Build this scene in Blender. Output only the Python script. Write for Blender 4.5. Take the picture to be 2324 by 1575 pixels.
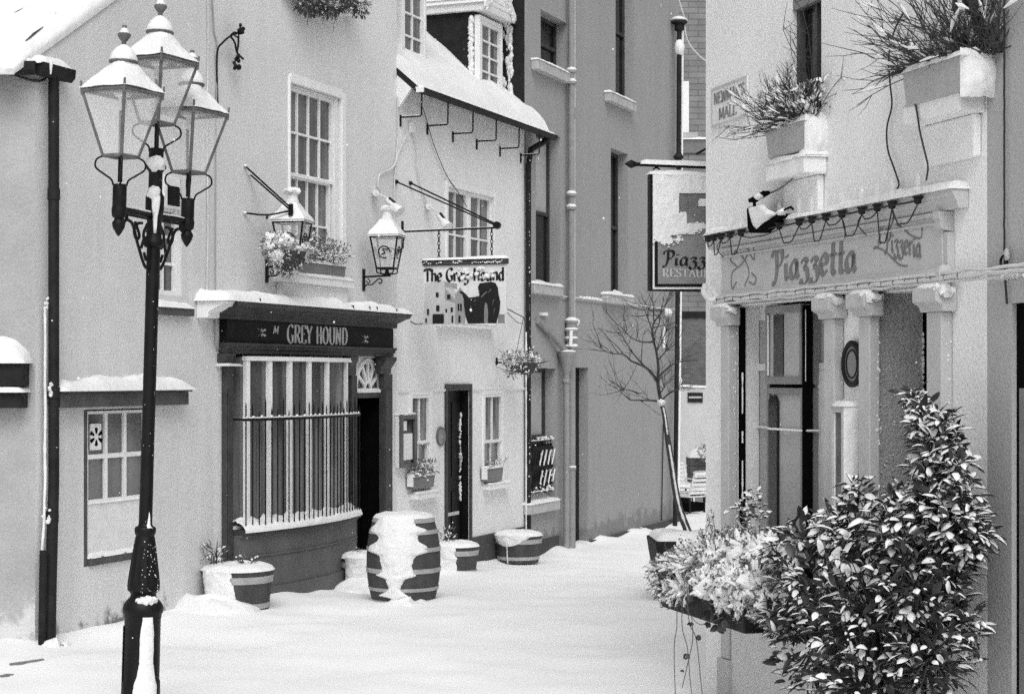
import bpy, bmesh, math, random
from mathutils import Vector, Matrix, noise
sc = bpy.context.scene
for _o in list(bpy.data.objects): bpy.data.objects.remove(_o)
COL = sc.collection
R = math.radians
random.seed(7)
# ------------------------------------------------------------------ camera, sky, sun, exposure
FPX, CX, HY, W_, CAMZ = 4000.0, 1162.0, 855.0, 2324.0, 2.5      # measuring units: the photograph at 2324 x 1575
cam_d = bpy.data.cameras.new('camera'); cam = bpy.data.objects.new('camera', cam_d); COL.objects.link(cam)
cam_d.sensor_width = 36; cam_d.lens = FPX / W_ * 36; cam_d.shift_y = (HY - 787.5) / W_
cam_d.clip_start = .1; cam_d.clip_end = 500
cam.location = (0, 0, CAMZ); cam.rotation_euler = (R(90), 0, 0); sc.camera = cam
SUN_EL, SUN_AZ = R(50), R(174)      # azimuth of the sun measured from +Y clockwise: behind the camera
w = bpy.data.worlds.new('World'); sc.world = w; w.use_nodes = True
nt = w.node_tree; bg = nt.nodes['Background']
sky = nt.nodes.new('ShaderNodeTexSky'); sky.sky_type = 'NISHITA'; sky.sun_disc = False
sky.sun_elevation = SUN_EL; sky.sun_rotation = SUN_AZ; sky.air_density = 1.0; sky.dust_density = 6.0
bw = nt.nodes.new('ShaderNodeRGBToBW')
nt.links.new(sky.outputs[0], bw.inputs[0]); nt.links.new(bw.outputs[0], bg.inputs[0]); bg.inputs[1].default_value = 0.15
sl = bpy.data.lights.new('sun', 'SUN'); sl.energy = 0.8; sl.angle = R(40); sl.color = (1, 1, 1)
so = bpy.data.objects.new('sun', sl); COL.objects.link(so)
_d = Vector((math.sin(SUN_AZ) * math.cos(SUN_EL), math.cos(SUN_AZ) * math.cos(SUN_EL), math.sin(SUN_EL)))
so.rotation_euler = (-_d).to_track_quat('-Z', 'Y').to_euler()
sc.view_settings.view_transform = 'Standard'; sc.view_settings.look = 'None'; sc.view_settings.gamma = 1
sc.view_settings.use_curve_mapping = False; sc.view_settings.exposure = -0.09
sc.cycles.use_denoising = False; sc.cycles.use_adaptive_sampling = False
sc.cycles.max_bounces = 8; sc.cycles.diffuse_bounces = 4; sc.cycles.transparent_max_bounces = 12
sc.cycles.caustics_reflective = False; sc.cycles.caustics_refractive = False

# ------------------------------------------------------------------ materials (a black and white film: greys only)
MATS = {}
STAIN = {'stucco_cream': (.55, .30), 'stucco_pub': (.35, .4), 'stucco_weathered': (1.1, 1.6), 'stucco_house': (.3, .6), 'stucco_grey': (.25, .7)}     # damp or flaking patches: height they reach, brightness factor
def M(name, v, rough=.75, var=.10, scale=2.5, bump=0.0, bscale=60, spec=.3, streak=0.0, metal=0, v2=None, grain=0.0):
    m = bpy.data.materials.new(name); m.use_nodes = True; MATS[name] = m
    n = m.node_tree; N = n.nodes; K = n.links; p = N['Principled BSDF']
    p.inputs['Roughness'].default_value = rough; p.inputs['Specular IOR Level'].default_value = spec
    p.inputs['Metallic'].default_value = metal
    tc = N.new('ShaderNodeTexCoord')
    ns = N.new('ShaderNodeTexNoise'); ns.inputs['Scale'].default_value = scale; ns.inputs['Detail'].default_value = 6
    ns.inputs['Roughness'].default_value = .62
    K.new(tc.outputs['Object'], ns.inputs['Vector'])
    fac = ns.outputs['Fac']
    if streak:
        mp = N.new('ShaderNodeMapping'); mp.inputs['Scale'].default_value = (3.5, 3.5, .28)
        K.new(tc.outputs['Object'], mp.inputs[0])
        n2 = N.new('ShaderNodeTexNoise'); n2.inputs['Scale'].default_value = 1.6; n2.inputs['Detail'].default_value = 7
        K.new(mp.outputs[0], n2.inputs['Vector'])
        mx = N.new('ShaderNodeMix'); mx.inputs[0].default_value = streak
        K.new(fac, mx.inputs[2]); K.new(n2.outputs['Fac'], mx.inputs[3]); fac = mx.outputs[0]
    if grain:
        n3 = N.new('ShaderNodeTexNoise'); n3.inputs['Scale'].default_value = 70; n3.inputs['Detail'].default_value = 3
        K.new(tc.outputs['Object'], n3.inputs['Vector'])
        mx = N.new('ShaderNodeMix'); mx.inputs[0].default_value = grain
        K.new(fac, mx.inputs[2]); K.new(n3.outputs['Fac'], mx.inputs[3]); fac = mx.outputs[0]
    cr = N.new('ShaderNodeValToRGB')
    lo = v * (1 - var) if v2 is None else v; hi = min(.96, v * (1 + var)) if v2 is None else v2
    cr.color_ramp.elements[0].color = (lo, lo, lo, 1); cr.color_ramp.elements[1].color = (hi, hi, hi, 1)
    cr.color_ramp.elements[0].position = .3; cr.color_ramp.elements[1].position = .7
    K.new(fac, cr.inputs[0]); colour = cr.outputs[0]
    if name in STAIN:      # blotches of flaked, damp render
        hgt, k = STAIN[name]; ge = N.new('ShaderNodeNewGeometry'); sx = N.new('ShaderNodeSeparateXYZ'); K.new(ge.outputs['Position'], sx.inputs[0])
        mr = N.new('ShaderNodeMapRange'); mr.inputs[1].default_value = -.25; mr.inputs[2].default_value = hgt; mr.inputs[3].default_value = .30; mr.inputs[4].default_value = -.12
        K.new(sx.outputs[2], mr.inputs[0])
        n4 = N.new('ShaderNodeTexNoise'); n4.inputs['Scale'].default_value = 3.2; n4.inputs['Detail'].default_value = 9; n4.inputs['Roughness'].default_value = .68
        K.new(tc.outputs['Object'], n4.inputs['Vector'])
        ad = N.new('ShaderNodeMath'); ad.operation = 'ADD'; K.new(n4.outputs['Fac'], ad.inputs[0]); K.new(mr.outputs[0], ad.inputs[1])
        c2 = N.new('ShaderNodeValToRGB'); c2.color_ramp.elements[0].position = .60; c2.color_ramp.elements[1].position = .70
        K.new(ad.outputs[0], c2.inputs[0])
        mc_ = N.new('ShaderNodeMix'); mc_.data_type = 'RGBA'; K.new(c2.outputs[0], mc_.inputs[0]); K.new(colour, mc_.inputs[6])
        q = min(.85, v * k); mc_.inputs[7].default_value = (q, q, q, 1); colour = mc_.outputs[2]
    K.new(colour, p.inputs['Base Color'])
    if bump:
        nb = N.new('ShaderNodeTexNoise'); nb.inputs['Scale'].default_value = bscale; nb.inputs['Detail'].default_value = 5
        K.new(tc.outputs['Object'], nb.inputs['Vector'])
        b = N.new('ShaderNodeBump'); b.inputs['Strength'].default_value = bump; b.inputs['Distance'].default_value = .02
        K.new(nb.outputs['Fac'], b.inputs['Height']); K.new(b.outputs[0], p.inputs['Normal'])
    return m
SNOW = M('snow', .80, .75, .06, 4.5, .5, 18, .1)
GSNOW = M('ground_snow', .90, .7, .03, .45, .05, 3, .15)
STUC_A = M('stucco_cream', .66, .9, .13, 1.2, .35, 45, .1, streak=.45, grain=.25)
STUC_B = M('stucco_pub', .69, .9, .10, 1.0, .35, 45, .1, streak=.4, grain=.25)
STUC_D = M('stucco_house', .77, .9, .08, 1.2, .3, 45, .1, streak=.4, grain=.25)
STUC_C = M('stucco_grey', .335, .92, .10, 1.1, .35, 50, .1, streak=.5, grain=.3)
STUC_E = M('stucco_white', .82, .9, .07, 1.3, .3, 40, .1, streak=.3, grain=.2)
STUC_F = M('stucco_mid_grey', .42, .92, .07, 1.3, .3, 50, .1, streak=.5, grain=.3)
STUC_L = M('stucco_weathered', .40, .95, .22, 1.7, .5, 30, .1, streak=.15, grain=.3)
WHITE = M('white_paint', .82, .5, .05, 6, .08, 30, .4)
OFFW = M('off_white_paint', .74, .55, .06, 6, .08, 30, .3)
GREYP = M('grey_shop_paint', .50, .6, .07, 5, .1, 40, .3)
GREYD = M('grey_frame_paint', .22, .55, .12, 6, .1, 40, .3)
DARKP = M('dark_pub_paint', .05, .55, .4, 5, .2, 30, .25)
MIDP = M('stallriser_paint', .115, .6, .22, 2.5, .2, 25, .25)
BLACKP = M('black_paint', .006, .45, .3, 6, .1, 30, .25)
MATT_BLACK = M('matt_black', .004, .95, .3, 6, spec=.05)
IRON = M('cast_iron', .006, .5, .5, 9, .15, 40, .22)
PIPE = M('black_pipe', .016, .65, .5, 5, .1, 30, .2)
PIPEG = M('grey_pipe', .27, .6, .12, 5, .1, 30, .3)
LEDGE = M('dark_ledge', .09, .8, .3, 5, .2, 25, .2)
SLATE = M('slate', .012, .8, .5, 8, .4, 14, .3)
WOOD = M('barrel_wood', .06, .7, .35, 6, .25, 20, .25, streak=.6)
HOOP = M('barrel_hoop', .36, .55, .2, 8, .15, 30, .4)
PLINTH = M('plinth_dark', .075, .9, .25, 3, .3, 30, .15)
PANE = M('window_pane', .14, .08, .7, 1.7, spec=.6, streak=.45)
PANEB = M('bow_pane', .10, .1, .75, 1.6, spec=.5, streak=.75)
PANED = M('dark_pane', .012, .08, .6, 2.0, spec=.5)
BLIND = M('net_curtain', .42, .7, .1, 3, .2, 80, .2)
BOXD = M('window_box_dark_grey', .20, .7, .1, 5, .1, 40, .2)
CONC = M('concrete_sill', .45, .85, .12, 6, .2, 40, .2)
BOXG = M('window_box_grey', .42, .7, .08, 5, .1, 40, .2)
TWIG = M('twig', .05, .8, .4, 20)
TWIGG = M('dry_stem', .14, .8, .5, 14)
LEAF = M('bay_leaf', .04, .4, .85, 7, spec=.45)
HEATH = M('heather', .16, .8, .6, 14)
GRANL = M('granite', .2, .9, .2, 20, .3, 60)
BLINDW = M('lamp_bulb', .55, .3, .05, 6)
LET_G = M('lettering_silver', .50, .5, .1, 8)
LET_D = M('lettering_dark', .14, .6, .1, 8)
LET_K = M('lettering_black', .012, .5, .2, 8)
SIGNW = M('sign_paint_white', .72, .55, .05, 6)
SIGNG = M('sign_paint_grey', .24, .55, .1, 9)
CABW = M('white_cable', .6, .6, .1, 9)
CABK = M('dark_cable', .03, .6, .3, 9)
PLAS = M('white_plastic', .78, .5, .05, 4)
def glassmat(name, a, v):
    m = bpy.data.materials.new(name); m.use_nodes = True; n = m.node_tree; p = n.nodes['Principled BSDF']
    p.inputs['Base Color'].default_value = (v, v, v, 1); p.inputs['Roughness'].default_value = .12; p.inputs['Alpha'].default_value = a
    return m
LGLASS = glassmat('lantern_glass', .16, .9)
def brickmat(name, c1, c2, mortar, scale, bw_=.5, rh=.25):
    m = bpy.data.materials.new(name); m.use_nodes = True; n = m.node_tree; p = n.nodes['Principled BSDF']
    tc = n.nodes.new('ShaderNodeTexCoord'); mp = n.nodes.new('ShaderNodeMapping'); mp.inputs['Rotation'].default_value = (R(90), 0, 0)
    b = n.nodes.new('ShaderNodeTexBrick'); b.inputs['Scale'].default_value = scale
    b.inputs['Brick Width'].default_value = bw_; b.inputs['Row Height'].default_value = rh; b.inputs['Mortar Size'].default_value = .02
    for k, c in zip(('Color1', 'Color2', 'Mortar'), (c1, c2, mortar)): b.inputs[k].default_value = (c, c, c, 1)
    n.links.new(tc.outputs['Object'], mp.inputs[0]); n.links.new(mp.outputs[0], b.inputs[0])
    ns = n.nodes.new('ShaderNodeTexNoise'); ns.inputs['Scale'].default_value = 2.2; ns.inputs['Detail'].default_value = 6
    n.links.new(tc.outputs['Object'], ns.inputs[0])
    mx = n.nodes.new('ShaderNodeMix'); mx.data_type = 'RGBA'; mx.blend_type = 'MULTIPLY'; mx.inputs[0].default_value = .6
    n.links.new(b.outputs[0], mx.inputs[6]); n.links.new(ns.outputs['Fac'], mx.inputs[7]); n.links.new(mx.outputs[2], p.inputs['Base Color'])
    p.inputs['Roughness'].default_value = .9
    return m
BRICK = brickmat('dark_brick', .10, .20, .28, 4.0, .5, .16)
STONE = brickmat('stone_courses', .33, .27, .16, 1.5, .9, .27)

# ------------------------------------------------------------------ mesh helpers
class MB:
    def __init__(s): s.v = []; s.f = []
    def add(s, vs, fs):
        b = len(s.v); s.v += [Vector(v) for v in vs]; s.f += [tuple(i + b for i in f) for f in fs]
    def poly(s, pts): s.add(pts, [tuple(range(len(pts)))])
    def box8(s, p):      # p: 4 bottom, 4 top
        s.add(p, [(3, 2, 1, 0), (4, 5, 6, 7), (0, 1, 5, 4), (1, 2, 6, 5), (2, 3, 7, 6), (3, 0, 4, 7)])
    def box(s, F, s0, s1, o0, o1, h0, h1):
        s.box8([F.P(s0, o0, h0), F.P(s1, o0, h0), F.P(s1, o1, h0), F.P(s0, o1, h0), F.P(s0, o0, h1), F.P(s1, o0, h1), F.P(s1, o1, h1), F.P(s0, o1, h1)])
    def prism(s, F, prof, s0, s1):      # profile of (o, h) run along s
        n = len(prof); a = [F.P(s0, o, h) for o, h in prof]; b = [F.P(s1, o, h) for o, h in prof]
        s.add(a + b, [tuple(range(n))[::-1], tuple(range(n, 2 * n))] + [(i, (i + 1) % n, n + (i + 1) % n, n + i) for i in range(n)])
    def slab(s, pts, d):                # polygon with thickness vector d
        n = len(pts); pts = [Vector(p) for p in pts]; d = Vector(d)
        s.add(pts + [p + d for p in pts], [tuple(range(n))[::-1], tuple(range(n, 2 * n))] + [(i, (i + 1) % n, n + (i + 1) % n, n + i) for i in range(n)])
    def tube(s, pts, r, seg=8, cap=True):
        pts = [Vector(p) for p in pts]; n = len(pts); rs = r if isinstance(r, (list, tuple)) else [r] * n
        vs = []; up = Vector((0, 0, 1)); last = None
        for i, p in enumerate(pts):
            t = (pts[min(i + 1, n - 1)] - pts[max(i - 1, 0)]).normalized()
            if last is None:
                a = t.cross(up) if abs(t.z) < .95 else t.cross(Vector((1, 0, 0)))
            else:
                a = last - t * last.dot(t)
            a.normalize(); last = a; b = t.cross(a)
            for k in range(seg):
                q = 2 * math.pi * k / seg; vs.append(p + (a * math.cos(q) + b * math.sin(q)) * rs[i])
        fs = [(i * seg + k, i * seg + (k + 1) % seg, (i + 1) * seg + (k + 1) % seg, (i + 1) * seg + k) for i in range(n - 1) for k in range(seg)]
        if cap: fs += [tuple(range(seg))[::-1], tuple(range((n - 1) * seg, n * seg))]
        s.add(vs, fs)
    def lathe(s, c, prof, seg=28, cap=True):     # prof: (r, z)
        c = Vector(c); n = len(prof)
        vs = [c + Vector((r * math.cos(2 * math.pi * k / seg), r * math.sin(2 * math.pi * k / seg), z)) for r, z in prof for k in range(seg)]
        fs = [(i * seg + k, i * seg + (k + 1) % seg, (i + 1) * seg + (k + 1) % seg, (i + 1) * seg + k) for i in range(n - 1) for k in range(seg)]
        if cap: fs += [tuple(range(seg))[::-1], tuple(range((n - 1) * seg, n * seg))]
        s.add(vs, fs)
    def ball(s, c, r, seg=8, ring=6, sq=1.0, jit=0):
        prof = [(max(.001, r * math.sin(math.pi * i / ring)), -r * sq * math.cos(math.pi * i / ring)) for i in range(ring + 1)]
        b = len(s.v); s.lathe(c, prof, seg)
        if jit:
            for k in range(b, len(s.v)):
                s.v[k] += noise.noise_vector(s.v[k] * (2.2 / r)) * r * jit
    def grid(s, rows):
        n = len(rows); m = len(rows[0])
        s.add([p for r in rows for p in r], [(i * m + j, i * m + j + 1, (i + 1) * m + j + 1, (i + 1) * m + j) for i in range(n - 1) for j in range(m - 1)])
    def snow(s, F, s0, s1, o0, o1, h, t, seed=0, step=.03, over=.015, lump=.42, taper=1.0, sink=.01):
        """lumpy snow lying on a ledge"""
        s0 -= over; s1 += over; o1 += over
        ns = max(4, int((s1 - s0) / step)); no = max(4, min(14, int((o1 - o0) / step))); rows = []
        for i in range(ns + 1):
            u = i / ns; row = []
            for j in range(no + 1):
                v = j / no
                du = min(u, 1 - u) * (s1 - s0); dv = (1 - v) * (o1 - o0)
                e = min(1, du / (t * 1.1 + .001)) ** .5 * min(1, dv / (t * taper + .001)) ** .5
                q = F.P(s0 + u * (s1 - s0), o0 + v * (o1 - o0), 0)
                nz = noise.fractal(Vector((q.x * 1.7 + seed, q.y * 1.7, seed)), .9, 2.2, 4)
                hh = t * e * max(.3, 1 + lump * nz) - sink
                wob = .012 * noise.noise(Vector((q.x * 14, q.y * 14, seed + 5.))) if j == no else 0
                row.append(F.P(s0 + u * (s1 - s0), o0 + v * (o1 - o0) + wob, h + hh))
            rows.append(row)
        s.grid(rows)
        m = no + 1; top = rows
        bot = [[Vector((p.x, p.y, h - sink)) for p in (r[0], r[-1])] for r in rows]
        for i in range(ns):
            s.poly([top[i][-1], bot[i][1], bot[i + 1][1], top[i + 1][-1]])
        s.poly([p for p in top[0]] + [bot[0][1], bot[0][0]]); s.poly([p for p in top[-1]][::-1] + [bot[-1][0], bot[-1][1]])
WO = {}
def fin(mb, name, mat, parent=None, smooth=None, bevel=0, label=None, cat=None, group=None, kind=None, loc=None, recalc=True):
    me = bpy.data.meshes.new(name); o = bpy.data.objects.new(name, me); COL.objects.link(o)
    if parent is not None:
        org = WO[parent.name]; o.parent = parent
    else:
        if loc is None:
            xs = [v.x for v in mb.v]; ys = [v.y for v in mb.v]; zs = [v.z for v in mb.v]
            loc = ((min(xs) + max(xs)) / 2, (min(ys) + max(ys)) / 2, min(zs))
        org = Vector(loc); o.location = org
    WO[o.name] = org
    me.from_pydata([tuple(v - org) for v in mb.v], [], mb.f); me.validate()
    if recalc:
        bm = bmesh.new(); bm.from_mesh(me); bmesh.ops.recalc_face_normals(bm, faces=bm.faces); bm.to_mesh(me); bm.free()
    if smooth is not None:
        me.polygons.foreach_set('use_smooth', [True] * len(me.polygons)); me.set_sharp_from_angle(angle=R(smooth))
    if bevel:
        b = o.modifiers.new('bevel', 'BEVEL'); b.width = bevel; b.segments = 2; b.limit_method = 'ANGLE'; b.angle_limit = R(40)
    me.materials.append(mat)
    if label: o['label'] = label
    if cat: o['category'] = cat
    if group: o['group'] = group
    if kind: o['kind'] = kind
    return o
def thing(name, label, cat, loc, group=None):
    o = bpy.data.objects.new(name, None); COL.objects.link(o); o.location = loc; o.empty_display_size = .2
    o['label'] = label; o['category'] = cat
    if group: o['group'] = group
    WO[o.name] = Vector(loc); return o
class Fr:       # a vertical plane: s along it (to the right in the picture), o outwards, h up
    def __init__(s, p, u, n=None):
        s.p = Vector((p[0], p[1])); s.u = Vector(u).normalized(); s.n = Vector(n).normalized() if n else Vector((s.u.y, -s.u.x))
    def P(s, a, o, h):
        q = s.p + s.u * a + s.n * o; return Vector((q.x, q.y, h))
    def at(s, x, y, o=0.0):
        dx = (x - CX) / FPX; q = s.p + s.n * o      # q + a u = Y (dx, 1)
        a = (dx * q.y - q.x) / (s.u.x - dx * s.u.y); Y = q.y + a * s.u.y
        return a, CAMZ + (HY - y) / FPX * Y
    def s(s, x, o=0.0): return s.at(x, HY, o)[0]
    def h(s, x, y, o=0.0): return s.at(x, y, o)[1]
    def pt(s, x, y, o=0.0):
        a, h = s.at(x, y, o); return s.P(a, o, h)
    def rect(s, x0, y0, x1, y1, o=0.0):         # s0, s1, h0, h1 of the top-left and bottom-right corners
        a, h1 = s.at(x0, y0, o); b, h0 = s.at(x1, y1, o); return a, b, h0, h1
def pix(x, y, Y): return Vector(((x - CX) / FPX * Y, Y, CAMZ + (HY - y) / FPX * Y))
KL, BL, KR, BR = .4045, 11.016, .3105, 5.614
L = Fr((KL * 16 - BL, 16), (KL, 1))
E = Fr((BR - KR * 13.35, 13.35), (KR, -1), (-1, -KR))       # s = 0 at the far corner of the restaurant
def spline(pts, n=8):
    pts = [Vector(p) for p in pts]; out = []
    P = [pts[0] * 2 - pts[1]] + pts + [pts[-1] * 2 - pts[-2]]
    for i in range(1, len(P) - 2):
        a, b, c, d = P[i - 1:i + 3]
        for k in range(n):
            t = k / n; out.append(.5 * ((2 * b) + (c - a) * t + (2 * a - 5 * b + 4 * c - d) * t * t + (3 * b - a - 3 * c + d) * t ** 3))
    out.append(pts[-1]); return out

# ------------------------------------------------------------------ ground
def base_z(x, y):
    if y < 19: z = 0
    elif y < 29.5: t = (y - 19) / 10.5; z = -.42 * (t * t * (3 - 2 * t) * .5 + t * .5)
    else: z = -.42 - .012 * min(y - 29.5, 20)
    return z
def gz(x, y):
    z = base_z(x, y)
    z += .06 * noise.fractal(Vector((x * .55, y * .55, 1.3)), .8, 2, 3) + .02 * noise.fractal(Vector((x * 1.1, y * .9, 4.)), .6, 2, 2)
    d = ((x - (KL * y - BL)) * L.n.x)                  # distance from the left frontage
    if -.3 < d < 1.6: z += (.09 + .08 * noise.noise((x * 1.3, y * 1.3, 2.))) * math.exp(-max(d, 0) / .38)
    d2 = ((BR - KR * y) - x)
    if y < 13.6 and -.3 < d2 < .8: z += .08 * math.exp(-max(d2, 0) / .25)
    return z
def axis(a, b, lo, hi, fine, ncoarse):
    return [a + (lo - a) * (i / ncoarse) for i in range(ncoarse)] + [lo + i * fine for i in range(int((hi - lo) / fine))] + [hi + (b - hi) * (i / ncoarse) for i in range(ncoarse + 1)]
g = MB(); xs = axis(-60, 60, -7, 5, .08, 8); ys = axis(-40, 110, 9, 40, .1, 8)
g.grid([[Vector((x, y, gz(x, y))) for x in xs] for y in ys])
fin(g, 'ground', GSNOW, smooth=180, kind='structure', loc=(0, 0, 0), label='white snow covering the lane between the houses', cat='ground', recalc=False)
kb = MB()
for k, (x0, y0, x1, y1) in enumerate([(22, 1513, 100, 1508), (0, 1538, 25, 1530)]):
    Y0 = CAMZ * FPX / (y0 - HY); a = pix(x0, y0, Y0); b = pix(x1, y1, CAMZ * FPX / (y1 - HY))
    d = (b - a).normalized(); nn = Vector((d.y, -d.x, 0)) * .05
    pts = []
    for i in range(9):
        t = i / 8; q = a.lerp(b, t); pts.append(q + nn * (1 if i in (2, 3, 6) else .5) + Vector((0, 0, .0)))
    kb.slab([Vector((p.x, p.y, gz(p.x, p.y) + .006)) for p in [a] + pts + [b]] + [Vector((p.x, p.y, gz(p.x, p.y) + .01)) for p in (b - nn * .8, a - nn * .6)], (0, 0, -.08))
fin(kb, 'kerb', GRANL, kind='structure', label='dark edge of a kerb stone showing through the snow', cat='kerb')

# ------------------------------------------------------------------ wall with openings
def wall(mb, F, s0, s1, h0, h1, ops, back=-.4):
    """ops: (s0, s1, h0, h1, depth)"""
    ss = sorted({s0, s1, *[v for o in ops for v in o[:2]]}); hs = sorted({h0, h1, *[v for o in ops for v in o[2:4]]})
    ss = [v for v in ss if s0 - 1e-6 <= v <= s1 + 1e-6]; hs = [v for v in hs if h0 - 1e-6 <= v <= h1 + 1e-6]
    for a, b in zip(ss, ss[1:]):
        for c, d in zip(hs, hs[1:]):
            m, k = (a + b) / 2, (c + d) / 2
            if any(o[0] < m < o[1] and o[2] < k < o[3] for o in ops): continue
            mb.poly([F.P(a, 0, c), F.P(b, 0, c), F.P(b, 0, d), F.P(a, 0, d)])
    for a, b, c, d, dep in ops:
        for p, q in (((a, c), (a, d)), ((a, d), (b, d)), ((b, d), (b, c)), ((b, c), (a, c))):
            mb.poly([F.P(p[0], 0, p[1]), F.P(q[0], 0, q[1]), F.P(q[0], -dep, q[1]), F.P(p[0], -dep, p[1])])
    for p, q in (((s0, h0), (s0, h1)), ((s0, h1), (s1, h1)), ((s1, h1), (s1, h0))):
        mb.poly([F.P(p[0], 0, p[1]), F.P(q[0], 0, q[1]), F.P(q[0], back, q[1]), F.P(p[0], back, p[1])])
def sash(parent, F, op, cols, rows, fw=.045, bw_=.022, glass=PANE, mat=WHITE, o=None, meet=None, extra=None, name='window', label=None):
    """a framed, barred window set in opening op; bars are part of the frame mesh, panes one sub-part"""
    a, b, c, d, dep = op; o = -dep if o is None else o
    m = MB(); z = .002
    m.box(F, a + z, a + fw, o + .005, o + .05, c + z, d - z); m.box(F, b - fw, b - z, o + .005, o + .05, c + z, d - z)
    m.box(F, a + fw, b - fw, o + .005, o + .05, d - fw, d - z); m.box(F, a + fw, b - fw, o + .005, o + .05, c + z, c + fw)
    ia, ib, ic, id_ = a + fw, b - fw, c + fw, d - fw
    for i in range(1, cols):
        x = ia + (ib - ia) * i / cols; m.box(F, x - bw_ / 2, x + bw_ / 2, o + .004, o + .032, ic, id_)
    for j in range(1, rows):
        y = ic + (id_ - ic) * j / rows; hw = bw_ / 2 if meet != j else bw_ * 1.1
        for i in range(cols):
            x0 = ia + (ib - ia) * i / cols + (bw_ / 2 if i else 0); x1 = ia + (ib - ia) * (i + 1) / cols - (bw_ / 2 if i < cols - 1 else 0)
            m.box(F, x0, x1, o + .004, o + (.032 if meet != j else .045), y - hw, y + hw)
    if extra: extra(m)
    fr = fin(m, name, mat, parent, label=label)
    p = MB(); p.box(F, a - .01, b + .01, o - .03, o + .002, c - .01, d + .01); fin(p, 'pane', glass, fr)
    return fr
def snowcap(parent, F, s0, s1, o0, o1, h, t, seed=0, **k):
    m = MB(); m.snow(F, s0, s1, o0, o1, h, t, seed, **k); return fin(m, 'snow', SNOW, parent, smooth=60)
def simple(parent, name, mat, F, *boxes, bevel=.006, label=None):
    m = MB()
    for b in boxes: m.box(F, *b)
    return fin(m, name, mat, parent, bevel=bevel, label=label)
def op(F, x0, y0, x1, y1, dep): return F.rect(x0, y0, x1, y1) + (dep,)

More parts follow.
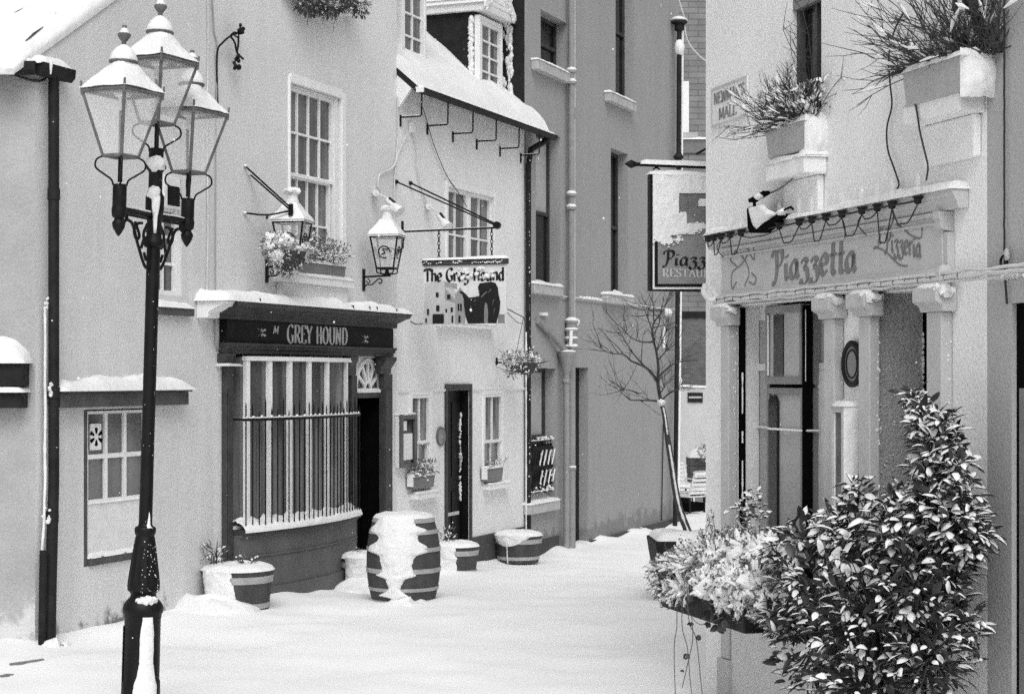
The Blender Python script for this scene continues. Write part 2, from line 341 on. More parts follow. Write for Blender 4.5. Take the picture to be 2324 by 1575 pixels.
# ------------------------------------------------------------------ lettering (strokes drawn with a broad pen)
GL = {
 'G': (.62, [[(.56, .86), (.46, .98), (.3, 1), (.12, .82), (.06, .5), (.12, .18), (.3, 0), (.46, .04), (.52, .15), (.52, .42)], [(.36, .42), (.62, .42)]]),
 'R': (.58, [[(.12, 0), (.12, 1)], [(.06, 1), (.3, 1), (.48, .88), (.46, .62), (.3, .52), (.12, .52)], [(.28, .52), (.42, .2), (.56, 0)]]),
 'E': (.5, [[(.12, 0), (.12, 1)], [(.06, .98), (.44, .98), (.45, .82)], [(.12, .52), (.36, .52)], [(.06, .02), (.46, .02), (.47, .2)]]),
 'Y': (.56, [[(.04, 1), (.28, .48)], [(.54, 1), (.28, .48), (.28, 0)]]),
 'H': (.6, [[(.12, 0), (.12, 1)], [(.48, 0), (.48, 1)], [(.12, .5), (.48, .5)]]),
 'O': (.62, [[(.3, 1), (.12, .85), (.06, .5), (.12, .15), (.3, 0), (.48, .15), (.54, .5), (.48, .85), (.3, 1)]]),
 'U': (.6, [[(.1, 1), (.1, .25), (.2, .04), (.34, 0), (.46, .12), (.5, .3), (.5, 1)]]),
 'N': (.62, [[(.1, 0), (.1, 1)], [(.1, 1), (.5, 0)], [(.5, 0), (.5, 1)]]),
 'D': (.6, [[(.12, 0), (.12, 1)], [(.05, .99), (.3, .98), (.48, .8), (.53, .5), (.48, .2), (.3, .02), (.05, .01)]]),
 'A': (.58, [[(.04, 0), (.29, 1)], [(.29, 1), (.55, 0)], [(.14, .36), (.44, .36)]]),
 'L': (.48, [[(.12, 0), (.12, 1)], [(.06, .02), (.44, .02), (.45, .2)]]),
 'M': (.74, [[(.08, 0), (.1, 1)], [(.1, 1), (.37, .15)], [(.37, .15), (.62, 1)], [(.62, 1), (.66, 0)]]),
 'W': (.8, [[(.04, 1), (.2, 0)], [(.2, 0), (.4, .9)], [(.4, .9), (.58, 0)], [(.58, 0), (.76, 1)]]),
 'S': (.5, [[(.44, .84), (.34, .99), (.16, .98), (.08, .78), (.18, .58), (.36, .44), (.44, .24), (.34, .02), (.14, .02), (.05, .2)]]),
 'T': (.54, [[(.27, 0), (.27, 1)], [(.03, .82), (.04, .98), (.5, .98), (.51, .82)]]),
 "'": (.16, [[(.08, 1), (.06, .8)]]),
 ' ': (.3, []),
 'h': (.5, [[(.1, 1), (.1, 0)], [(.1, .45), (.25, .62), (.4, .5), (.4, 0)]]),
 'e': (.44, [[(.06, .32), (.36, .36), (.34, .56), (.2, .64), (.06, .45), (.06, .2), (.18, 0), (.38, .12)]]),
 'r': (.38, [[(.08, .62), (.1, 0)], [(.1, .45), (.22, .62), (.34, .58)]]),
 'y': (.48, [[(.06, .62), (.1, .25), (.22, .15), (.36, .25), (.4, .62)], [(.4, .62), (.38, -.1), (.2, -.28), (.06, -.2)]]),
 'o': (.48, [[(.24, .64), (.08, .5), (.06, .2), (.22, 0), (.4, .14), (.42, .44), (.24, .64)]]),
 'u': (.5, [[(.08, .62), (.08, .18), (.18, 0), (.32, .06), (.4, .2)], [(.4, .62), (.4, .06), (.46, 0)]]),
 'n': (.5, [[(.08, .62), (.1, 0)], [(.1, .45), (.25, .62), (.38, .5), (.4, 0)]]),
 'd': (.5, [[(.38, .5), (.2, .62), (.06, .4), (.1, .08), (.24, 0), (.38, .15)], [(.38, 1), (.38, .1), (.46, 0)]]),
 'P': (.66, [[(.27, .98), (.3, .5), (.26, .1), (.16, -.12), (.04, -.1)], [(.02, .78), (.1, .98), (.32, 1.05), (.56, .96), (.6, .72), (.48, .5), (.3, .46)]]),
 'i': (.24, [[(.08, .52), (.09, .12), (.15, 0), (.22, .06)], [(.12, .78), (.14, .72)]]),
 'a': (.5, [[(.38, .5), (.22, .58), (.06, .36), (.08, .08), (.2, 0), (.36, .2), (.4, .52)], [(.4, .52), (.39, .1), (.48, 0)]]),
 'z': (.46, [[(.06, .46), (.2, .58), (.38, .5), (.2, .3)], [(.2, .3), (.36, .22), (.4, -.06), (.24, -.26), (.06, -.2), (.08, -.06)]]),
 't': (.34, [[(.2, .98), (.17, .5), (.16, .1), (.24, 0), (.32, .06)], [(.03, .58), (.34, .62)]]),
}
def lettering(text, place, height, pen=.13, ang=20, gap=.06, xs=1.0, slant=0.0, width=None, mat=LET_G, parent=None, th=.006, name='lettering', skip=()):
    """place(u, v) -> world point on the surface and outward normal; u, v in metres from the text's left end on its baseline"""
    tot = sum(GL[c][0] + gap for c in text)
    if width: xs = width / (tot * height)
    m = MB(); x = 0; na = Vector((math.cos(R(ang)), math.sin(R(ang))))
    for ci, ch in enumerate(text):
        wd, strokes = GL[ch]
        for st in strokes:
            pl = spline([Vector((p[0], p[1], 0)) for p in st], 5) if len(st) > 2 else [Vector((*st[0], 0)), Vector((*st[1], 0))]
            row = []
            for i, p in enumerate(pl):
                t = (pl[min(i + 1, len(pl) - 1)] - pl[max(i - 1, 0)]); t = Vector((t.x, t.y)).normalized(); nr = Vector((-t.y, t.x))
                k = abs(na.dot(nr)); wv = nr * max(.34, k) * pen * .5
                pr = []
                for q in (Vector((p.x, p.y)) + wv, Vector((p.x, p.y)) - wv):
                    pr.append(((x + q.x) * height * xs + q.y * height * slant, q.y * height))
                row.append(pr)
            if ci in skip: continue
            for r0, r1 in zip(row, row[1:]):
                a, b, c, d = [place(*q) for q in (r0[0], r0[1], r1[1], r1[0])]
                m.box8([a[0], b[0], c[0], d[0], a[0] + a[1] * th, b[0] + b[1] * th, c[0] + c[1] * th, d[0] + d[1] * th])
        x += wd + gap
    return fin(m, name, mat, parent)
def on(F, s0, h0, o, tilt=0.0):
    n3 = Vector((F.n.x, F.n.y, 0))
    return lambda u, v: (F.P(s0 + u, o, h0 + v + tilt * u), n3)
# zoom-crop measures -> photograph units
def q1(x, y): return x * .3345, y * .3345
def q2(x, y): return 542.3 + x * .33444, y * .33444
def q3(x, y): return 1123.2 + x * .3345, y * .3345
def q4(x, y): return 1588 + x * .33451, y * .33451
def q5(x, y): return x * .3345, 526.8 + y * .3345
def q6(x, y): return 464.8 + x * .3345, 526.8 + y * .3345
def q7(x, y): return 890.8 + x * .3345, 526.8 + y * .3345
def q8(x, y): return 1433.1 + x * .37864, 371.8 + y * .37864
def w1(x, y): return x * .36042, 1007 + y * .36042
def w3(x, y): return 890.8 + x * .34441, 774.7 + y * .34441
def w8(x, y): return 1936.6 + x * .39362, 309.9 + y * .39362
GB = -.75      # walls go down into the ground
# ================================================================== LEFT: corner house with raking verge (house with the ledge)
sA0, sA1 = L.s(80), L.s(484)
A = thing('terrace_house', 'cream rendered house with snowy ledge over its low window, behind the street lamp', 'house', L.P((sA0 + sA1) / 2, -1, 0))
opA1 = op(L, 190, 930, 338, 1262, .07)            # low window with white panel
opA2 = op(L, 352, 398, 412, 672, .10)             # upper window
m = MB(); wall(m, L, sA0, sA1, GB, 5.4, [opA1, opA2])
v0 = L.at(84, 115); slope = .62
v1 = (sA1, v0[1] + slope * (sA1 - v0[0]))
m.slab([L.P(sA0, 0, 5.4), L.P(sA1, 0, 5.4), L.P(v1[0], 0, v1[1]), L.P(v0[0], 0, v0[1])], L.P(0, -.4, 0) - L.P(0, 0, 0))
m.box(L, sA0 + .01, sA1, -3.5, -.41, GB, 5.2)
fin(m, 'wall', STUC_A, A)
# low window: glazed top, white board below, grey frame
a, b, c, d, dep = opA1
hm = L.h(250, 1137)
fr = sash(A, L, (a + .07, b - .01, hm, d - .015, dep), 3, 2, .03, .045, PANE, WHITE)
simple(fr, 'panel', OFFW, L, (a + .07, b - .01, -dep + .0, -.02, c + .09, hm - .002))
simple(fr, 'frame', LEDGE, L, (a + .002, a + .068, -dep + .002, -.003, c + .002, d - .002), (a + .07, b - .002, -dep + .004, .03, c + .002, c + .085))
snowcap(fr, L, a + .07, b, -.068, -.02, hm, .02, 3); snowcap(fr, L, a + .07, b, -.02, .02, c + .085, .05, 4)
vb = L.rect(*q5(588, 1300), *q5(660, 1475), -dep)
m = MB(); m.box(L, vb[0], vb[1], -dep + .03, -dep + .05, vb[2], vb[3]); vent = fin(m, 'vent', PLAS, fr, bevel=.004)
m = MB(); cs, ch = (vb[0] + vb[1]) / 2, (vb[2] + vb[3]) / 2
for k in range(6):
    t = math.pi * (k / 3 + 1 / 6); dx, dz = math.cos(t), math.sin(t)
    P_ = lambda u, v: L.P(cs + (dx * u - dz * v) * 1.25, -dep + .0503, ch + dz * u + dx * v)
    m.slab([P_(.03, .008), P_(.085, .022), P_(.09, 0), P_(.085, -.022), P_(.03, -.008)], L.P(0, .002, 0) - L.P(0, 0, 0))
fin(m, 'vent_slot', MATT_BLACK, fr)
# upper window
sash(A, L, opA2, 2, 4, .05, .03, PANE, WHITE)
sv = L.rect(*q1(1095, 1190), *q1(1205, 1425))
v = simple(A, 'fan_vent', OFFW, L, (sv[0], sv[1], -.09, .035, sv[2], sv[3]))
m = MB(); m.box(L, sv[0] + .06, sv[1] - .025, .036, .042, sv[2] + .03, sv[3] - .1)
fin(m, 'louvre', MATT_BLACK, v)
m = MB()
for k in range(9):
    z = sv[2] + .04 + k * (sv[3] - sv[2] - .15) / 9; m.box(L, sv[0] + .065, sv[1] - .03, .043, .05, z, z + .012)
fin(m, 'slat', PIPE, v)
a, b, c, d = L.rect(358, 694, 440, 718, .06)
sill = simple(A, 'sill', LEDGE, L, (L.s(345), b, -.02, .07, c, d - .0))
snowcap(sill, L, L.s(345), b, -.08, .07, d, .075, 8)
# snowy ledge over the low window
a, b, c, d = L.rect(136, 893, 427, 918, .12)
led = simple(A, 'ledge', LEDGE, L, (a, b, .002, .13, c - .0, d - .0), (a - .0, b + .03, .002, .16, d + .002, d + .03))
snowcap(led, L, a - .02, b + .04, .0, .18, d + .03, .13, 12, lump=.45)
# roof of the corner house, its gutter, front wall round the corner
roof = thing('corner_house', 'low corner house at the left edge, snow roof and two dark wall shelves', 'house', L.P(sA0, -2, 0))
e0, e1 = L.P(v0[0], .03, v0[1]), L.P(v1[0], .03, v1[1])
dl = Vector((-9, 0, 0)); up = (e1 - e0).cross(dl).normalized(); up *= (1 if up.z > 0 else -1)
m = MB()
ov = (e0 - e1).normalized() * .42
gi = Vector((-.12, 0, 0)); m.slab([e0 + ov + gi, e1 + gi, e1 + dl, e0 + ov + dl], -up * .05); rf = fin(m, 'roof', SLATE, roof)
m = MB(); rows = []
for i in range(60):
    t = i / 59; row = []
    for j in range(70):
        u = (j / 69) ** 1.6; p = (e0 + ov * 1.06).lerp(e1, t) + dl * u
        n_ = noise.fractal(Vector((p.x * 1.2, p.y * 1.2, p.z)), .7, 2, 4)
        ed = min(1, t * 12) ** .5 * min(1, u * 60) ** .5
        row.append(p + up * ((.10 + .03 * n_) * ed + .004))
    rows.append([row[0] - up * .05] + row)
m.grid([[p - up * .06 for p in rows[0]]] + rows); fin(m, 'snow', SNOW, rf, smooth=60)
m = MB()      # slots in the snow along the slope
for x0, y0, x1, y1 in ((14, 42, 62, 14), (26, 55, 53, 40), (58, 92, 98, 60)):
    def onroof(x, y):
        dr = Vector(((x - CX) / FPX, 1, (HY - y) / FPX)); o0 = Vector((0, 0, CAMZ)); t = (e0 + up * .1 - o0).dot(up) / dr.dot(up)
        return o0 + dr * t - up * .006
    pa, pb = onroof(x0, y0), onroof(x1, y1); m.tube([pa, pa.lerp(pb, .5) + up * .004, pb], [.004, .013, .003], 5)
fin(m, 'tile_edge', LEDGE, rf)
Fr_ = Fr((L.P(sA0, 0, 0).x, L.P(sA0, 0, 0).y), (1, 0), (0, -1))
m = MB(); m.box(Fr_, -7, -.002, -.5, .002, GB, v0[1] - .05); fin(m, 'wall', STUC_L, roof)
gh = Fr_.h(40, 146, .2)
m = MB()
prof = [(.05, gh - .07), (.14, gh - .09), (.19, gh - .05), (.20, gh + .03), (.05, gh + .03)]
m.prism(Fr_, prof, -7, .05)
m.prism(L, [(.02, gh - .07), (.12, gh - .09), (.16, gh - .05), (.17, gh + .03), (.02, gh + .03)], sA0 - .1, L.s(159, .1))
gt = fin(m, 'gutter', PIPE, roof)
m = MB(); m.snow(L, sA0 - .1, L.s(156, .1), .0, .15, gh + .03, .09, 21); m.snow(Fr_, -7, .0, .0, .17, gh + .03, .09, 22, step=.06)
m.tube([Fr_.P(-.62, .2, gh + .05), Fr_.P(-.6, .215, gh - .0), Fr_.P(-.57, .21, gh - .09)], [.02, .014, .006], 6)
m.tube([L.P(L.s(116, .17), .17, gh + .05), L.P(L.s(115.5, .18), .18, gh), L.P(L.s(115, .17), .17, gh - .07)], [.02, .014, .006], 6)
fin(m, 'snow', SNOW, gt, smooth=60)
# cable under the eaves
m = MB(); m.tube(spline([Fr_.pt(0, 168, .03), Fr_.pt(28, 170, .03), Fr_.pt(72, 183, .03), L.pt(96, 183, .03), L.pt(112, 168, .04)]), .012, 6)
fin(m, 'cable', CABK, roof)
# two dark shelves with snow
for k, (y0, y1, x1, o, sn) in enumerate(((822, 876, 52, .22, .24), (888, 926, 50, .2, .05))):
    a, h1 = Fr_.at(x1, y0, o); h0 = Fr_.h(x1, y1, o)
    sh = simple(roof, 'dark_box', PIPE, Fr_, (-7 if 0 else a - 1.2, a, .004, o, h0, h1))
    snowcap(sh, Fr_, a - 1.2, a, .0, o + .03, h1, sn, 31 + k, over=.03, lump=.35)
# downpipe between the houses
dp = thing('drainpipe', 'tall black drainpipe on the wall between the corner house and the cream house', 'drainpipe', L.P(L.s(122), .1, 0))
sp = L.s(122, .09)
m = MB(); m.tube([L.P(sp, .09, gh - .02), L.P(sp, .09, 1.5), L.P(sp - .06, .1, .55), L.P(sp - .13, .13, -.1)], [.05, .05, .055, .062], 14)
pp = fin(m, 'pipe', PIPE, dp, smooth=50)
for h in (4.2, 2.35, 1.2):
    m = MB(); m.tube([L.P(sp - (.02 if h < 1.5 else 0), .09, h - .05), L.P(sp - (.02 if h < 1.5 else 0), .09, h + .05)], .058, 14); fin(m, 'collar', PIPE, dp, smooth=40)
m = MB(); pl = []
for k in range(40):
    h = 3.15 - k * 2.35 / 39; pl.append(L.P(sp - .075 - (.1 * max(0, (1.5 - h)) / 1.5), .05 + .01 * noise.noise((h * 3, 1, 1)), h))
m.tube(pl, [.013 + .008 * abs(noise.noise((k * .7, 2, 2))) for k in range(40)], 6)
fin(m, 'snow', SNOW, dp, smooth=60)
m = MB()
rr = random.Random(44)
for k in range(34):
    x, y = ((113 + rr.gauss(0, 5), rr.gauss(1175, 12)) if k < 14 else (114 + rr.gauss(0, 3), rr.gauss(885, 9)) if k < 26 else (107 + rr.gauss(0, 2), rr.gauss(690, 8)))
    m.ball(L.pt(x, y, .1), rr.uniform(.008, .022), 6, 4, 1.0, .6)
m.ball(L.P(sp - .15, .17, .02), .11, 12, 8, .5, .5); m.ball(L.P(sp - .03, .18, -.02), .13, 12, 8, .45, .5)
fin(m, 'snow', SNOW, dp, smooth=60)
m = MB(); m.tube([L.P(sp - .17, .1, .9), L.P(sp - .22, .12, .0)], .035, 8); fin(m, 'side_pipe', PIPE, dp, smooth=40)
# peeling patches low on the walls
# wall bracket high up
wb = thing('wall_hook', 'curled wrought iron hook bracket high on the cream wall', 'hook', L.pt(530, 150))
m = MB(); O = .12
m.tube(spline([L.pt(495, 255, .01), L.pt(493, 200, .02), L.pt(493, 120, .03), L.pt(505, 98, .06), L.pt(524, 82, O), L.pt(541, 76, O)], 8), .011, 6)
m.tube(spline([L.pt(541, 82, O), L.pt(541, 100, O), L.pt(538, 118, O)], 6), .012, 6)
m.tube(spline([L.pt(524, 84, O), L.pt(533, 98, O), L.pt(538, 120, O), L.pt(552, 135, O)], 6), .012, 6)
m.tube(spline([L.pt(524, 80, O), L.pt(532, 74, O), L.pt(541, 78, O), L.pt(541, 86, O), L.pt(533, 82, O)], 6), .009, 6)
fin(m, 'scroll', IRON, wb, smooth=50)
rr = random.Random(3)
for cx_, cy_, wx, wy, n in ((548, 66, 6, 9, 11), (537, 140, 7, 16, 15)):
    m = MB()
    for k in range(n): m.ball(L.pt(cx_ + rr.uniform(-wx, wx), cy_ + rr.uniform(-wy, wy), O + rr.uniform(-.04, .04)), .022, 6, 4, 1, .5)
    fin(m, 'leaf_ornament', IRON, wb)
# cables running down between the houses
def cable(name, label, F, pts, r=.009, mat=CABW, o=.02, cat='cable', wob=.0):
    m = MB(); pl = spline([F.pt(x, y, o) for x, y in pts], 10)
    if wob: pl = [p + noise.noise_vector(p * 2.5) * wob for p in pl]
    m.tube(pl, r, 6); return fin(m, name, mat, smooth=60, label=label, cat=cat)
cable('wall_cable', 'outer pale cable running down the wall left of the pub front', L, [(472, -20), (472, 120), (470, 300), (472, 500), (470, 655), (474, 668), (492, 672)], .010, CABW)
cable('wall_cable', 'thin grey cable looping from the iron hook down to the pub cornice', L, [(481, -20), (486, 70), (493, 118), (490, 300), (489, 520), (489, 670), (489, 780), (505, 792)], .008, M('grey_cable', .3, .6))

# ================================================================== PUB
B0, B1 = sA1, L.s(900)
B = thing('pub', 'tall cream pub with black shopfront and bowed barred window', 'pub', L.P((B0 + B1) / 2, -1, 0))
opW = op(L, 657, 188, 773, 622, .12)
opBow = (L.s(520), L.s(800), -.05, L.h(660, 806), .3)
hd = L.h(835, 900); hf = L.h(835, 812)
opDoor = (L.s(810), L.s(868), GB, hf, .32)
opT = op(L, 664, -180, 770, 18, .12)
m = MB(); wall(m, L, B0 + .001, B1, GB, 11, [opW, opBow, opDoor, opT]); m.box(L, B0 + .01, B1 - .01, -6, -.41, GB, 10.9)
fin(m, 'wall', STUC_B, B)
# upper window
a, b, c, d, dep = opW
def bars(mm):
    pass
mid = L.h(657, 401, -.1)
fr = MB()
m = MB(); z = .002
m.box(L, a - .035, a - z, -.06, .025, c, d + .075); m.box(L, b + z, b + .11, -.05, .025, c, d + .075); m.box(L, a - .0, b + .0, -.05, .026, d + .002, d + .11)
fin(m, 'architrave', WHITE, B, bevel=.006)
w_ = sash(B, L, (a, b - .1, mid, d - .03, dep), 4, 2, .04, .026, PANE, WHITE, o=-.10)
w2 = sash(B, L, (a + .06, b - .13, c, mid + .02, dep), 4, 2, .04, .026, PANE, WHITE, o=-.125)
simple(w_, 'sash_box', OFFW, L, (b - .1, b - .002, -.118, -.03, c + .002, d - .002), (a + .002, b - .101, -.118, -.035, d - .028, d - .002))
snowcap(w_, L, a, b - .1, -.09, -.055, mid + .045, .02, 5, over=0)
# top window sill with plant box behind
a, b, c, d, dep = opT
sash(B, L, opT, 3, 3, .05, .03, PANE, WHITE)
ts = L.rect(652, 2, 800, 58, .12)
st = simple(B, 'sill', OFFW, L, (ts[0], ts[1], -.02, .13, c - .09, c - .0)); snowcap(st, L, ts[0], ts[1], -.1, .12, c, .05, 9)
# sill + apron under the big window
s0, s1, h0, h1 = L.rect(645, 620, 799, 652, .12)
ap = simple(B, 'apron', OFFW, L, (s0 + .03, s1 - .05, .002, .09, L.h(700, 690, .09), h1 - .101))
sl_ = simple(B, 'sill', WHITE, L, (s0 - .05, s1, -.02, .15, h1 - .10, h1)); snowcap(sl_, L, s0 - .05, s1, -.02, .15, h1, .06, 10)
# shopfront: cornice, fascia, architrave
sc0, sc1 = L.s(500, .3), L.s(935, .38)
ht, hb = L.h(720, 697, .36), L.h(720, 735, .2)
k = ht - hb
prof = [(.003, hb), (.14, hb), (.17, hb + .05 * k), (.17, hb + .32 * k), (.22, hb + .42 * k), (.30, hb + .62 * k), (.36, hb + .7 * k), (.37, hb + .86 * k), (.39, hb + .9 * k), (.39, ht), (.003, ht + .03)]
cs = L.s(538, .36)
m = MB(); m.prism(L, prof, cs, sc1); cor = fin(m, 'cornice', DARKP, B, bevel=.004)
m = MB(); m.prism(L, [(o * .86 + .0005, h) for o, h in prof], sc0, cs - .002); fin(m, 'cornice_return', WHITE, B, bevel=.006, label='white painted broken end of the cornice')
m = MB(); m.snow(L, sc0 - .02, sc1, .0, .40, ht + .005, .11, 41, lump=.6, over=.02)
fin(m, 'snow', SNOW, cor, smooth=60)
m = MB(); rr = random.Random(5)
for i in range(5):
    s = rr.uniform(cs + .3, sc1 - .3); h = rr.uniform(.03, .06)
    m.box(L, s, s + .014, .36, .41, ht - .02, ht + h)
fin(m, 'gutter_clip', DARKP, cor)
sf0, sf1 = L.s(515, .1), L.s(893, .1)
fb = L.h(720, 784, .1); ab = L.h(720, 806, .1)
simple(B, 'fascia', M('fascia_black', .007, .55, .4, 5, spec=.15), L, (sf0, sf1, .003, .10, fb, hb - .002), bevel=.004)
m = MB(); m.prism(L, [(.003, ab), (.10, ab), (.10, ab + .04), (.125, ab + .05), (.125, ab + .08), (.15, fb - .03), (.15, fb), (.003, fb)], sf0 - .01, sf1 + .01)
fin(m, 'architrave', DARKP, B, bevel=.004)
ls, lh = L.at(651, 779, .1); le = L.s(789, .1)
lettering('GREY HOUND', on(L, ls, lh + .005, .10), .21, .165, 12, .05, width=le - ls, mat=LET_G, parent=B)
ls2, lh2 = L.at(619, 757, .1); lettering('M', on(L, ls2, lh2, .10), .09, .15, 30, .05, xs=1.7, slant=.3, parent=B, name='ornament')
for x, y in ((594, 755), (828, 770)):
    m = MB(); s, h = L.at(x, y, .1)
    for dx, dz in ((1, 1), (1, -1), (-1, 1), (-1, -1), (0, 1), (0, -1)):
        m.slab([L.P(s + dx * .008, .1, h + dz * .005), L.P(s + dx * .075 + .02, .1, h + dz * .03), L.P(s + dx * .075 - .02, .1, h + dz * .048)], L.P(0, .006, 0) - L.P(0, 0, 0))
    fin(m, 'ornament', LET_G, B)
# pilasters of the shopfront
hw = ab - .003
m = MB(); m.box(L, L.s(513, .06), L.s(527, .06), .003, .07, GB, hw - .102); m.box(L, L.s(513, .06) + .015, L.s(527, .06) - .015, .071, .08, .35, hw - .4)
fin(m, 'pilaster', DARKP, B, bevel=.006)
m = MB(); a, b = L.s(796, .06), L.s(808, .06); m.box(L, a, b, .003, .08, GB, hw - .242)
fin(m, 'pilaster', DARKP, B, bevel=.006)
m = MB(); a, b = L.s(869, .06), L.s(888, .06); m.box(L, a, b, .003, .08, GB, hw - .222); m.box(L, a + .02, b - .02, .081, .09, .3, hw - .42)
fin(m, 'pilaster', DARKP, B, bevel=.006)
for x0, x1, q, oo in ((510, 531, .10, .13), (793, 811, .24, .12), (866, 890, .22, .17)):
    m = MB(); a, b = L.s(x0, .1), L.s(x1, .1)
    m.prism(L, [(.003, hw - q), (.085, hw - q), (.09, hw - q * .7), (oo * .75, hw - q * .45), (oo, hw - q * .2), (oo, hw), (.003, hw)], a, b)
    fin(m, 'corbel', DARKP, B, bevel=.008)
    if x0 == 510: snowcap(B, L, a - .02, b + .1, .003, .15, hw - .13, .03, 17)
# bow window
bs0, bs1 = L.s(528, .05), L.s(796, .05)
def bow(t, e=0.0): return .03 + .17 * (1 - (2 * t - 1) ** 2) + e
hs = L.h(655, 1188, .22); htop = L.h(660, 810, .22)
N_ = 30
def strip(mb, e0, e1, h0, h1, t0=0, t1=1, n=N_):
    for i in range(n):
        a, b = t0 + (t1 - t0) * i / n, t0 + (t1 - t0) * (i + 1) / n; sa, sb = bs0 + (bs1 - bs0) * a, bs0 + (bs1 - bs0) * b
        mb.box8([L.P(sa, bow(a, e0), h0), L.P(sb, bow(b, e0), h0), L.P(sb, bow(b, e1), h0), L.P(sa, bow(a, e1), h0), L.P(sa, bow(a, e0), h1), L.P(sb, bow(b, e0), h1), L.P(sb, bow(b, e1), h1), L.P(sa, bow(a, e1), h1)])
m = MB(); strip(m, 0, .06, htop - .05, htop, .06, 1)
def t_of(x):
    lo, hi = 0.0, 1.0
    for _ in range(40):
        t = (lo + hi) / 2; p = L.P(bs0 + (bs1 - bs0) * t, bow(t, .03), 2)
        if CX + FPX * p.x / p.y < x: lo = t
        else: hi = t
    return lo
MU = [t_of(x) for x in (561, 612, 658, 702, 743, 786)]
for t in MU:
    dt = .030 / (bs1 - bs0); strip(m, 0, .045, hs + .04, htop - .052, max(0, t - dt), min(1, t + dt), 1)
strip(m, -.01, .03, hs, hs + .038)
bw_f = fin(m, 'bow_window', WHITE, B)
m = MB(); strip(m, -.025, -.004, hs - .02, htop - .01); fin(m, 'pane', PANEB, bw_f, smooth=60)
m = MB(); strip(m, -.02, .17, hs - .06, hs - .003); cill = fin(m, 'sill', DARKP, B)
m = MB(); rows = []
for i in range(61):
    t = i / 60; row = []
    for j in range(8):
        v = j / 7; e = .0 + v * .185
        nz = noise.fractal(Vector((i * .21, j * .3, 3)), .6, 2, 3)
        hh = .075 * (1 - v) ** .55 * max(.35, 1 + .7 * nz) + .028 * min(1, (1 - v) * 6) + (.03 if any(abs(t - q) < .03 for q in MU) else 0) * (1 - v)
        row.append(L.P(bs0 + (bs1 - bs0) * t, bow(t, e), hs - .003 + hh - .006))
    rows.append(row)
for r_ in rows: r_.append(Vector((r_[-1].x, r_[-1].y, hs - .035)))
m.grid(rows); fin(m, 'snow', SNOW, cill, smooth=60)
m = MB(); strip(m, -.02, .13, hs - .085, hs - .062); strip(m, -.08, .10, GB, hs - .087); strip(m, .101, .115, hs - .32, hs - .30); strip(m, .101, .125, GB, .14)
fin(m, 'stallriser', MIDP, B)
# railing with spikes
hr = L.h(660, 949, .36)
m = MB(); strip(m, .148, .16, hr - .02, hr + .012, 0, 1)
for i in range(27):
    t = .015 + .97 * i / 26; s = bs0 + (bs1 - bs0) * t; tp = hr + .14 + .05 * math.sin(i * 2.4) + (.05 if i % 3 == 0 else 0)
    m.tube([L.P(s, bow(t, .154), hs + .0), L.P(s, bow(t, .154), hr + .03), L.P(s, bow(t, .154), tp - .05), L.P(s, bow(t, .154), tp)], [.008, .008, .009, .002], 6)
for t in (0.0, 1.0):
    s = bs0 + (bs1 - bs0) * t; m.tube([L.P(s, .02, hr), L.P(s, bow(t, .154), hr)], .012, 6)
rl = fin(m, 'railing', IRON, B)
m = MB(); strip(m, .145, .163, hr + .012, hr + .024, 0, .985)
for i in range(22):
    t = .02 + .95 * i / 21 + .01 * math.sin(i * 5); m.ball(L.P(bs0 + (bs1 - bs0) * t, bow(t, .154), hr + .026), .02, 6, 4, .8, .3)
fin(m, 'snow', SNOW, rl, smooth=60)
# door with fan light
a, b, _, _, _ = opDoor
m = MB(); m.box(L, a - .02, b + .02, -.36, -.3, GB, hd); 
for (u0, u1, v0_, v1_) in ((.12, .46, .3, .95), (.54, .88, .3, .95), (.12, .46, 1.1, 1.75), (.54, .88, 1.1, 1.75)):
    m.box(L, a + (b - a) * u0, a + (b - a) * u1, -.299, -.285, v0_ * hd / 2 - .1, v1_ * hd / 2 - .1)
fin(m, 'door', MATT_BLACK, B, bevel=.008)
simple(B, 'door_jamb', MATT_BLACK, L, (b - .045, b - .002, -.29, -.01, GB, hd - .02))
simple(B, 'door_lintel', DARKP, L, (a + .002, b - .002, -.29, .02, hd - .018, hd + .05))
fl = MB(); cx_, cz_ = (a + b) / 2, hd + .09; rw, rh = (b - a) / 2 - .01, hf - hd - .10
oF = -.05
pts = [L.P(cx_ + rw * math.cos(t), oF, cz_ + rh * math.sin(t)) for t in [math.pi * i / 20 for i in range(21)]]
nO = L.P(0, .03, 0) - L.P(0, 0, 0)
for i in range(20):
    t0, t1 = math.pi * i / 20, math.pi * (i + 1) / 20
    for r0, r1 in ((1.0, .86), (.30, .20)):
        fl.slab([L.P(cx_ + rw * r * math.cos(t), oF, cz_ + rh * r * math.sin(t)) for r, t in ((r0, t0), (r0, t1), (r1, t1), (r1, t0))], nO)
    # white spandrels outside the arch
    top = lambda t: (cx_ + rw * math.cos(t), hf - .003)
    fl.poly([pts[i], pts[i + 1], L.P(top(t1)[0], oF, top(t1)[1]), L.P(top(t0)[0], oF, top(t0)[1])])
for k in range(1, 6):
    t = math.pi * k / 6; dx, dz = math.cos(t), math.sin(t); wv = .022
    P_ = lambda r, q: L.P(cx_ + rw * (dx * r) - dz * q, oF + .002, cz_ + rh * dz * r + dx * q)
    fl.slab([P_(.25, wv), P_(.9, wv), P_(.9, -wv), P_(.25, -wv)], nO)
fl.box(L, a + .004, b - .004, oF - .01, .03, hd + .052, hd + .088)
ff = fin(fl, 'fanlight', WHITE, B)
m = MB(); m.box(L, a, b, oF - .03, oF - .011, hd + .06, hf); fin(m, 'pane', PANE, ff)
snowcap(ff, L, a, b, -.04, .03, hd + .088, .03, 19, over=0)

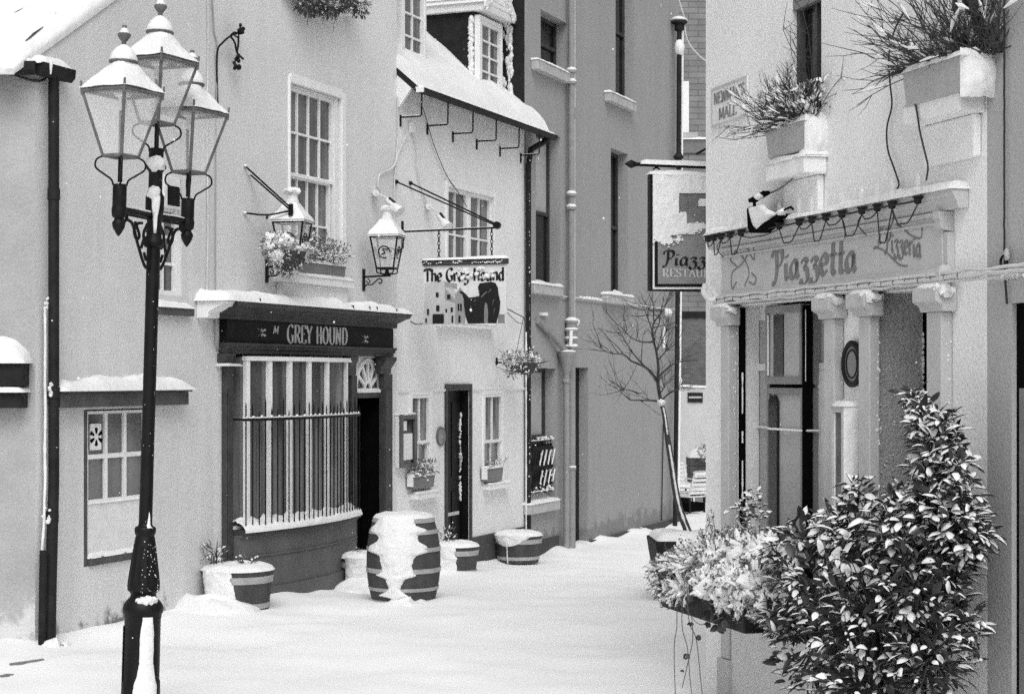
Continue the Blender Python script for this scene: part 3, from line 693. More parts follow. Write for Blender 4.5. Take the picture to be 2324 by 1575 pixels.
# ================================================================== WHITE HOUSE WITH DORMERS
D0, D1 = B1, L.s(1190)
D = thing('dormer_house', 'white cottage with snowy dormered roof between the pub and the grey building', 'house', L.P((D0 + D1) / 2, -1, 0))
EO, EH = .27, 6.38
opU = op(L, 1014, 424, 1118, 738, .10)
opG1 = op(L, 931, 898, 973, 1112, .05); opG2 = op(L, 1097, 896, 1137, 1092, .05); opDD = op(L, 1013, 886, 1064, 1275, .18)
m = MB(); wall(m, L, D0 + .001, D1, GB, EH + .1, [opU, opG1, opG2, opDD]); m.box(L, D0 + .01, D1 - .01, -5, -.41, GB, EH)
fin(m, 'wall', STUC_D, D)
# band over the ground floor
hbnd = L.h(1050, 884)
m = MB(); m.prism(L, [(.001, hbnd - .03), (.02, hbnd - .025), (.03, hbnd + .01), (.001, hbnd + .02)], D0 + .01, opDD[0] - .08); m.prism(L, [(.001, hbnd - .03), (.02, hbnd - .025), (.03, hbnd + .01), (.001, hbnd + .02)], opDD[1] + .08, D1 - .03)
fin(m, 'string_course', STUC_D, D)
pt_ = L.h(1090, 1215)
simple(D, 'plinth', PLINTH, L, (opDD[1] + .09, D1 - .01, .002, .03, GB, pt_))
# windows
a, b, c, d, dep = opU; mm_ = (a + b) / 2
u1_ = sash(D, L, (a, mm_ - .035, c, d, dep), 2, 3, .05, .025, PANE, WHITE, o=-.08); sash(D, L, (mm_ + .035, b, c, d, dep), 2, 3, .05, .025, PANE, WHITE, o=-.08)
m = MB(); m.box(L, mm_ - .033, mm_ + .033, -.08, -.02, c + .002, d - .002); m.box(L, a - .06, a - .002, -.01, .03, c, d + .08); m.box(L, b + .002, b + .06, -.01, .03, c, d + .08); m.box(L, a - .0, b + .0, -.01, .031, d + .002, d + .09)
fin(m, 'architrave', WHITE, D, bevel=.005)
s0, s1, h0, h1 = L.rect(1000, 737, 1122, 748, .08); us = simple(D, 'sill', WHITE, L, (s0, s1, -.02, .1, c - .07, c - .002)); snowcap(us, L, s0, s1, -.02, .1, c, .03, 23)
for i, o_ in enumerate((opG1, opG2)):
    a, b, c, d, dep = o_; mid = L.h(950, 1006) if i == 0 else L.h(1115, 1003)
    w_ = sash(D, L, (a, b, mid, d, dep), 2, 1, .035, .022, PANE, WHITE, o=-.03); w2 = sash(D, L, (a, b, c, mid + .02, dep), 2, 1, .035, .022, PANE, WHITE, o=-.055)
    m = MB(); m.box(L, a - .05, a - .002, -.01, .02, c, d + .07); m.box(L, b + .002, b + .09, -.01, .02, c, d + .07); m.box(L, a, b, -.01, .021, d + .002, d + .08)
    fin(m, 'architrave', WHITE, D, bevel=.004)
    snowcap(w_, L, a, b, -.03, .02, mid + .035, .012, 29, over=0)
    st = simple(D, 'sill', WHITE, L, (a - .05, b + .1, -.02, .13, c - .09, c - .002)); snowcap(st, L, a - .05, b + .1, -.02, .13, c - .002, .03, 33 + i)
# door ajar
a, b, c, d, dep = opDD
m = MB(); m.box(L, a - .07, a - .002, .003, .03, -.4, d + .09); m.box(L, b + .002, b + .07, .003, .03, -.4, d + .09); m.box(L, a - .0, b + .0, .003, .032, d + .002, d + .09)
fin(m, 'door_frame', DARKP, D, bevel=.006)
m = MB(); m.box(L, a + .002, b - .002, -.17, -.12, c, d - .002)
for v0_, v1_ in ((.08, .42), (.5, .93)):
    for u0, u1 in ((.1, .45), (.55, .9)): m.box(L, a + (b - a) * u0, a + (b - a) * u1, -.119, -.105, c + (d - c) * v0_, c + (d - c) * v1_)
dr = fin(m, 'door', BLACKP, D, bevel=.008)
simple(dr, 'letter_plate', LET_G, L, (a + .18, b - .14, -.104, -.09, c + (d - c) * .28, c + (d - c) * .3))
m = MB(); m.ball(L.P(b - .12, -.08, c + (d - c) * .61), .035, 8, 6); m.tube([L.P(b - .12, -.12, c + (d - c) * .61), L.P(b - .12, -.08, c + (d - c) * .61)], .015, 6); m.tube([L.P(b - .12, -.085, c + (d - c) * .6), L.P(b - .12, -.08, c + (d - c) * .56)], .018, 6)
fin(m, 'knocker', HOOP, dr, smooth=50)
simple(D, 'door_jamb', BLACKP, L, (b - .02, b - .002, -.118, -.002, c, d - .003))
m = MB(); rr = random.Random(18)
for k in range(70):
    t = rr.random(); m.ball(L.P(b - .05 - rr.random() * .06, -.1, c + (d - c) * (.36 + .5 * t)), rr.uniform(.006, .02), 5, 4, 1.8, .5)
fin(m, 'snow', SNOW, dr, smooth=60)
# roof
pit = .86
def RP(s, o): return L.P(s, o, EH + pit * (EO - o))
e_l, e_r = D0 + .005, L.s(1207)
m = MB(); th_ = Vector((0, 0, -.1))
m.slab([RP(e_l, EO), RP(e_r, EO), RP(e_r, -4.2), RP(e_l, -4.2)], th_); rf = fin(m, 'roof', SLATE, D)
m = MB(); rows = []
for i in range(70):
    u = i / 69; s = e_l - .005 + (e_r + .02 - e_l) * u; row = []
    for j in range(46):
        v = j / 45; o = EO + .04 - v * 4.4
        n_ = noise.fractal(Vector((s * .9, o * .9, 7)), .7, 2, 4)
        ed = min(1, v * 26) ** .5
        row.append(RP(s, o) + Vector((0, 0, (.17 + .05 * n_) * ed + .003)))
    rows.append(row)
m.grid(rows)
m.poly([r_[0] for r_ in rows] + [RP(e_r, EO + .03), RP(e_l, EO + .03)])
m.poly(rows[0] + [RP(e_l - .005, -4.1), RP(e_l - .005, EO + .04)]); m.poly(rows[-1][::-1] + [RP(e_r + .02, EO + .04), RP(e_r + .02, -4.1)])
fin(m, 'snow', SNOW, rf, smooth=50)
m = MB(); n = 9      # half-round gutter
gs0, gs1 = L.s(942, EO), L.s(1262, EO + .1); go, gh2 = EO + .02, EH - .06
def gutter_line(mb, F, s0, s1, o, h, r, n=9):
    prof = [(o + r * math.cos(math.pi * i / n), h - r * math.sin(math.pi * i / n)) for i in range(n + 1)]
    prof += [(p[0] * .86 + o * .14, p[1] * .86 + h * .14) for p in prof[::-1]]
    mb.prism(F, prof, s0, s1)
gutter_line(m, L, gs0, gs1, go + .05, gh2, .07); gt = fin(m, 'gutter', PIPE, D, smooth=40)
m = MB(); m.box(L, gs0 - .01, gs0, go, go + .11, gh2 - .06, gh2); m.snow(L, gs0, gs1, go - .03, go + .1, gh2 + .0, .05, 44, over=0); fin(m, 'snow', SNOW, gt, smooth=60)
m = MB(); m.slab([RP(e_l + .002, EO - .01), RP(e_l + .002, 0), L.P(e_l + .002, .0, EH - .25), L.P(e_l + .002, .03, EH - .3)], L.P(.05, 0, 0) - L.P(0, 0, 0)); fin(m, 'verge', STUC_D, D)
for x in (908, 969, 1027, 1081, 1134, 1181):
    s = L.s(x); hh = EH - .42
    m = MB(); m.tube([L.P(s, .01, hh), L.P(s, .3, hh + .0), L.P(s, .315, hh + .02), L.P(s, .32, gh2 - .06)], .011, 6); m.box(L, s - .02, s + .02, .002, .015, hh - .12, hh + .03)
    gb_ = fin(m, 'gutter_bracket', IRON, D)
    m = MB(); m.box(L, s - .008, s + .008, .05, .28, hh + .012, hh + .02); fin(m, 'snow', SNOW, gb_)
# dormers
def dormer(x0, x1, of, ytop, hb_o, label):
    s0, s1 = L.s(x0, of), L.s(x1, of); hb = EH + pit * (EO - of) - .05; ht = L.h(x0, ytop, of)
    m = MB(); m.box(L, s0 + .004, s1 - .004, -4, of - .09, hb - .4, ht); dm = fin(m, 'dormer', SLATE, D, label=label)
    w_ = sash(dm, L, (s0 + .07, s1 - .06, hb + .09, ht - .12, .0), 2, 4, .05, .026, PANE, WHITE, o=of - .06)
    m = MB(); m.box(L, s0, s0 + .068, of - .09, of, hb, ht - .05); m.box(L, s1 - .058, s1, of - .09, of, hb, ht - .05); m.box(L, s0 + .07, s1 - .06, of - .09, of + .03, hb, hb + .088); m.box(L, s0 + .07, s1 - .06, of - .09, of, ht - .118, ht - .05)
    fin(m, 'frame', WHITE, dm, bevel=.005)
    m = MB(); m.box(L, s0 - .08, s1 + .08, -3.5, of + .12, ht + .002, ht + .2); fin(m, 'eaves_board', OFFW, dm, bevel=.01)
    m = MB(); m.snow(L, s0 - .08, s1 + .08, -2.0, of + .12, ht + .2, .14, 51, step=.08)
    fin(m, 'snow', SNOW, dm, smooth=60)
    return s0, s1, hb, ht, dm
dormer(912, 968, -.22, -110, 0, 'dormer against the pub wall')
s0, s1, hb, ht, dm = dormer(1089, 1141, -.28, 26, 0, 'dormer with dark slate cheek')
m = MB(); gm = (s0 + s1) / 2; of = -.28 + .13      # scalloped barge boards
for sgn in (-1, 1):
    pl = []
    for i in range(13):
        t = i / 12; s = gm + sgn * (s1 - s0 + .3) / 2 * t; pl.append((s, ht + .62 - .5 * t))
    for i in range(12):
        dz = .13 + .05 * math.sin(i * 2.1)
        m.slab([L.P(pl[i][0], of, pl[i][1]), L.P(pl[i + 1][0], of, pl[i + 1][1]), L.P(pl[i + 1][0], of, pl[i + 1][1] - dz), L.P(pl[i][0], of, pl[i][1] - dz)], L.P(0, .04, 0) - L.P(0, 0, 0))
fin(m, 'barge_board', WHITE, dm)
m = MB(); m.slab([L.P(s0 - .12, of, ht + .12), L.P(s1 + .12, of, ht + .12), L.P(gm, of, ht + .62)], L.P(0, -3, 0) - L.P(0, 0, 0)); fin(m, 'gable', STUC_D, dm)
m = MB()
for k in range(26):
    h = hb + .2 + (ht - hb - .3) * k / 25; m.ball(L.P(s0 - .005, -.42 + .03 * noise.noise((k * .9, 0, 0)), h), .045, 6, 4, 1.1, .5)
fin(m, 'snow', SNOW, dm, smooth=60)
# black pipe on the corner
cp = thing('drainpipe', 'thin black snow flecked drainpipe at the corner of the white cottage', 'drainpipe', L.P(D1, .08, 0))
m = MB(); s = D1 - .0
m.tube([L.P(L.s(1245, .3), .3, gh2 - .05), L.P(s + .25, .22, gh2 - .12), L.P(s + .05, .09, gh2 - .25), L.P(s, .07, gh2 - .5), L.P(s, .07, 3), L.P(s, .07, -.3)], [.05, .05, .05, .042, .04, .04], 10); fin(m, 'pipe', PIPE, cp, smooth=50)
m = MB(); rr = random.Random(9)
for k in range(60):
    h = rr.uniform(-.1, gh2 - .4); r = rr.uniform(.003, .011); m.ball(L.P(s - rr.uniform(.01, .05), .1, h), r, 5, 4, 1.6, .3)
pl = [L.P(s - .05, .05, 3.2 - k * .12) for k in range(29)]; m.tube(pl, [.012 + .008 * noise.noise((k * .8, 0, 4)) for k in range(29)], 5)
fin(m, 'snow', SNOW, cp, smooth=60)

# ================================================================== GREY BUILDING
C0, C1 = D1 + .06, L.s(1541)
C = thing('grey_building', 'tall mid grey rendered building with narrow deep windows and a doorway', 'building', L.P((C0 + C1) / 2, -1, -.4))
DW = .24
cw = [op(L, 1227, 22, 1287, 172, DW), op(L, 1397, -120, 1440, 240, DW), op(L, 1216, 292, 1272, 652, DW), op(L, 1386, 336, 1425, 674, DW), op(L, 1206, 836, 1262, 1130, DW)]
cw = [o_[:2] + (o_[2], o_[3], DW) for o_ in cw]
opCD = op(L, 1302, 834, 1335, 1245, .4); opCD = opCD[:2] + (GB - .3, opCD[3], .17)
m = MB(); wall(m, L, C0, C1, GB - .5, 15, cw + [opCD], back=-.6); m.box(L, C0 + .01, C1 - .01, -7, -.62, GB - .5, 14.9)
fin(m, 'wall', STUC_C, C)
m = MB(); m.box(L, C0 - .05, C0 - .001, -5, -.02, 5.5, 15); sw = fin(m, 'side_wall', SLATE, C, label='dark slate hung side wall above the cottage roof')
m = MB(); rr = random.Random(12)
for k in range(46):
    for _ in range(3): m.ball(L.P(C0 - .055, -.22 - .3 * rr.random() ** 2, 6.7 + k * .06), rr.uniform(.012, .045), 6, 5, 1.9, .6)
fin(m, 'snow', SNOW, sw, smooth=60)
sills = [(1218, 137, 1290, 186), (1383, 208, 1442, 248), (1210, 641, 1275, 664), (1376, 656, 1436, 684), (1201, 1122, 1268, 1143)]
for i, (o_, sx) in enumerate(zip(cw, sills)):
    a, b, c, d, dep = o_
    m = MB(); mid = c + (d - c) * .48; o = -dep
    m.box(L, a + .002, a + .05, o + .004, o + .05, c, d); m.box(L, b - .05, b - .002, o + .004, o + .05, c, d); m.box(L, a + .05, b - .05, o + .004, o + .05, d - .06, d - .002); m.box(L, a + .05, b - .05, o + .004, o + .055, mid - .03, mid + .03); m.box(L, a + .05, b - .05, o + .004, o + .05, c, c + .05)
    f_ = fin(m, 'window', DARKP, C, bevel=.004)
    m = MB(); m.box(L, a, b, o - .03, o + .002, c, mid); fin(m, 'pane', PANED, f_)
    m = MB(); m.box(L, a, b, o - .03, o + .0025, mid + .001, d); fin(m, 'upper_pane', BLIND if i in (2, 4) else PANED, f_)
    s0, s1 = L.s(sx[0], .1), L.s(sx[2], .1)
    st = simple(C, 'sill', CONC, L, (s0, s1, .002, .13, c - .17, c - .005), (a + .002, b - .002, -.23, .001, c - .1, c - .004), bevel=.012)
    m = MB(); m.snow(L, s0, s1, .0, .13, c - .005, .05, 60 + i); m.snow(L, a + .02, b - .02, -.2, .0, c - .004, .13, 70 + i, over=0, taper=2); fin(m, 'snow', SNOW, st, smooth=60)
# doorway
a, b, c, d, dep = opCD
m = MB(); m.box(L, a - .01, b + .01, -.25, -.172, c, d); m.box(L, a + .02, b - .1, -.171, -.16, -.2, d - .3); fin(m, 'door', BLACKP, C)
# string course and plinth
hsx = L.h(1400, 688)
m = MB(); m.prism(L, [(.001, hsx - .05), (.025, hsx - .045), (.03, hsx), (.001, hsx + .02)], C0 + .02, C1); sc_ = fin(m, 'string_course', STUC_C, C)
m = MB(); m.snow(L, C0 + .02, C1, .0, .035, hsx + .005, .02, 77, step=.05, over=0)
for k in range(16): m.ball(L.P(L.s(1312 + k * 3.2), .03, hsx + .02), .025 + .015 * math.sin(k * 3), 6, 4, .7, .4)
fin(m, 'snow', SNOW, sc_, smooth=60)
ph = L.h(1440, 1200)
m = MB()
m.box(L, C0 + .05, L.s(1264), .002, .04, GB - .5, L.h(1235, 1222)); m.box(L, opCD[1] + .01, C1 + .02, .002, .05, GB - .5, ph)
fin(m, 'plinth', PLINTH, C)
# window guard in front of the low window
gdr = thing('window_guard', 'ornate black iron window guard with snow on its bars', 'window guard', L.pt(1230, 1115, .02))
s0, s1, h0, h1 = L.rect(1205, 1003, 1252, 1112, .02); o = .02
m = MB(); m.box(L, s0, s1, o - .01, o + .01, h1 - .012, h1 + .012); m.box(L, s0, s1, o - .01, o + .01, h0 - .012, h0 + .012)
rr = random.Random(2)
for i in range(8):
    s = s0 + (s1 - s0) * (i + .5) / 8; m.tube([L.P(s, o, h0), L.P(s, o, h1 + .05)], .011, 6)
    for hh in (.15, .5, .85): m.ball(L.P(s + .03, o, h0 + (h1 - h0) * hh), .04, 6, 5, 1.2, .2)
    m.tube(spline([L.P(s - .06, o, h0 + .1), L.P(s + .05, o, h0 + .25), L.P(s - .04, o, h0 + .42), L.P(s + .06, o, h1 - .05)], 5), .012, 6)
fin(m, 'grille', IRON, gdr)
m = MB()
for i in range(4):
    for hh in (.12, .52):
        s = s0 + (s1 - s0) * (.35 + .2 * i); m.tube([L.P(s, o + .02, h0 + (h1 - h0) * hh), L.P(s + .14, o + .02, h0 + (h1 - h0) * (hh + .3))], .014, 6)
for i in range(60): m.ball(L.P(rr.uniform(s0, s1), o + .03, rr.choice((h1 + .03, h0 + .02, h0 + .05, h0 + .08, h1 + .06, rr.uniform(h0, h1)))), rr.uniform(.01, .026), 5, 4, .8, .4)
m.box(L, s0, s1, o - .01, o + .014, h1 + .0125, h1 + .026); m.box(L, s0, s1, o - .01, o + .014, h0 + .0125, h0 + .03)
fin(m, 'snow', SNOW, gdr, smooth=60)
# rainwater pipes
bp = thing('soil_pipe', 'tall fat grey soil pipe with banded joints on the grey building', 'pipe', L.pt(1296, 1240, .12))
s = L.s(1297, .1); o = .1; hJ = L.h(1297, 730, o)
m = MB(); m.tube([L.P(s, o, hJ), L.P(s, o, 14.8)], .055, 14); m.tube([L.P(s, o, hJ + .02), L.P(s, o, hJ - .32)], .095, 14); m.tube([L.P(s - .02, o, hJ - .3), L.P(s - .02, o, -.75)], .075, 14); fin(m, 'pipe', PIPEG, bp, smooth=50)
ms = MB()
for y in (160, 186, 440, 470, 728, 748, 768, 786, 1060):
    h = L.h(1297, y, o); rr_ = .085 if y < 700 or y > 1000 else .11
    m = MB(); m.lathe(L.P(s - (.02 if y > 1000 else 0), o, h), [(rr_ * .8, -.05), (rr_, -.04), (rr_, 0), (rr_ * .8, .02)], 14); fin(m, 'joint', PIPEG, bp, smooth=40)
    ms.lathe(L.P(s - (.02 if y > 1000 else 0), o, h), [(rr_ * 1.02, 0), (rr_ * .98, .02), (rr_ * .6, .05), (rr_ * .3, .07)], 14)
m = MB(); m.box(L, s + .04, s + .14, o - .06, o + .05, hJ - .16, hJ - .02); fin(m, 'inlet', PIPEG, bp)
m2 = [L.P(s + .05, o + .03, 7 + k * .2) for k in range(30)]
ms.tube(m2, .02, 6); ms.tube([L.P(s + .055, o + .03, hJ + k * (6.8 - hJ) / 20) for k in range(21)], .016, 6)
ms.ball(L.P(s + .12, o, hJ - .0), .1, 10, 6, .8, .3); ms.tube([L.P(s - .1, o + .03, hJ - .15), L.P(s - .13, o + .03, hJ - .42)], .03, 8)
fin(ms, 'snow', SNOW, bp, smooth=60)
hp = thing('hopper_pipe', 'slim grey waste pipe with hopper head and slanting branch', 'pipe', L.pt(1283, 1240, .12))
s = L.s(1283, .12); o = .14; hh = L.h(1283, 800, o)
m = MB(); m.tube([L.P(s, o, hh - .3), L.P(s, o, -.7)], .05, 12); m.lathe(L.P(s, o, hh - .36), [(.05, 0), (.07, .06), (.13, .3), (.15, .33), (.15, .36), (.12, .37)], 14)
m.lathe(L.P(s, o, hh - .5), [(.05, -.02), (.07, 0), (.07, .05), (.05, .07)], 12)
fin(m, 'pipe', PIPEG, hp, smooth=50)
m = MB(); pa = L.pt(1220, 727, .04); pb = L.pt(1253, 760, .08); pc = L.pt(1282, 795, .13)
m.tube([pa, pa.lerp(pb, .95)], .06, 10); m.tube([pb, pc], .048, 10); fin(m, 'branch_pipe', PIPEG, hp, smooth=50)
m = MB(); m.lathe(L.P(s, o, hh + .01), [(.155, 0), (.15, .02), (.08, .035), (.01, .04)], 14); a_ = L.at(1228, 716, .03); m.box(L, a_[0], a_[0] + .22, .002, .07, a_[1], a_[1] + .05); m.ball(L.P(s + .06, .25, -.46), .16, 10, 6, .6, .3); fin(m, 'snow', SNOW, hp, smooth=60)
# pipe on the far corner of the grey building
vp = thing('vent_pipe', 'snow streaked black vent pipe on the far corner of the grey building', 'pipe', L.pt(1541, 1200, .1))
o = .16; s = L.s(1540, o); htp = L.h(1546, 55, o)
m = MB(); m.tube([L.P(s - .25, o, -.7), L.P(s - .03, o, 5.0), L.P(s + .05, o, htp)], .046, 10); m.tube([L.P(s - .6, .03, 1.6), L.P(s - .72, .03, -.3)], .012, 6)
fin(m, 'pipe', PIPE, vp, smooth=50)
m = MB(); m.tube([L.P(s - .22, o + .06, 0), L.P(s - .0, o + .06, 5.0), L.P(s + .08, o + .06, htp)], [.026, .022, .026], 6); m.ball(L.P(s + .08, o, htp + .06), .17, 10, 6, .35, .2); m.ball(L.P(s + .05, o, htp - .5), .1, 10, 8, 1.8, .2)
m.ball(L.P(s - .02, o, L.h(1540, 420, o)), .11, 8, 8, 2, .2); m.ball(L.P(s - .05, o, L.h(1540, 863, o)), .09, 8, 6, 1, .2); m.ball(L.P(s - .4, o - .1, L.h(1530, 710, o)), .09, 8, 6, 1, .2)
m.tube([L.P(s - .62, .05, L.h(1515, 742, 0)), L.P(s - .64, .05, L.h(1515, 790, 0))], .03, 6)
fin(m, 'snow', SNOW, vp, smooth=60)
m = MB(); m.lathe(L.P(s + .06, o, htp - .04), [(.05, -.15), (.1, -.1), (.1, .0), (.16, .03), (.16, .06), (.02, .08)], 12); fin(m, 'cap', PIPE, vp, smooth=40); m = MB(); m.lathe(L.P(s - .0, o, L.h(1540, 357, o)), [(.06, -.07), (.11, 0), (.06, .07)], 12); fin(m, 'collar', PIPE, vp, smooth=40)
# ================================================================== THINGS FIXED TO THE LEFT FRONTAGE
nL = Vector((L.n.x, L.n.y, 0)); uL = Vector((L.u.x, L.u.y, 0)); ZV = Vector((0, 0, 1))
# sign plane perpendicular to the frontage: S.s runs outwards
def cross_frame(F, s):
    q = F.p + F.u * s; return Fr((q.x, q.y), (F.n.x, F.n.y), (-F.u.x, -F.u.y))
sg = L.s(912); X = cross_frame(L, sg)
if X.n.y > 0: X.n = -X.n
hs_ = thing('hanging_sign', 'painted pub sign with a dark dog and grey houses hanging from an iron bracket', 'sign', L.P(sg, 0, 3.5))
a0, t0 = X.at(962, 604); a1, _ = X.at(1147, 604); b0 = X.h(1050, 735); t1 = X.h(1050, 588)
m = MB(); m.box(X, a0, a1 + .02, -.02, .02, b0, t0); bd = fin(m, 'board', SIGNW, hs_, bevel=.004)
m = MB(); m.box(X, a0 - .01, a1 + .03, -.05, .05, t0 + .001, t1); fr_ = fin(m, 'top_rail', DARKP, hs_, bevel=.006)
m = MB(); m.snow(X, a0 - .01, a1 + .03, -.06, .05, t1, .035, 81); 
for i in range(40):
    t = (i / 39); m.ball(X.P(a0 + (a1 - a0) * t, .05, t0 + .02 + .05 * abs(noise.noise((i * .7, 3, 3)))), .012 + .012 * abs(noise.noise((i * .37, 1, 3))), 6, 4, .7, .6) if noise.noise((i * .21, 8, 3)) > -.05 else None
fin(m, 'snow', SNOW, fr_, smooth=60)
SX = lambda u, v: (X.P(a0 + u, .02, b0 + v), Vector((X.n.x, X.n.y, 0)))
SWd, SHt = a1 - a0, t0 - b0
lettering('The Grey Hound', lambda u, v: SX(u + .02, v + SHt - .21), .165, .22, 35, .03, width=SWd - .02, mat=LET_K, parent=bd)
m = MB(); rr = random.Random(8)      # snow stuck on the lettering
for i in range(46):
    t = rr.random(); u = SWd * (.32 + .55 * t); v = SHt - .12 + rr.uniform(-.06, .07)
    if u > SWd * .86 or (SWd * .42 > u): continue
    m.ball(X.P(a0 + u, .024, b0 + v), rr.uniform(.015, .04), 6, 4, .9, .5)
fin(m, 'snow', SNOW, bd, smooth=60)
def picture(parts, parent):
    for nm, mat, polys, z in parts:
        mm = MB()
        for p in polys:
            mm.slab([X.P(a0 + u * SWd, .0202 + z, b0 + v * SHt) for u, v in p], Vector((X.n.x, X.n.y, 0)) * .003)
        fin(mm, nm, mat, parent)
def rects(l): return [[(a, b), (c, b), (c, d), (a, d)] for a, b, c, d in l]
PG1 = M('picture_pale', .50, .6); PG2 = M('picture_mid', .30, .6)
picture([('picture', PG1, [[(.0, 0), (.27, 0), (.27, .74), (.02, .7)], [(.27, 0), (.42, 0), (.42, .5), (.35, .66), (.27, .62)]], 0),
         ('picture', PG2, [[(.40, .0), (.52, 0), (.52, .5), (.46, .62), (.40, .5)], [(.27, .42), (.40, .36), (.40, .4), (.27, .62)], [(.27, .72), (.42, .68), (.42, .60), (.27, .64)]], .0035),
         ('picture', LET_K, rects([(.12, .01, .26, .17), (.16, .46, .195, .54), (.165, .22, .205, .32), (.05, .16, .075, .26), (.28, .2, .30, .26), (.345, .2, .37, .28), (.355, .02, .375, .14), (.43, .22, .45, .34), (.46, .22, .48, .34), (.44, .02, .465, .14), (.03, .03, .05, .1), (.30, .42, .34, .5)]), .007),
         ('picture', GREYD, rects([(.92, 0.0, 1.0, .15)]), .0035)], bd)
dog = [(.56, .0), (.53, .12), (.51, .3), (.505, .42), (.49, .5), (.45, .54), (.47, .56), (.52, .52), (.57, .44), (.64, .45), (.70, .47), (.69, .55), (.68, .62), (.70, .68), (.76, .69), (.84, .70), (.89, .68), (.92, .6), (.93, .48), (.95, .36), (.94, .2), (.91, .06), (.9, 0)]
picture([('dog_figure', LET_K, [dog], .011), ('dog_figure', GREYD, [[(.755, .02), (.77, .0), (.80, .0), (.805, .2), (.79, .33), (.77, .36), (.757, .25)], [(.72, .44), (.79, .53), (.785, .54), (.72, .46)], [(.80, .5), (.84, .57), (.835, .58)], [(.62, .36), (.66, .40), (.655, .41)], [(.85, .3), (.88, .4), (.875, .41)], [(.58, .2), (.60, .3), (.595, .3)], [(.87, .12), (.885, .25), (.88, .25)]], .0145)], bd)
m = MB(); hr_ = X.h(1000, 523)
m.tube([X.P(0, 0, hr_), X.P(X.s(1130), 0, hr_ + .01)], .014, 8)
ps, pe = L.pt(900, 413, .01), X.P(X.s(1128), 0, hr_ + .03)
m.tube([L.pt(900, 413, .01), pe], .012, 6); m.tube([L.pt(932, 416, .01), pe + Vector((0, 0, .02))], .012, 6)
m.box(X, -.0, .02, -.02, .02, hr_ - .22, hr_ + .14); m.tube([X.P(X.s(1128), -.03, hr_ + .04), X.P(X.s(1128), .03, hr_ + .04)], .05, 8)
for x, y in ((900, 413), (932, 416)): m.ball(L.pt(x, y, .02), .03, 6, 5)
fin(m, 'bracket', IRON, hs_, smooth=50)
m = MB(); m.box(X, .05, X.s(1120), -.008, .008, hr_ + .012, hr_ + .024); fin(m, 'snow', SNOW, hs_)
for xx in (996, 1116):
    m = MB(); ax = X.s(xx); n = 8
    for i in range(n):
        z = hr_ - (hr_ - t1) * (i + .5) / n; r = (hr_ - t1) / n * .62
        pl = [X.P(ax + (.018 * math.cos(t) if i % 2 else 0), (0 if i % 2 else .018 * math.cos(t)), z + r * math.sin(t)) for t in [2 * math.pi * k / 8 for k in range(9)]]
        m.tube(pl, .006, 5, cap=False)
    fin(m, 'chain', IRON, hs_)
# empty bracket left of the pub window
br = thing('sign_bracket', 'bare rusty bracket of two stay rods and a bar beside the tall pub window', 'bracket', L.pt(555, 480))
m = MB(); tip = L.pt(660, 478, .42)
m.tube([L.pt(557, 378, .01), tip + Vector((0, 0, .03))], .011, 6); m.tube([L.pt(566, 395, .01), tip], .011, 6); m.tube(spline([L.pt(556, 484, .01), L.pt(608, 488, .2), tip], 6), .012, 6)
m.tube([tip + Vector((0, 0, -.06)), tip + Vector((0, 0, .07))], .03, 6); m.tube([L.pt(607, 488, .2), L.pt(605, 497, .2)], .015, 5)
fin(m, 'rod', IRON, br, smooth=50)
m = MB()
for p in (L.pt(557, 376, .02), L.pt(566, 395, .02), L.pt(556, 483, .02), tip + Vector((0, 0, .08))): m.ball(p, .02, 6, 5, .8, .4)
fin(m, 'snow', SNOW, br, smooth=60)
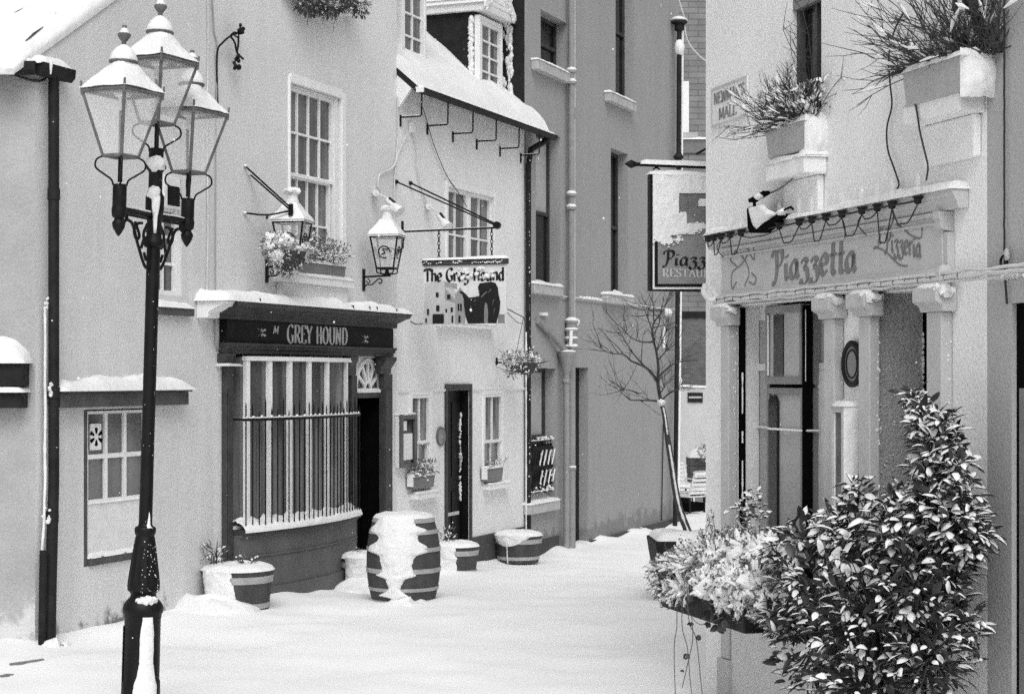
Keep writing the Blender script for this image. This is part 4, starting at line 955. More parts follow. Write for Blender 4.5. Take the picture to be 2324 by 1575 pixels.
# wall lanterns
def wall_lantern(x, y, label):
    """x, y: foot of the bracket plate"""
    s, h = L.at(x, y, 0.0); t = thing('wall_lantern', label, 'lantern', L.P(s, 0, h), 'lanterns over the pub front')
    O = .34; hb_ = h + .12
    m = MB(); m.box(L, s - .025, s + .025, .002, .02, h - .06, h + .22); m.tube([L.P(s, .01, hb_), L.P(s, O + .05, hb_ + .01)], .014, 6)
    m.tube(spline([L.P(s, .02, hb_ - .13), L.P(s, .06, hb_ - .1), L.P(s, .13, hb_ - .1), L.P(s, .22, hb_ - .03), L.P(s, .27, hb_ - .05), L.P(s, .25, hb_ - .09), L.P(s, .22, hb_ - .07)], 5), .009, 5)
    m.tube(spline([L.P(s, .07, hb_ - .02), L.P(s, .1, hb_ - .06), L.P(s, .07, hb_ - .08), L.P(s, .05, hb_ - .05)], 5), .008, 5)
    fin(m, 'bracket', IRON, t, smooth=50)
    c = L.P(s, O, hb_); ang = math.atan2(nL.y, nL.x) + R(12)
    def ring(r, z): return [c + Vector((r * math.cos(ang + R(45) + k * math.pi / 2), r * math.sin(ang + R(45) + k * math.pi / 2), z)) for k in range(4)]
    zb, zt, rb, rt = .10, .50, .155, .25
    m = MB(); A_, B_ = ring(rb, zb), ring(rt, zt)
    for k in range(4): m.tube([A_[k], B_[k]], .012, 5); m.tube([A_[k], A_[(k + 1) % 4]], .012, 5); m.tube([B_[k], B_[(k + 1) % 4]], .014, 5)
    for k in range(4): m.tube(spline([A_[k], c + (A_[k] - c) * .9 + Vector((0, 0, -.05)), c + Vector((0, 0, .03))], 5), .009, 5)
    m.lathe(c, [(.03, -.0), (.035, .03), (.02, .08), (.03, .12)], 8)
    fr = fin(m, 'lantern_frame', IRON, t, smooth=50)
    m = MB()
    for k in range(4): m.slab([A_[k], A_[(k + 1) % 4], B_[(k + 1) % 4], B_[k]], (c - (A_[k] + B_[(k + 1) % 4]) / 2).normalized() * .004)
    fin(m, 'glass', LGLASS, fr)
    m = MB(); m.lathe(c + Vector((0, 0, .14)), [(.03, 0), (.05, .06), (.045, .16), (.02, .2)], 10); fin(m, 'bulb', BLINDW, fr, smooth=60)
    m = MB()      # emblem on two panes
    for k in range(4):
        ctr = (A_[k] + A_[(k + 1) % 4] + B_[k] + B_[(k + 1) % 4]) / 4; ux = (B_[(k + 1) % 4] - B_[k]).normalized(); uz = ((B_[k] + B_[(k + 1) % 4]) / 2 - (A_[k] + A_[(k + 1) % 4]) / 2).normalized(); nn = ux.cross(uz); nn = nn if nn.dot(ctr - c) > 0 else -nn; ctr = ctr + nn * .006
        m.tube([ctr + (ux * math.cos(q) + uz * math.sin(q)) * .075 for q in [2 * math.pi * i / 16 for i in range(14)]], .008, 4)
        m.tube(spline([ctr + ux * .05 + uz * .03, ctr - ux * .02 + uz * .035, ctr + ux * .01 - uz * .01, ctr - ux * .04 - uz * .03], 5), .008, 4)
    fin(m, 'emblem', IRON, fr)
    m = MB(); Rf = [ring(rt + .035, zt), ring(rt + .01, zt + .04), ring(.17, zt + .12), ring(.10, zt + .20), ring(.08, zt + .22)]
    for q, w_ in zip(Rf, Rf[1:]):
        for k in range(4): m.poly([q[k], q[(k + 1) % 4], w_[(k + 1) % 4], w_[k]])
    m.poly(Rf[0][::-1]); m.lathe(c + Vector((0, 0, zt + .2)), [(.08, 0), (.075, .05), (.06, .08), (.06, .13), (.085, .14), (.085, .15), (.01, .2)], 10)
    rf = fin(m, 'cap', OFFW, t, smooth=35)
    m = MB(); jj = []
    Rs = [[p + Vector((0, 0, .012)) + (p - c).normalized() * .012 for p in q] for q in Rf[:-1]]
    for q, w_ in zip(Rs, Rs[1:]):
        for k in range(4): m.poly([q[k], q[(k + 1) % 4], w_[(k + 1) % 4], w_[k]])
    m.ball(c + Vector((0, 0, zt + .355)), .095, 12, 8, .45, .35); fin(m, 'snow', SNOW, rf, smooth=30)
    return t
wall_lantern(824, 650, 'clear glass wall lantern with an emblem, by the right end of the pub cornice')
wall_lantern(604, 630, 'wall lantern half hidden by the flower basket beside the tall window')
# plants: generic helpers
def leafy(mb, c, r, n, size, rng, up=.3, sq=(1, 1, 1), shell=.55, snowmb=None, snowp=.0):
    for _ in range(n):
        d = Vector((rng.gauss(0, 1), rng.gauss(0, 1), rng.gauss(0, 1))).normalized(); q = shell + (1 - shell) * rng.random()
        p = c + Vector((d.x * r * sq[0], d.y * r * sq[1], d.z * r * sq[2])) * q
        ax = (d + Vector((rng.uniform(-.7, .7), rng.uniform(-.7, .7), rng.uniform(-.5, .5) + up))).normalized()
        sd = ax.cross(Vector((rng.gauss(0, .5), rng.gauss(0, .5), 1))).normalized(); s = size * rng.uniform(.6, 1.3)
        nn = sd.cross(ax); nn = nn if nn.z > 0 else -nn
        leaf(mb, p, ax, sd, nn, s, s * .38)
        if snowmb is not None and rng.random() < snowp * (.4 + .6 * max(0, nn.z)): leafsnow(snowmb, p, ax, sd, nn, s, s * .38, rng)
def leaf(mb, p, ax, sd, nn, l, w):
    dz = -nn * l; vs = [p]
    for f, k, dr in ((.2, .7, .0), (.48, 1.0, .02), (.78, .66, .07)):
        c = p + ax * l * f + dz * dr; vs += [c - sd * w * .5 * k + nn * w * .16 * k, c, c + sd * w * .5 * k + nn * w * .16 * k]
    vs.append(p + ax * l + dz * .15)
    mb.add(vs, [(0, 2, 1), (0, 3, 2), (1, 2, 5, 4), (2, 3, 6, 5), (4, 5, 8, 7), (5, 6, 9, 8), (7, 8, 10), (8, 9, 10)])
def leafsnow(mb, p, ax, sd, nn, l, w, rng, th=.16):
    t = (nn * .5 + Vector((0, 0, .5))) * l * th * .5; a0_, a1_ = rng.uniform(.0, .18), rng.uniform(.72, 1.02); dz = -nn * l; q0 = p + nn * .004; vs = [q0 + ax * l * a0_]; js = rng.uniform(-.12, .12)
    for f, k, dr in ((.14, .62, .0), (.36, .98, .01), (.64, .95, .04), (.86, .6, .09)):
        k *= rng.uniform(.8, 1.08); c = q0 + ax * l * (a0_ + (a1_ - a0_) * f) + dz * dr + sd * w * js * k
        vs += [c - sd * w * .5 * k + nn * w * .12, c - sd * w * .22 * k + t * k, c + sd * w * .22 * k + t * k * rng.uniform(.8, 1.2), c + sd * w * .5 * k + nn * w * .12]
    vs.append(q0 + ax * l * a1_ + dz * .13); fs = [(0, i + 1, i) for i in (1, 2, 3)] + [(17, i, i + 1) for i in (13, 14, 15)]
    for r_ in range(3): fs += [(1 + r_ * 4 + j, 2 + r_ * 4 + j, 6 + r_ * 4 + j, 5 + r_ * 4 + j) for j in range(3)]
    mb.add(vs, fs); return
    u = Vector((0, 0, 1)); q = p; k = 1
    P_ = [q + ax * l * (a0_), q + ax * l * (a0_ + .3) + sd * w * .5, q + ax * l * (a1_ - .25) + sd * w * .45, q + ax * l * a1_ - nn * l * .08, q + ax * l * (a1_ - .25) - sd * w * .45, q + ax * l * (a0_ + .3) - sd * w * .5]
    t = (nn * .6 + u * .4) * l * th * k
    mid = [q + ax * l * (a0_ + .25) + t, q + ax * l * (a1_ - .28) + t * .9]
    mb.add(P_ + mid, [(0, 6, 1), (1, 6, 7, 2), (2, 7, 3), (0, 5, 6), (5, 4, 7, 6), (4, 3, 7), (0, 1, 2, 3, 4, 5)])
def twigs(mb, base, n, length, rng, lean, r=.006, spread=.6, kids=3, snowmb=None, snowp=0, up=.8, ss=1.0):
    for i in range(n):
        b = Vector(base(rng)); d = (Vector(lean) + Vector((rng.gauss(0, spread), rng.gauss(0, spread), abs(rng.gauss(up, .35))))).normalized()
        l = length * rng.uniform(.5, 1.1); pts = [b]
        for k in range(5):
            d = (d + Vector((rng.gauss(0, .2), rng.gauss(0, .2), rng.gauss(.02, .15)))).normalized(); pts.append(pts[-1] + d * l / 5)
        mb.tube(pts, [r, r * .9, r * .8, r * .65, r * .5, r * .3], 4)
        for _ in range(kids):
            k = rng.randint(1, 4); d2 = (d + Vector((rng.gauss(0, .6), rng.gauss(0, .6), rng.gauss(.1, .4)))).normalized(); l2 = l * rng.uniform(.15, .4)
            p0 = pts[k]; p1 = p0 + d2 * l2 * .5; p2 = p1 + (d2 + Vector((rng.gauss(0, .2), rng.gauss(0, .2), .1))).normalized() * l2 * .5
            mb.tube([p0, p1, p2], [r * .6, r * .45, r * .25], 4)
            if snowmb is not None and rng.random() < snowp: snowmb.tube([p0.lerp(p1, .3) + Vector((0, 0, r)), p1 + Vector((0, 0, r * 1.6)), p2.lerp(p1, .4) + Vector((0, 0, r))], [.004 * ss, rng.uniform(.008, .018) * ss, .004 * ss], 5)
        if snowmb is not None and rng.random() < snowp:
            k = rng.randint(1, 4); snowmb.tube([pts[k - 1] + Vector((0, 0, r)), pts[k - 1].lerp(pts[k], .5) + Vector((0, 0, r * 2)), pts[k] + Vector((0, 0, r))], [.005 * ss, rng.uniform(.010, .022) * ss, .005 * ss], 5)
def window_box(F, x0, x1, ytop, ybot, o0, o1, label, mat=BOXG, name='window_box', group='window boxes'):
    a, h1 = F.at(x0, ytop, o1); b, h0 = F.at(x1, ybot, o1)
    h1 = F.h((x0 + x1) / 2, ytop, o1); h0 = F.h((x0 + x1) / 2, ybot, o1)
    t = thing(name, label, 'window box', F.P((a + b) / 2, (o0 + o1) / 2, h0), group)
    m = MB(); c = .02; P_ = F.P
    lo = [P_(a + .02, o0, h0), P_(b - .02, o0, h0), P_(b - .02, o1 - .015, h0), P_(a + .02, o1 - .015, h0)]; hi = [P_(a, o0, h1), P_(b, o0, h1), P_(b, o1, h1), P_(a, o1, h1)]
    m.box8(lo + hi); bx = fin(m, 'trough', mat, t, bevel=.008)
    return t, a, b, h0, h1, bx
# window box on the tall pub window
t, a, b, h0, h1, bx = window_box(L, 678, 786, 598, 631, .0, .15, 'grey window box of snowy bedding plants under the tall pub window', BOXD)
snowcap(t, L, a, b, 0, .15, h1, .05, 91)
rng = random.Random(11); mf, mS, mt = MB(), MB(), MB()
for i in range(9):
    p = L.P(a + (b - a) * (i + .3) / 9, .1, h1 + .10 + .12 * rng.random()); leafy(mf, p, .14, 90, .045, rng, sq=(1, 1, 1.3), snowmb=mS, snowp=.75)
twigs(mt, lambda r_: L.P(r_.uniform(a, b), .08, h1), 46, .32, rng, nL * .3, .005, .4, 3, mS, .6)
fin(mf, 'foliage', HEATH, t); fin(mt, 'stem', TWIGG, t); fin(mS, 'snow', SNOW, t, smooth=60)
# hanging basket by the left lantern
hb1 = thing('flower_basket', 'snow laden flower basket hanging over the left wall lantern', 'hanging basket', L.pt(655, 600, .4))
rng = random.Random(15); mf, mS, mt = MB(), MB(), MB()
for x, y, r in ((640, 560, .16), (655, 582, .16), (675, 575, .15), (618, 548, .10), (693, 572, .12), (612, 562, .09), (655, 600, .12), (628, 585, .1)):
    p = L.pt(x, y, .42 if x > 625 else .36); r *= 1.2; leafy(mf, p, r, 120, .042, rng, up=-.2, snowmb=mS, snowp=.8)
    mS.ball(p + Vector((0, 0, r * .25)), r * .66, 14, 9, .8, .6)
twigs(mt, lambda r_: L.pt(r_.uniform(615, 690), r_.uniform(555, 600), .4), 60, .24, rng, nL * .2, .005, .8, 3, mS, .4, up=.1)
fin(mf, 'foliage', HEATH, hb1); fin(mt, 'stem', TWIG, hb1); fin(mS, 'snow', SNOW, hb1, smooth=60)
m = MB(); m.lathe(L.pt(655, 612, .42), [(.03, -.02), (.12, .04), (.19, .16), (.2, .2)], 12); fin(m, 'basket', TWIG, hb1)
# shrub on the topmost sill of the pub
t, a, b, h0, h1, bx = window_box(L, 690, 770, -30, 10, -.1, .12, 'window box of overhanging evergreen at the very top of the pub wall')
rng = random.Random(19); mf, mS, mt = MB(), MB(), MB()
for i in range(12):
    p = L.pt(688 + i * 11.5, 2 + 12 * math.sin(i * 1.3) + (12 if i in (3, 4, 5) else 0), .16); leafy(mf, p, .14, 130, .05, rng, up=-.3, snowmb=mS, snowp=.05)
twigs(mt, lambda r_: L.pt(r_.uniform(690, 815), r_.uniform(-5, 25), .16), 60, .3, rng, (0.3, 0, -.5), .005, .7, 3, mS, .1, up=-.2)
fin(mf, 'foliage', M('evergreen_sprig', .07, .8, .5, 14), t); fin(mt, 'stem', TWIG, t); fin(mS, 'snow', SNOW, t, smooth=60)
# window boxes of the cottage
for k, (x0, x1, yt, yb, lab) in enumerate(((939, 988, 1078, 1108, 'grey box of thin dry plants under the cottage window left of the door'), (1107, 1143, 1060, 1092, 'small grey box of snow under the cottage window right of the door'))):
    t, a, b, h0, h1, bx = window_box(L, x0, x1, yt, yb, .02, .125, lab, BOXD)
    rng = random.Random(40 + k); mS, mt, mf = MB(), MB(), MB(); mS.snow(L, a, b, .02, .125, h1, .04, 95 + k)
    mS.box(L, a - .012, a + .006, .03, .118, h0 + .04, h1 + .01)
    twigs(mt, lambda r_: L.P(r_.uniform(a, b), .11, h1), 34 if k == 0 else 10, .28 if k == 0 else .2, rng, nL * .2, .005, .45, 3, mS, .35)
    if k == 0:
        for i in range(6): leafy(mf, L.P(a + (b - a) * (i + .5) / 6, .11, h1 + .1), .1, 26, .05, rng, snowmb=mS, snowp=.4)
        fin(mf, 'foliage', HEATH, t)
    fin(mt, 'stem', TWIGG, t); fin(mS, 'snow', SNOW, t, smooth=60)
# hanging basket at the corner of the cottage
hb2 = thing('hanging_basket', 'snowy hanging basket on chains by the black corner drainpipe', 'hanging basket', L.pt(1175, 845, .4))
rng = random.Random(23); mf, mS, mt = MB(), MB(), MB(); O = .42
for x, y, r, s_ in ((1172, 812, .12, .25), (1185, 826, .16, .5), (1160, 826, .12, .5), (1205, 818, .15, 1), (1220, 818, .1, 1), (1193, 836, .13, .8), (1160, 845, .10, .4), (1150, 812, .08, .3)):
    p = L.pt(x, y, O); leafy(mf, p, r, 70, .05, rng, up=.2, snowmb=mS, snowp=s_)
    if s_ > .4: mS.ball(p + Vector((0, 0, r * .2)), r * .6 * (.6 + .5 * s_), 10, 7, .75, .5)
twigs(mt, lambda r_: L.pt(r_.uniform(1150, 1215), r_.uniform(810, 850), O), 60, .28, rng, (0, 0, 0), .005, .8, 3, mS, .4, up=.2)
fin(mf, 'foliage', HEATH, hb2); fin(mt, 'stem', TWIG, hb2); fin(mS, 'snow', SNOW, hb2, smooth=60)
m = MB(); m.lathe(L.pt(1190, 850, O), [(.05, 0), (.14, .04), (.2, .14), (.21, .18)], 12); fin(m, 'basket', TWIG, hb2)
m = MB(); tp = L.pt(1188, 720, O)
for dx in (-.15, .17): m.tube([L.pt(1190, 822, O) + Vector((dx, 0, 0)), tp], .004, 4)
m.tube([L.pt(1126, 822, .01), L.pt(1148, 824, .2)], .014, 6); m.box(L, L.s(1126) - .02, L.s(1126) + .02, .002, .02, L.h(1126, 828), L.h(1126, 812)); m.tube([L.pt(1130, 690, .01), tp], .008, 5)
fin(m, 'chain', IRON, hb2)
# spotlights and their cables
def spot(x, y, tx, ty, o1, label):
    t = thing('spotlight', label, 'spotlight', L.pt(x, y), 'spotlights over the hanging sign')
    m = MB(); a_, b_ = L.pt(x, y, .01), L.pt(tx, ty, o1); m.tube([a_, L.pt(x, y, .1)], .045, 10); m.tube([L.pt(x, y, .1), a_.lerp(b_, .45) + nL * .08], .016, 6); fin(m, 'arm', OFFW, t, smooth=50)
    d = (b_ - a_.lerp(b_, .35)); d.normalize(); c0 = a_.lerp(b_, .45) + nL * .06
    m = MB(); m.tube([c0, c0 + d * .10, c0 + d * .16, c0 + d * .27], [.04, .045, .05, .085], 12); fin(m, 'head', OFFW, t, smooth=50)
    m = MB(); m.tube([c0 + d * .04 + ZV * .03, c0 + d * .16 + ZV * .04], .03, 8); fin(m, 'lamp_back', PIPE, t, smooth=50); return t
spot(853, 438, 888, 472, .25, 'left white spotlight on the pub wall aimed at the hanging sign')
spot(973, 468, 1002, 510, .25, 'right white spotlight on the cottage wall above the hanging sign')
jb = thing('junction_box', 'small pale junction box under the cottage gutter with cables to the spotlights', 'junction box', L.pt(932, 290))
m = MB(); a_, h_ = L.at(930, 302); m.box(L, a_ - .05, a_ + .08, .002, .06, h_, h_ + .14); fin(m, 'box', OFFW, jb, bevel=.01)
m = MB(); m.tube(spline([L.pt(x, y, .03) for x, y in ((926, 302), (905, 345), (895, 375), (880, 388), (862, 396), (858, 420), (863, 438))], 8), .012, 6)
m.tube(spline([L.pt(x, y, .03) for x, y in ((936, 302), (944, 330), (948, 390), (960, 440), (973, 468))], 8), .009, 6); fin(m, 'cable', CABW, jb, smooth=60)
cable('wall_cable', 'pale cable down the joint between pub and cottage', L, [(902, 220), (903, 310), (899, 360), (895, 420), (893, 520)], .009, CABW)
cable('wall_cable', 'long thin wire slanting from the gutter over the cottage window', L, [(957, 240), (965, 262), (985, 330), (1012, 395), (1035, 430), (1060, 470)], .006, CABK, .04)
cable('wall_cable', 'thin wire from the sign down to the corner drainpipe', L, [(1145, 702), (1172, 730), (1188, 735)], .005, CABK, .06)
cable('chain_cable', 'short hanging chain between the pub cornice and the sign', L, [(932, 730), (945, 736), (960, 734), (972, 728)], .007, CABK, .3)
# menu case and plaque on the cottage
mc = thing('menu_case', 'dark framed menu case with white papers beside the pub door', 'menu case', L.pt(915, 1060))
s0, h1 = L.at(907, 941, .16); s1, h0 = L.at(942, 1060, .16)
s0 = L.s(911, .1); s1 = L.s(945, .1)
m = MB(); m.box(L, s0, s1, .002, .07, h0, h1); fin(m, 'case', OFFW, mc, bevel=.008)
m = MB(); f = .05
for bx_ in ((s0 - .01, s0 + f, .071, .11, h0, h1), (s1 - f, s1 + .01, .071, .11, h0, h1), (s0 + f, s1 - f, .071, .109, h1 - f - .02, h1), (s0 + f, s1 - f, .071, .109, h0, h0 + f)): m.box(L, *bx_)
fin(m, 'frame', MIDP, mc, bevel=.004)
simple(mc, 'pane', PANED, L, (s0 + f, s1 - f, .072, .08, h0 + f, h1 - f))
simple(mc, 'paper', SIGNW, L, (s0 + .09, s0 + .2, .081, .085, h1 - .22, h1 - .09)); simple(mc, 'paper', SIGNW, L, (s0 + .08, s1 - .09, .081, .085, h0 + .1, h1 - .26))
snowcap(mc, L, s0, s1, 0, .1, h1, .025, 97)
pq = thing('wall_plaque', 'dark oval plaque between the cottage window and its door', 'plaque', L.pt(998, 1010))
c_ = L.at(998, 990); m = MB(); m.slab([L.P(c_[0] + .125 * math.cos(t), .002, c_[1] + .125 * math.sin(t)) for t in [2 * math.pi * i / 28 for i in range(28)]], nL * .03); fin(m, 'disc', PANE, pq)
m = MB(); m.tube([L.P(c_[0] + .125 * math.cos(t), .025, c_[1] + .125 * math.sin(t)) for t in [2 * math.pi * i / 28 for i in range(29)]], .014, 6, cap=False); fin(m, 'rim', LET_D, pq)

# ================================================================== RESTAURANT (right)
nE = Vector((E.n.x, E.n.y, 0))
eE0, eE1 = E.s(1602), E.s(2240)
K = thing('restaurant', 'white restaurant with grey carved fascia and pilasters on the right', 'building', E.P((eE0 + eE1) / 2, -1, 0))
HC = 3.03      # height of the capitals
RW = .17
opS = (E.s(1674), E.s(1872), GB, HC - .02, RW)
opP = (E.s(1987), E.s(2104), GB, HC - .02, .30)
opK1 = op(E, 1787, -200, 1864, 262, .16); opK2 = op(E, 2136, -300, 2234, 150, .16)
opK1 = opK1[:2] + (E.h(1868, 346, .1), 6.6, .13); opK2 = opK2[:2] + (E.h(2236, 200, .05), 6.6, .13)
m = MB(); wall(m, E, eE0, eE1, GB, 8.5, [opS, opP, opK1, opK2], back=-.5); m.box(E, eE0 + .01, eE1 - .01, -6, -.51, GB, 8.4)
fin(m, 'wall', STUC_E, K)
# upper windows
for o_, lab in ((opK1, None), (opK2, None)):
    a, b, c, d, dep = o_; mid = E.h(1830, 22, -.1) if o_ is opK1 else c + 1.3
    sash(K, E, (a, b, mid, d, dep), 2, 1, .045, .03, PANED, GREYD, o=-.09); sash(K, E, (a, b, c, mid + .06, dep), 2, 1, .045, .03, PANED, LEDGE, o=-.12)
    sl2 = E.rect(1735, 382, 1868, 345, .17) if o_ is opK1 else E.rect(2033, 292, 2236, 245, .17)
    s0, s1 = E.s(1737, .17) if o_ is opK1 else E.s(2048, .17), E.s(1872, .02) if o_ is opK1 else E.s(2240, .0) - .01
    st = simple(K, 'sill', WHITE, E, (s0, s1, .002, .17, c - .12, c - .003), (s0 + .02, s1 - .04, .002, .05, c - .36, c - .121), bevel=.012)
    m = MB(); m.snow(E, s0 + .0, s1 + .005, .0, .17, c - .002, .05, 101, over=.01); m.snow(E, s1 - .16, s1 + .0, .0, .16, c + .01, .10, 103, over=.01, lump=.3); fin(m, 'snow', SNOW, st, smooth=60)
# shopfront pilasters
for x0, x1, lab in ((1635, 1653, 1), (1869, 1892, 2), (1948, 1973, 3), (2102, 2136, 4)):
    a, b = E.s(x0, .075), E.s(x1, .075)
    m = MB(); m.box(E, a, b, .002, .075, .45, HC - .16); m.box(E, a - .025, b + .025, .002, .095, GB, .448)
    p_ = fin(m, 'pilaster', GREYP, K, bevel=.008)
    m = MB(); m.prism(E, [(.002, HC - .16), (.09, HC - .16), (.095, HC - .13), (.115, HC - .12), (.14, HC - .105), (.14, HC - .02), (.002, HC - .02)], a - .05, b + .05); cp_ = fin(m, 'capital', GREYP, p_, bevel=.008)
    m = MB(); m.snow(E, a - .05, b + .05, .06, .14, HC - .02, .035, 111 + lab, over=.0); rr = random.Random(lab)
    for k in range(46): m.ball(E.P(b + .001, rr.gauss(.018, .012), rr.uniform(.8, HC - .2)), rr.uniform(.002, .007), 5, 4, 1.8, .5)
    m.ball(E.P(b + .045, .07, HC - .045), .05, 10, 7, .55, .6); m.ball(E.P(b + .02, .1, HC - .03), .045, 10, 7, .5, .6)
    fin(m, 'snow', SNOW, p_, smooth=60)
# fascia
fs0, fs1 = E.s(1637, .06), E.s(2138, .06)
f0, f1 = E.h(1880, 655, .06) - .0, E.h(1880, 500, .06)
FB, FT = HC + .03, 3.44
simple(K, 'fascia', GREYP, E, (fs0, fs1, .002, .06, FB + .02, FT), bevel=.004)
m = MB(); m.box(E, fs0 + .001, fs1 - .001, .061, .082, FT - .03, FT - .003); m.box(E, fs0 + .001, fs1 - .001, .061, .075, FT - .075, FT - .06); m.prism(E, [(.061, FB), (.085, FB), (.085, FB + .025), (.07, FB + .04), (.061, FB + .06)], fs0 + .001, fs1 - .001)
fin(m, 'moulding', GREYP, K, bevel=.003)
m = MB(); m.prism(E, [(.002, FB - .04), (.07, FB - .04), (.07, FB - .002), (.002, FB - .002)], fs0, fs1 + .0); fin(m, 'lintel', GREYP, K)
cE0, cE1 = E.s(1598, .1), E.s(2160, .11)
m = MB(); prof = [(.002, FT + .002), (.066, FT + .002), (.075, FT + .03), (.075, FT + .036), (.092, FT + .06), (.092, FT + .066), (.105, FT + .085), (.108, FT + .115), (.002, FT + .13)]
m.prism(E, prof, cE0, cE1); cor = fin(m, 'cornice', GREYP, K, bevel=.004)
m = MB(); m.snow(E, cE0, cE1, .0, .112, FT + .118, .055, 121, over=.012, lump=.6)
fin(m, 'snow', SNOW, cor, smooth=60)
m = MB(); a = fs1; m.prism(E, [(.002, FT - .12), (.085, FT - .1), (.09, FT - .05), (.1, FT - .045), (.1, FT - .002), (.002, FT - .002)], a - .035, a + .03); m.box(E, a + .002, a + .04, .002, .05, FB, FT - .121); m.ball(E.P(a + .02, .06, FB + .03), .05, 8, 6, 1, .2)
fin(m, 'scroll_bracket', GREYP, K, bevel=.006)
m = MB(); m.tube(spline([E.pt(1600, 648, .06), E.pt(1598, 665, .1), E.pt(1612, 680, .12), E.pt(1626, 676, .08), E.pt(1620, 660, .07)], 6), .022, 7); fin(m, 'scroll', OFFW, K, smooth=60)
# carved lettering
LD = M('carved_shadow_paint', .2, .7, .1, 8)
s_a, h_a = E.at(1752, 628, .06); s_b, h_b = E.at(1946, 605, .06)
lettering('Piazzetta', on(E, s_a, FB + .10, .06), .2, .2, 35, .05, width=s_b - s_a, mat=LD, parent=K)
s_a, h_a = E.at(2008, 590, .06); s_b, h_b = E.at(2092, 585, .06)
lettering('Pizzeria', on(E, s_a, FB + .20, .06, -.16), .13, .16, 35, .04, width=s_b - s_a, mat=LD, parent=K)
m = MB()      # ribbon round the word and leafy scroll at the left end
def fl2(pts, r=.006): m.tube(spline([E.pt(x, y, .061) for x, y in pts], 6), r, 5)
fl2([(1992, 552), (2010, 508), (2040, 512), (2068, 535), (2090, 540), (2093, 515)]); fl2([(1985, 560), (2010, 572), (2040, 600), (2060, 604)]); fl2([(1983, 565), (1995, 555), (2000, 500)])
fl2([(1672, 640), (1662, 655), (1662, 620), (1685, 598), (1700, 572), (1695, 565)]); fl2([(1668, 570), (1690, 590), (1700, 620), (1690, 650)]); fl2([(1700, 575), (1712, 590), (1710, 560)]); fl2([(1672, 605), (1658, 590), (1670, 570)]); fl2([(1706, 620), (1716, 632), (1712, 645), (1700, 640)])
fin(m, 'carving', LD, K)
# cables under the fascia
m = MB()
for k, (dz, r) in enumerate(((.0, .014), (.028, .011), (-.022, .009))):
    pl = [E.P(fs0 - .06 + (eE1 - fs0 + 1.4) * i / 70, .09 + .01 * noise.noise((i * .5, k, 1)), FB - .005 + dz + .012 * noise.noise((i * .35, k, 9))) for i in range(71)]
    m.tube(pl, r, 6)
fc = fin(m, 'rope_cable', CABW, None, smooth=60, label='bundle of snowy white cables along the bottom of the fascia', cat='cable')
for i in range(24): m = MB(); s = fs0 + (eE1 - fs0) * i / 24; m.tube([E.P(s, .085, FB - .035), E.P(s + .005, .104, FB + .0), E.P(s, .085, FB + .03)], .0035, 4); fin(m, 'cable_tie', CABK, fc)
# shop window between the first two pilasters
a, b = opS[0], opS[1]; rc = -RW
def ES(x, o): return E.s(x, o)
m = MB(); m.box(E, a, b, rc - .05, rc - .03, GB, HC); fin(m, 'window_back', MATT_BLACK, K)
wb_ = thing  # (no extra thing: the shop window is a part of the restaurant)
m = MB()
x_ = [ES(v, rc) for v in (1688, 1709, 1736, 1740, 1842, 1853, 1868)]
m.box(E, x_[0], x_[1], rc - .028, rc + .02, .3, HC - .05)
tr = E.h(1720, 832, rc)
m.box(E, x_[1], x_[3], rc - .028, rc + .012, tr - .03, tr + .02); m.box(E, x_[1], x_[1] + .03, rc - .028, rc + .012, .3, tr - .031); m.box(E, x_[4], x_[6] + .03, rc - .028, rc + .012, tr - .03, tr + .02); m.box(E, x_[5], x_[6] + .03, rc - .028, rc + .014, .3, tr - .031); m.box(E, x_[1], x_[3], rc - .028, rc + .01, HC - .12, HC - .02)
m.box(E, a + .0, b, rc - .028, rc + .03, GB, .3)
sw_ = fin(m, 'shop_window', OFFW, K, bevel=.004)
m = MB(); m.box(E, x_[1], x_[2] + .02, rc - .029, rc - .005, .3, HC - .1); m.box(E, x_[4], x_[6] + .05, rc - .029, rc - .005, .3, HC - .1); fin(m, 'pane', BLIND, sw_)
simple(K, 'stall_panel', M('panel_paint', .66, .6, .06, 4, .1, 40), E, (E.s(1659, .06), E.s(1868, .06), .002, .06, GB, .74))
# projecting door frame with transom light
d0, d1 = ES(1736, -.02), ES(1817, -.02); o1, o0 = -.02, rc - .02
tz = E.h(1776, 872, -.02); tz2 = E.h(1776, 693, -.02); dz1 = E.h(1776, 878, -.02)
m = MB(); f = .03
for bx_ in ((d0, d0 + f, o0, o1, tz + .05, tz2 - .05), (d1 - .025, d1, o0, o1, tz + .05, tz2 - .05), (d0, d1, o0, o1 + .003, tz, tz + .05), (d0, d1, o0, o1 + .003, tz2 - .05, tz2)): m.box(E, *bx_)
trf = fin(m, 'transom_light', GREYD, K, bevel=.004)
m = MB(); m.box(E, d0 + f, d1 - .025, o1 - .03, o1 - .02, tz + .05, tz2 - .05); fin(m, 'pane', BLIND, trf)
m = MB(); sm = d0 + (d1 - d0) * .2; m.box(E, sm, sm + .03 + (d1 - d0) * .22, o1 - .019, o1 - .012, tz + .06, tz2 - .06); fin(m, 'dark_pane', PANED, trf)
m = MB(); m.tube([E.P(d1 + .004, -.05, tz + .02 + k * (tz2 - tz - .06) / 24) for k in range(25)], [.010 + .004 * noise.noise((k, 2, 2)) for k in range(25)], 5); m.tube([E.P(d0 + f + .01, o1 - .006, tz + .06 + k * (tz2 - tz - .12) / 20) for k in range(21)], [.006 + .003 * noise.noise((k, 5, 2)) for k in range(21)], 5); fin(m, 'snow', SNOW, trf, smooth=60)
m = MB()
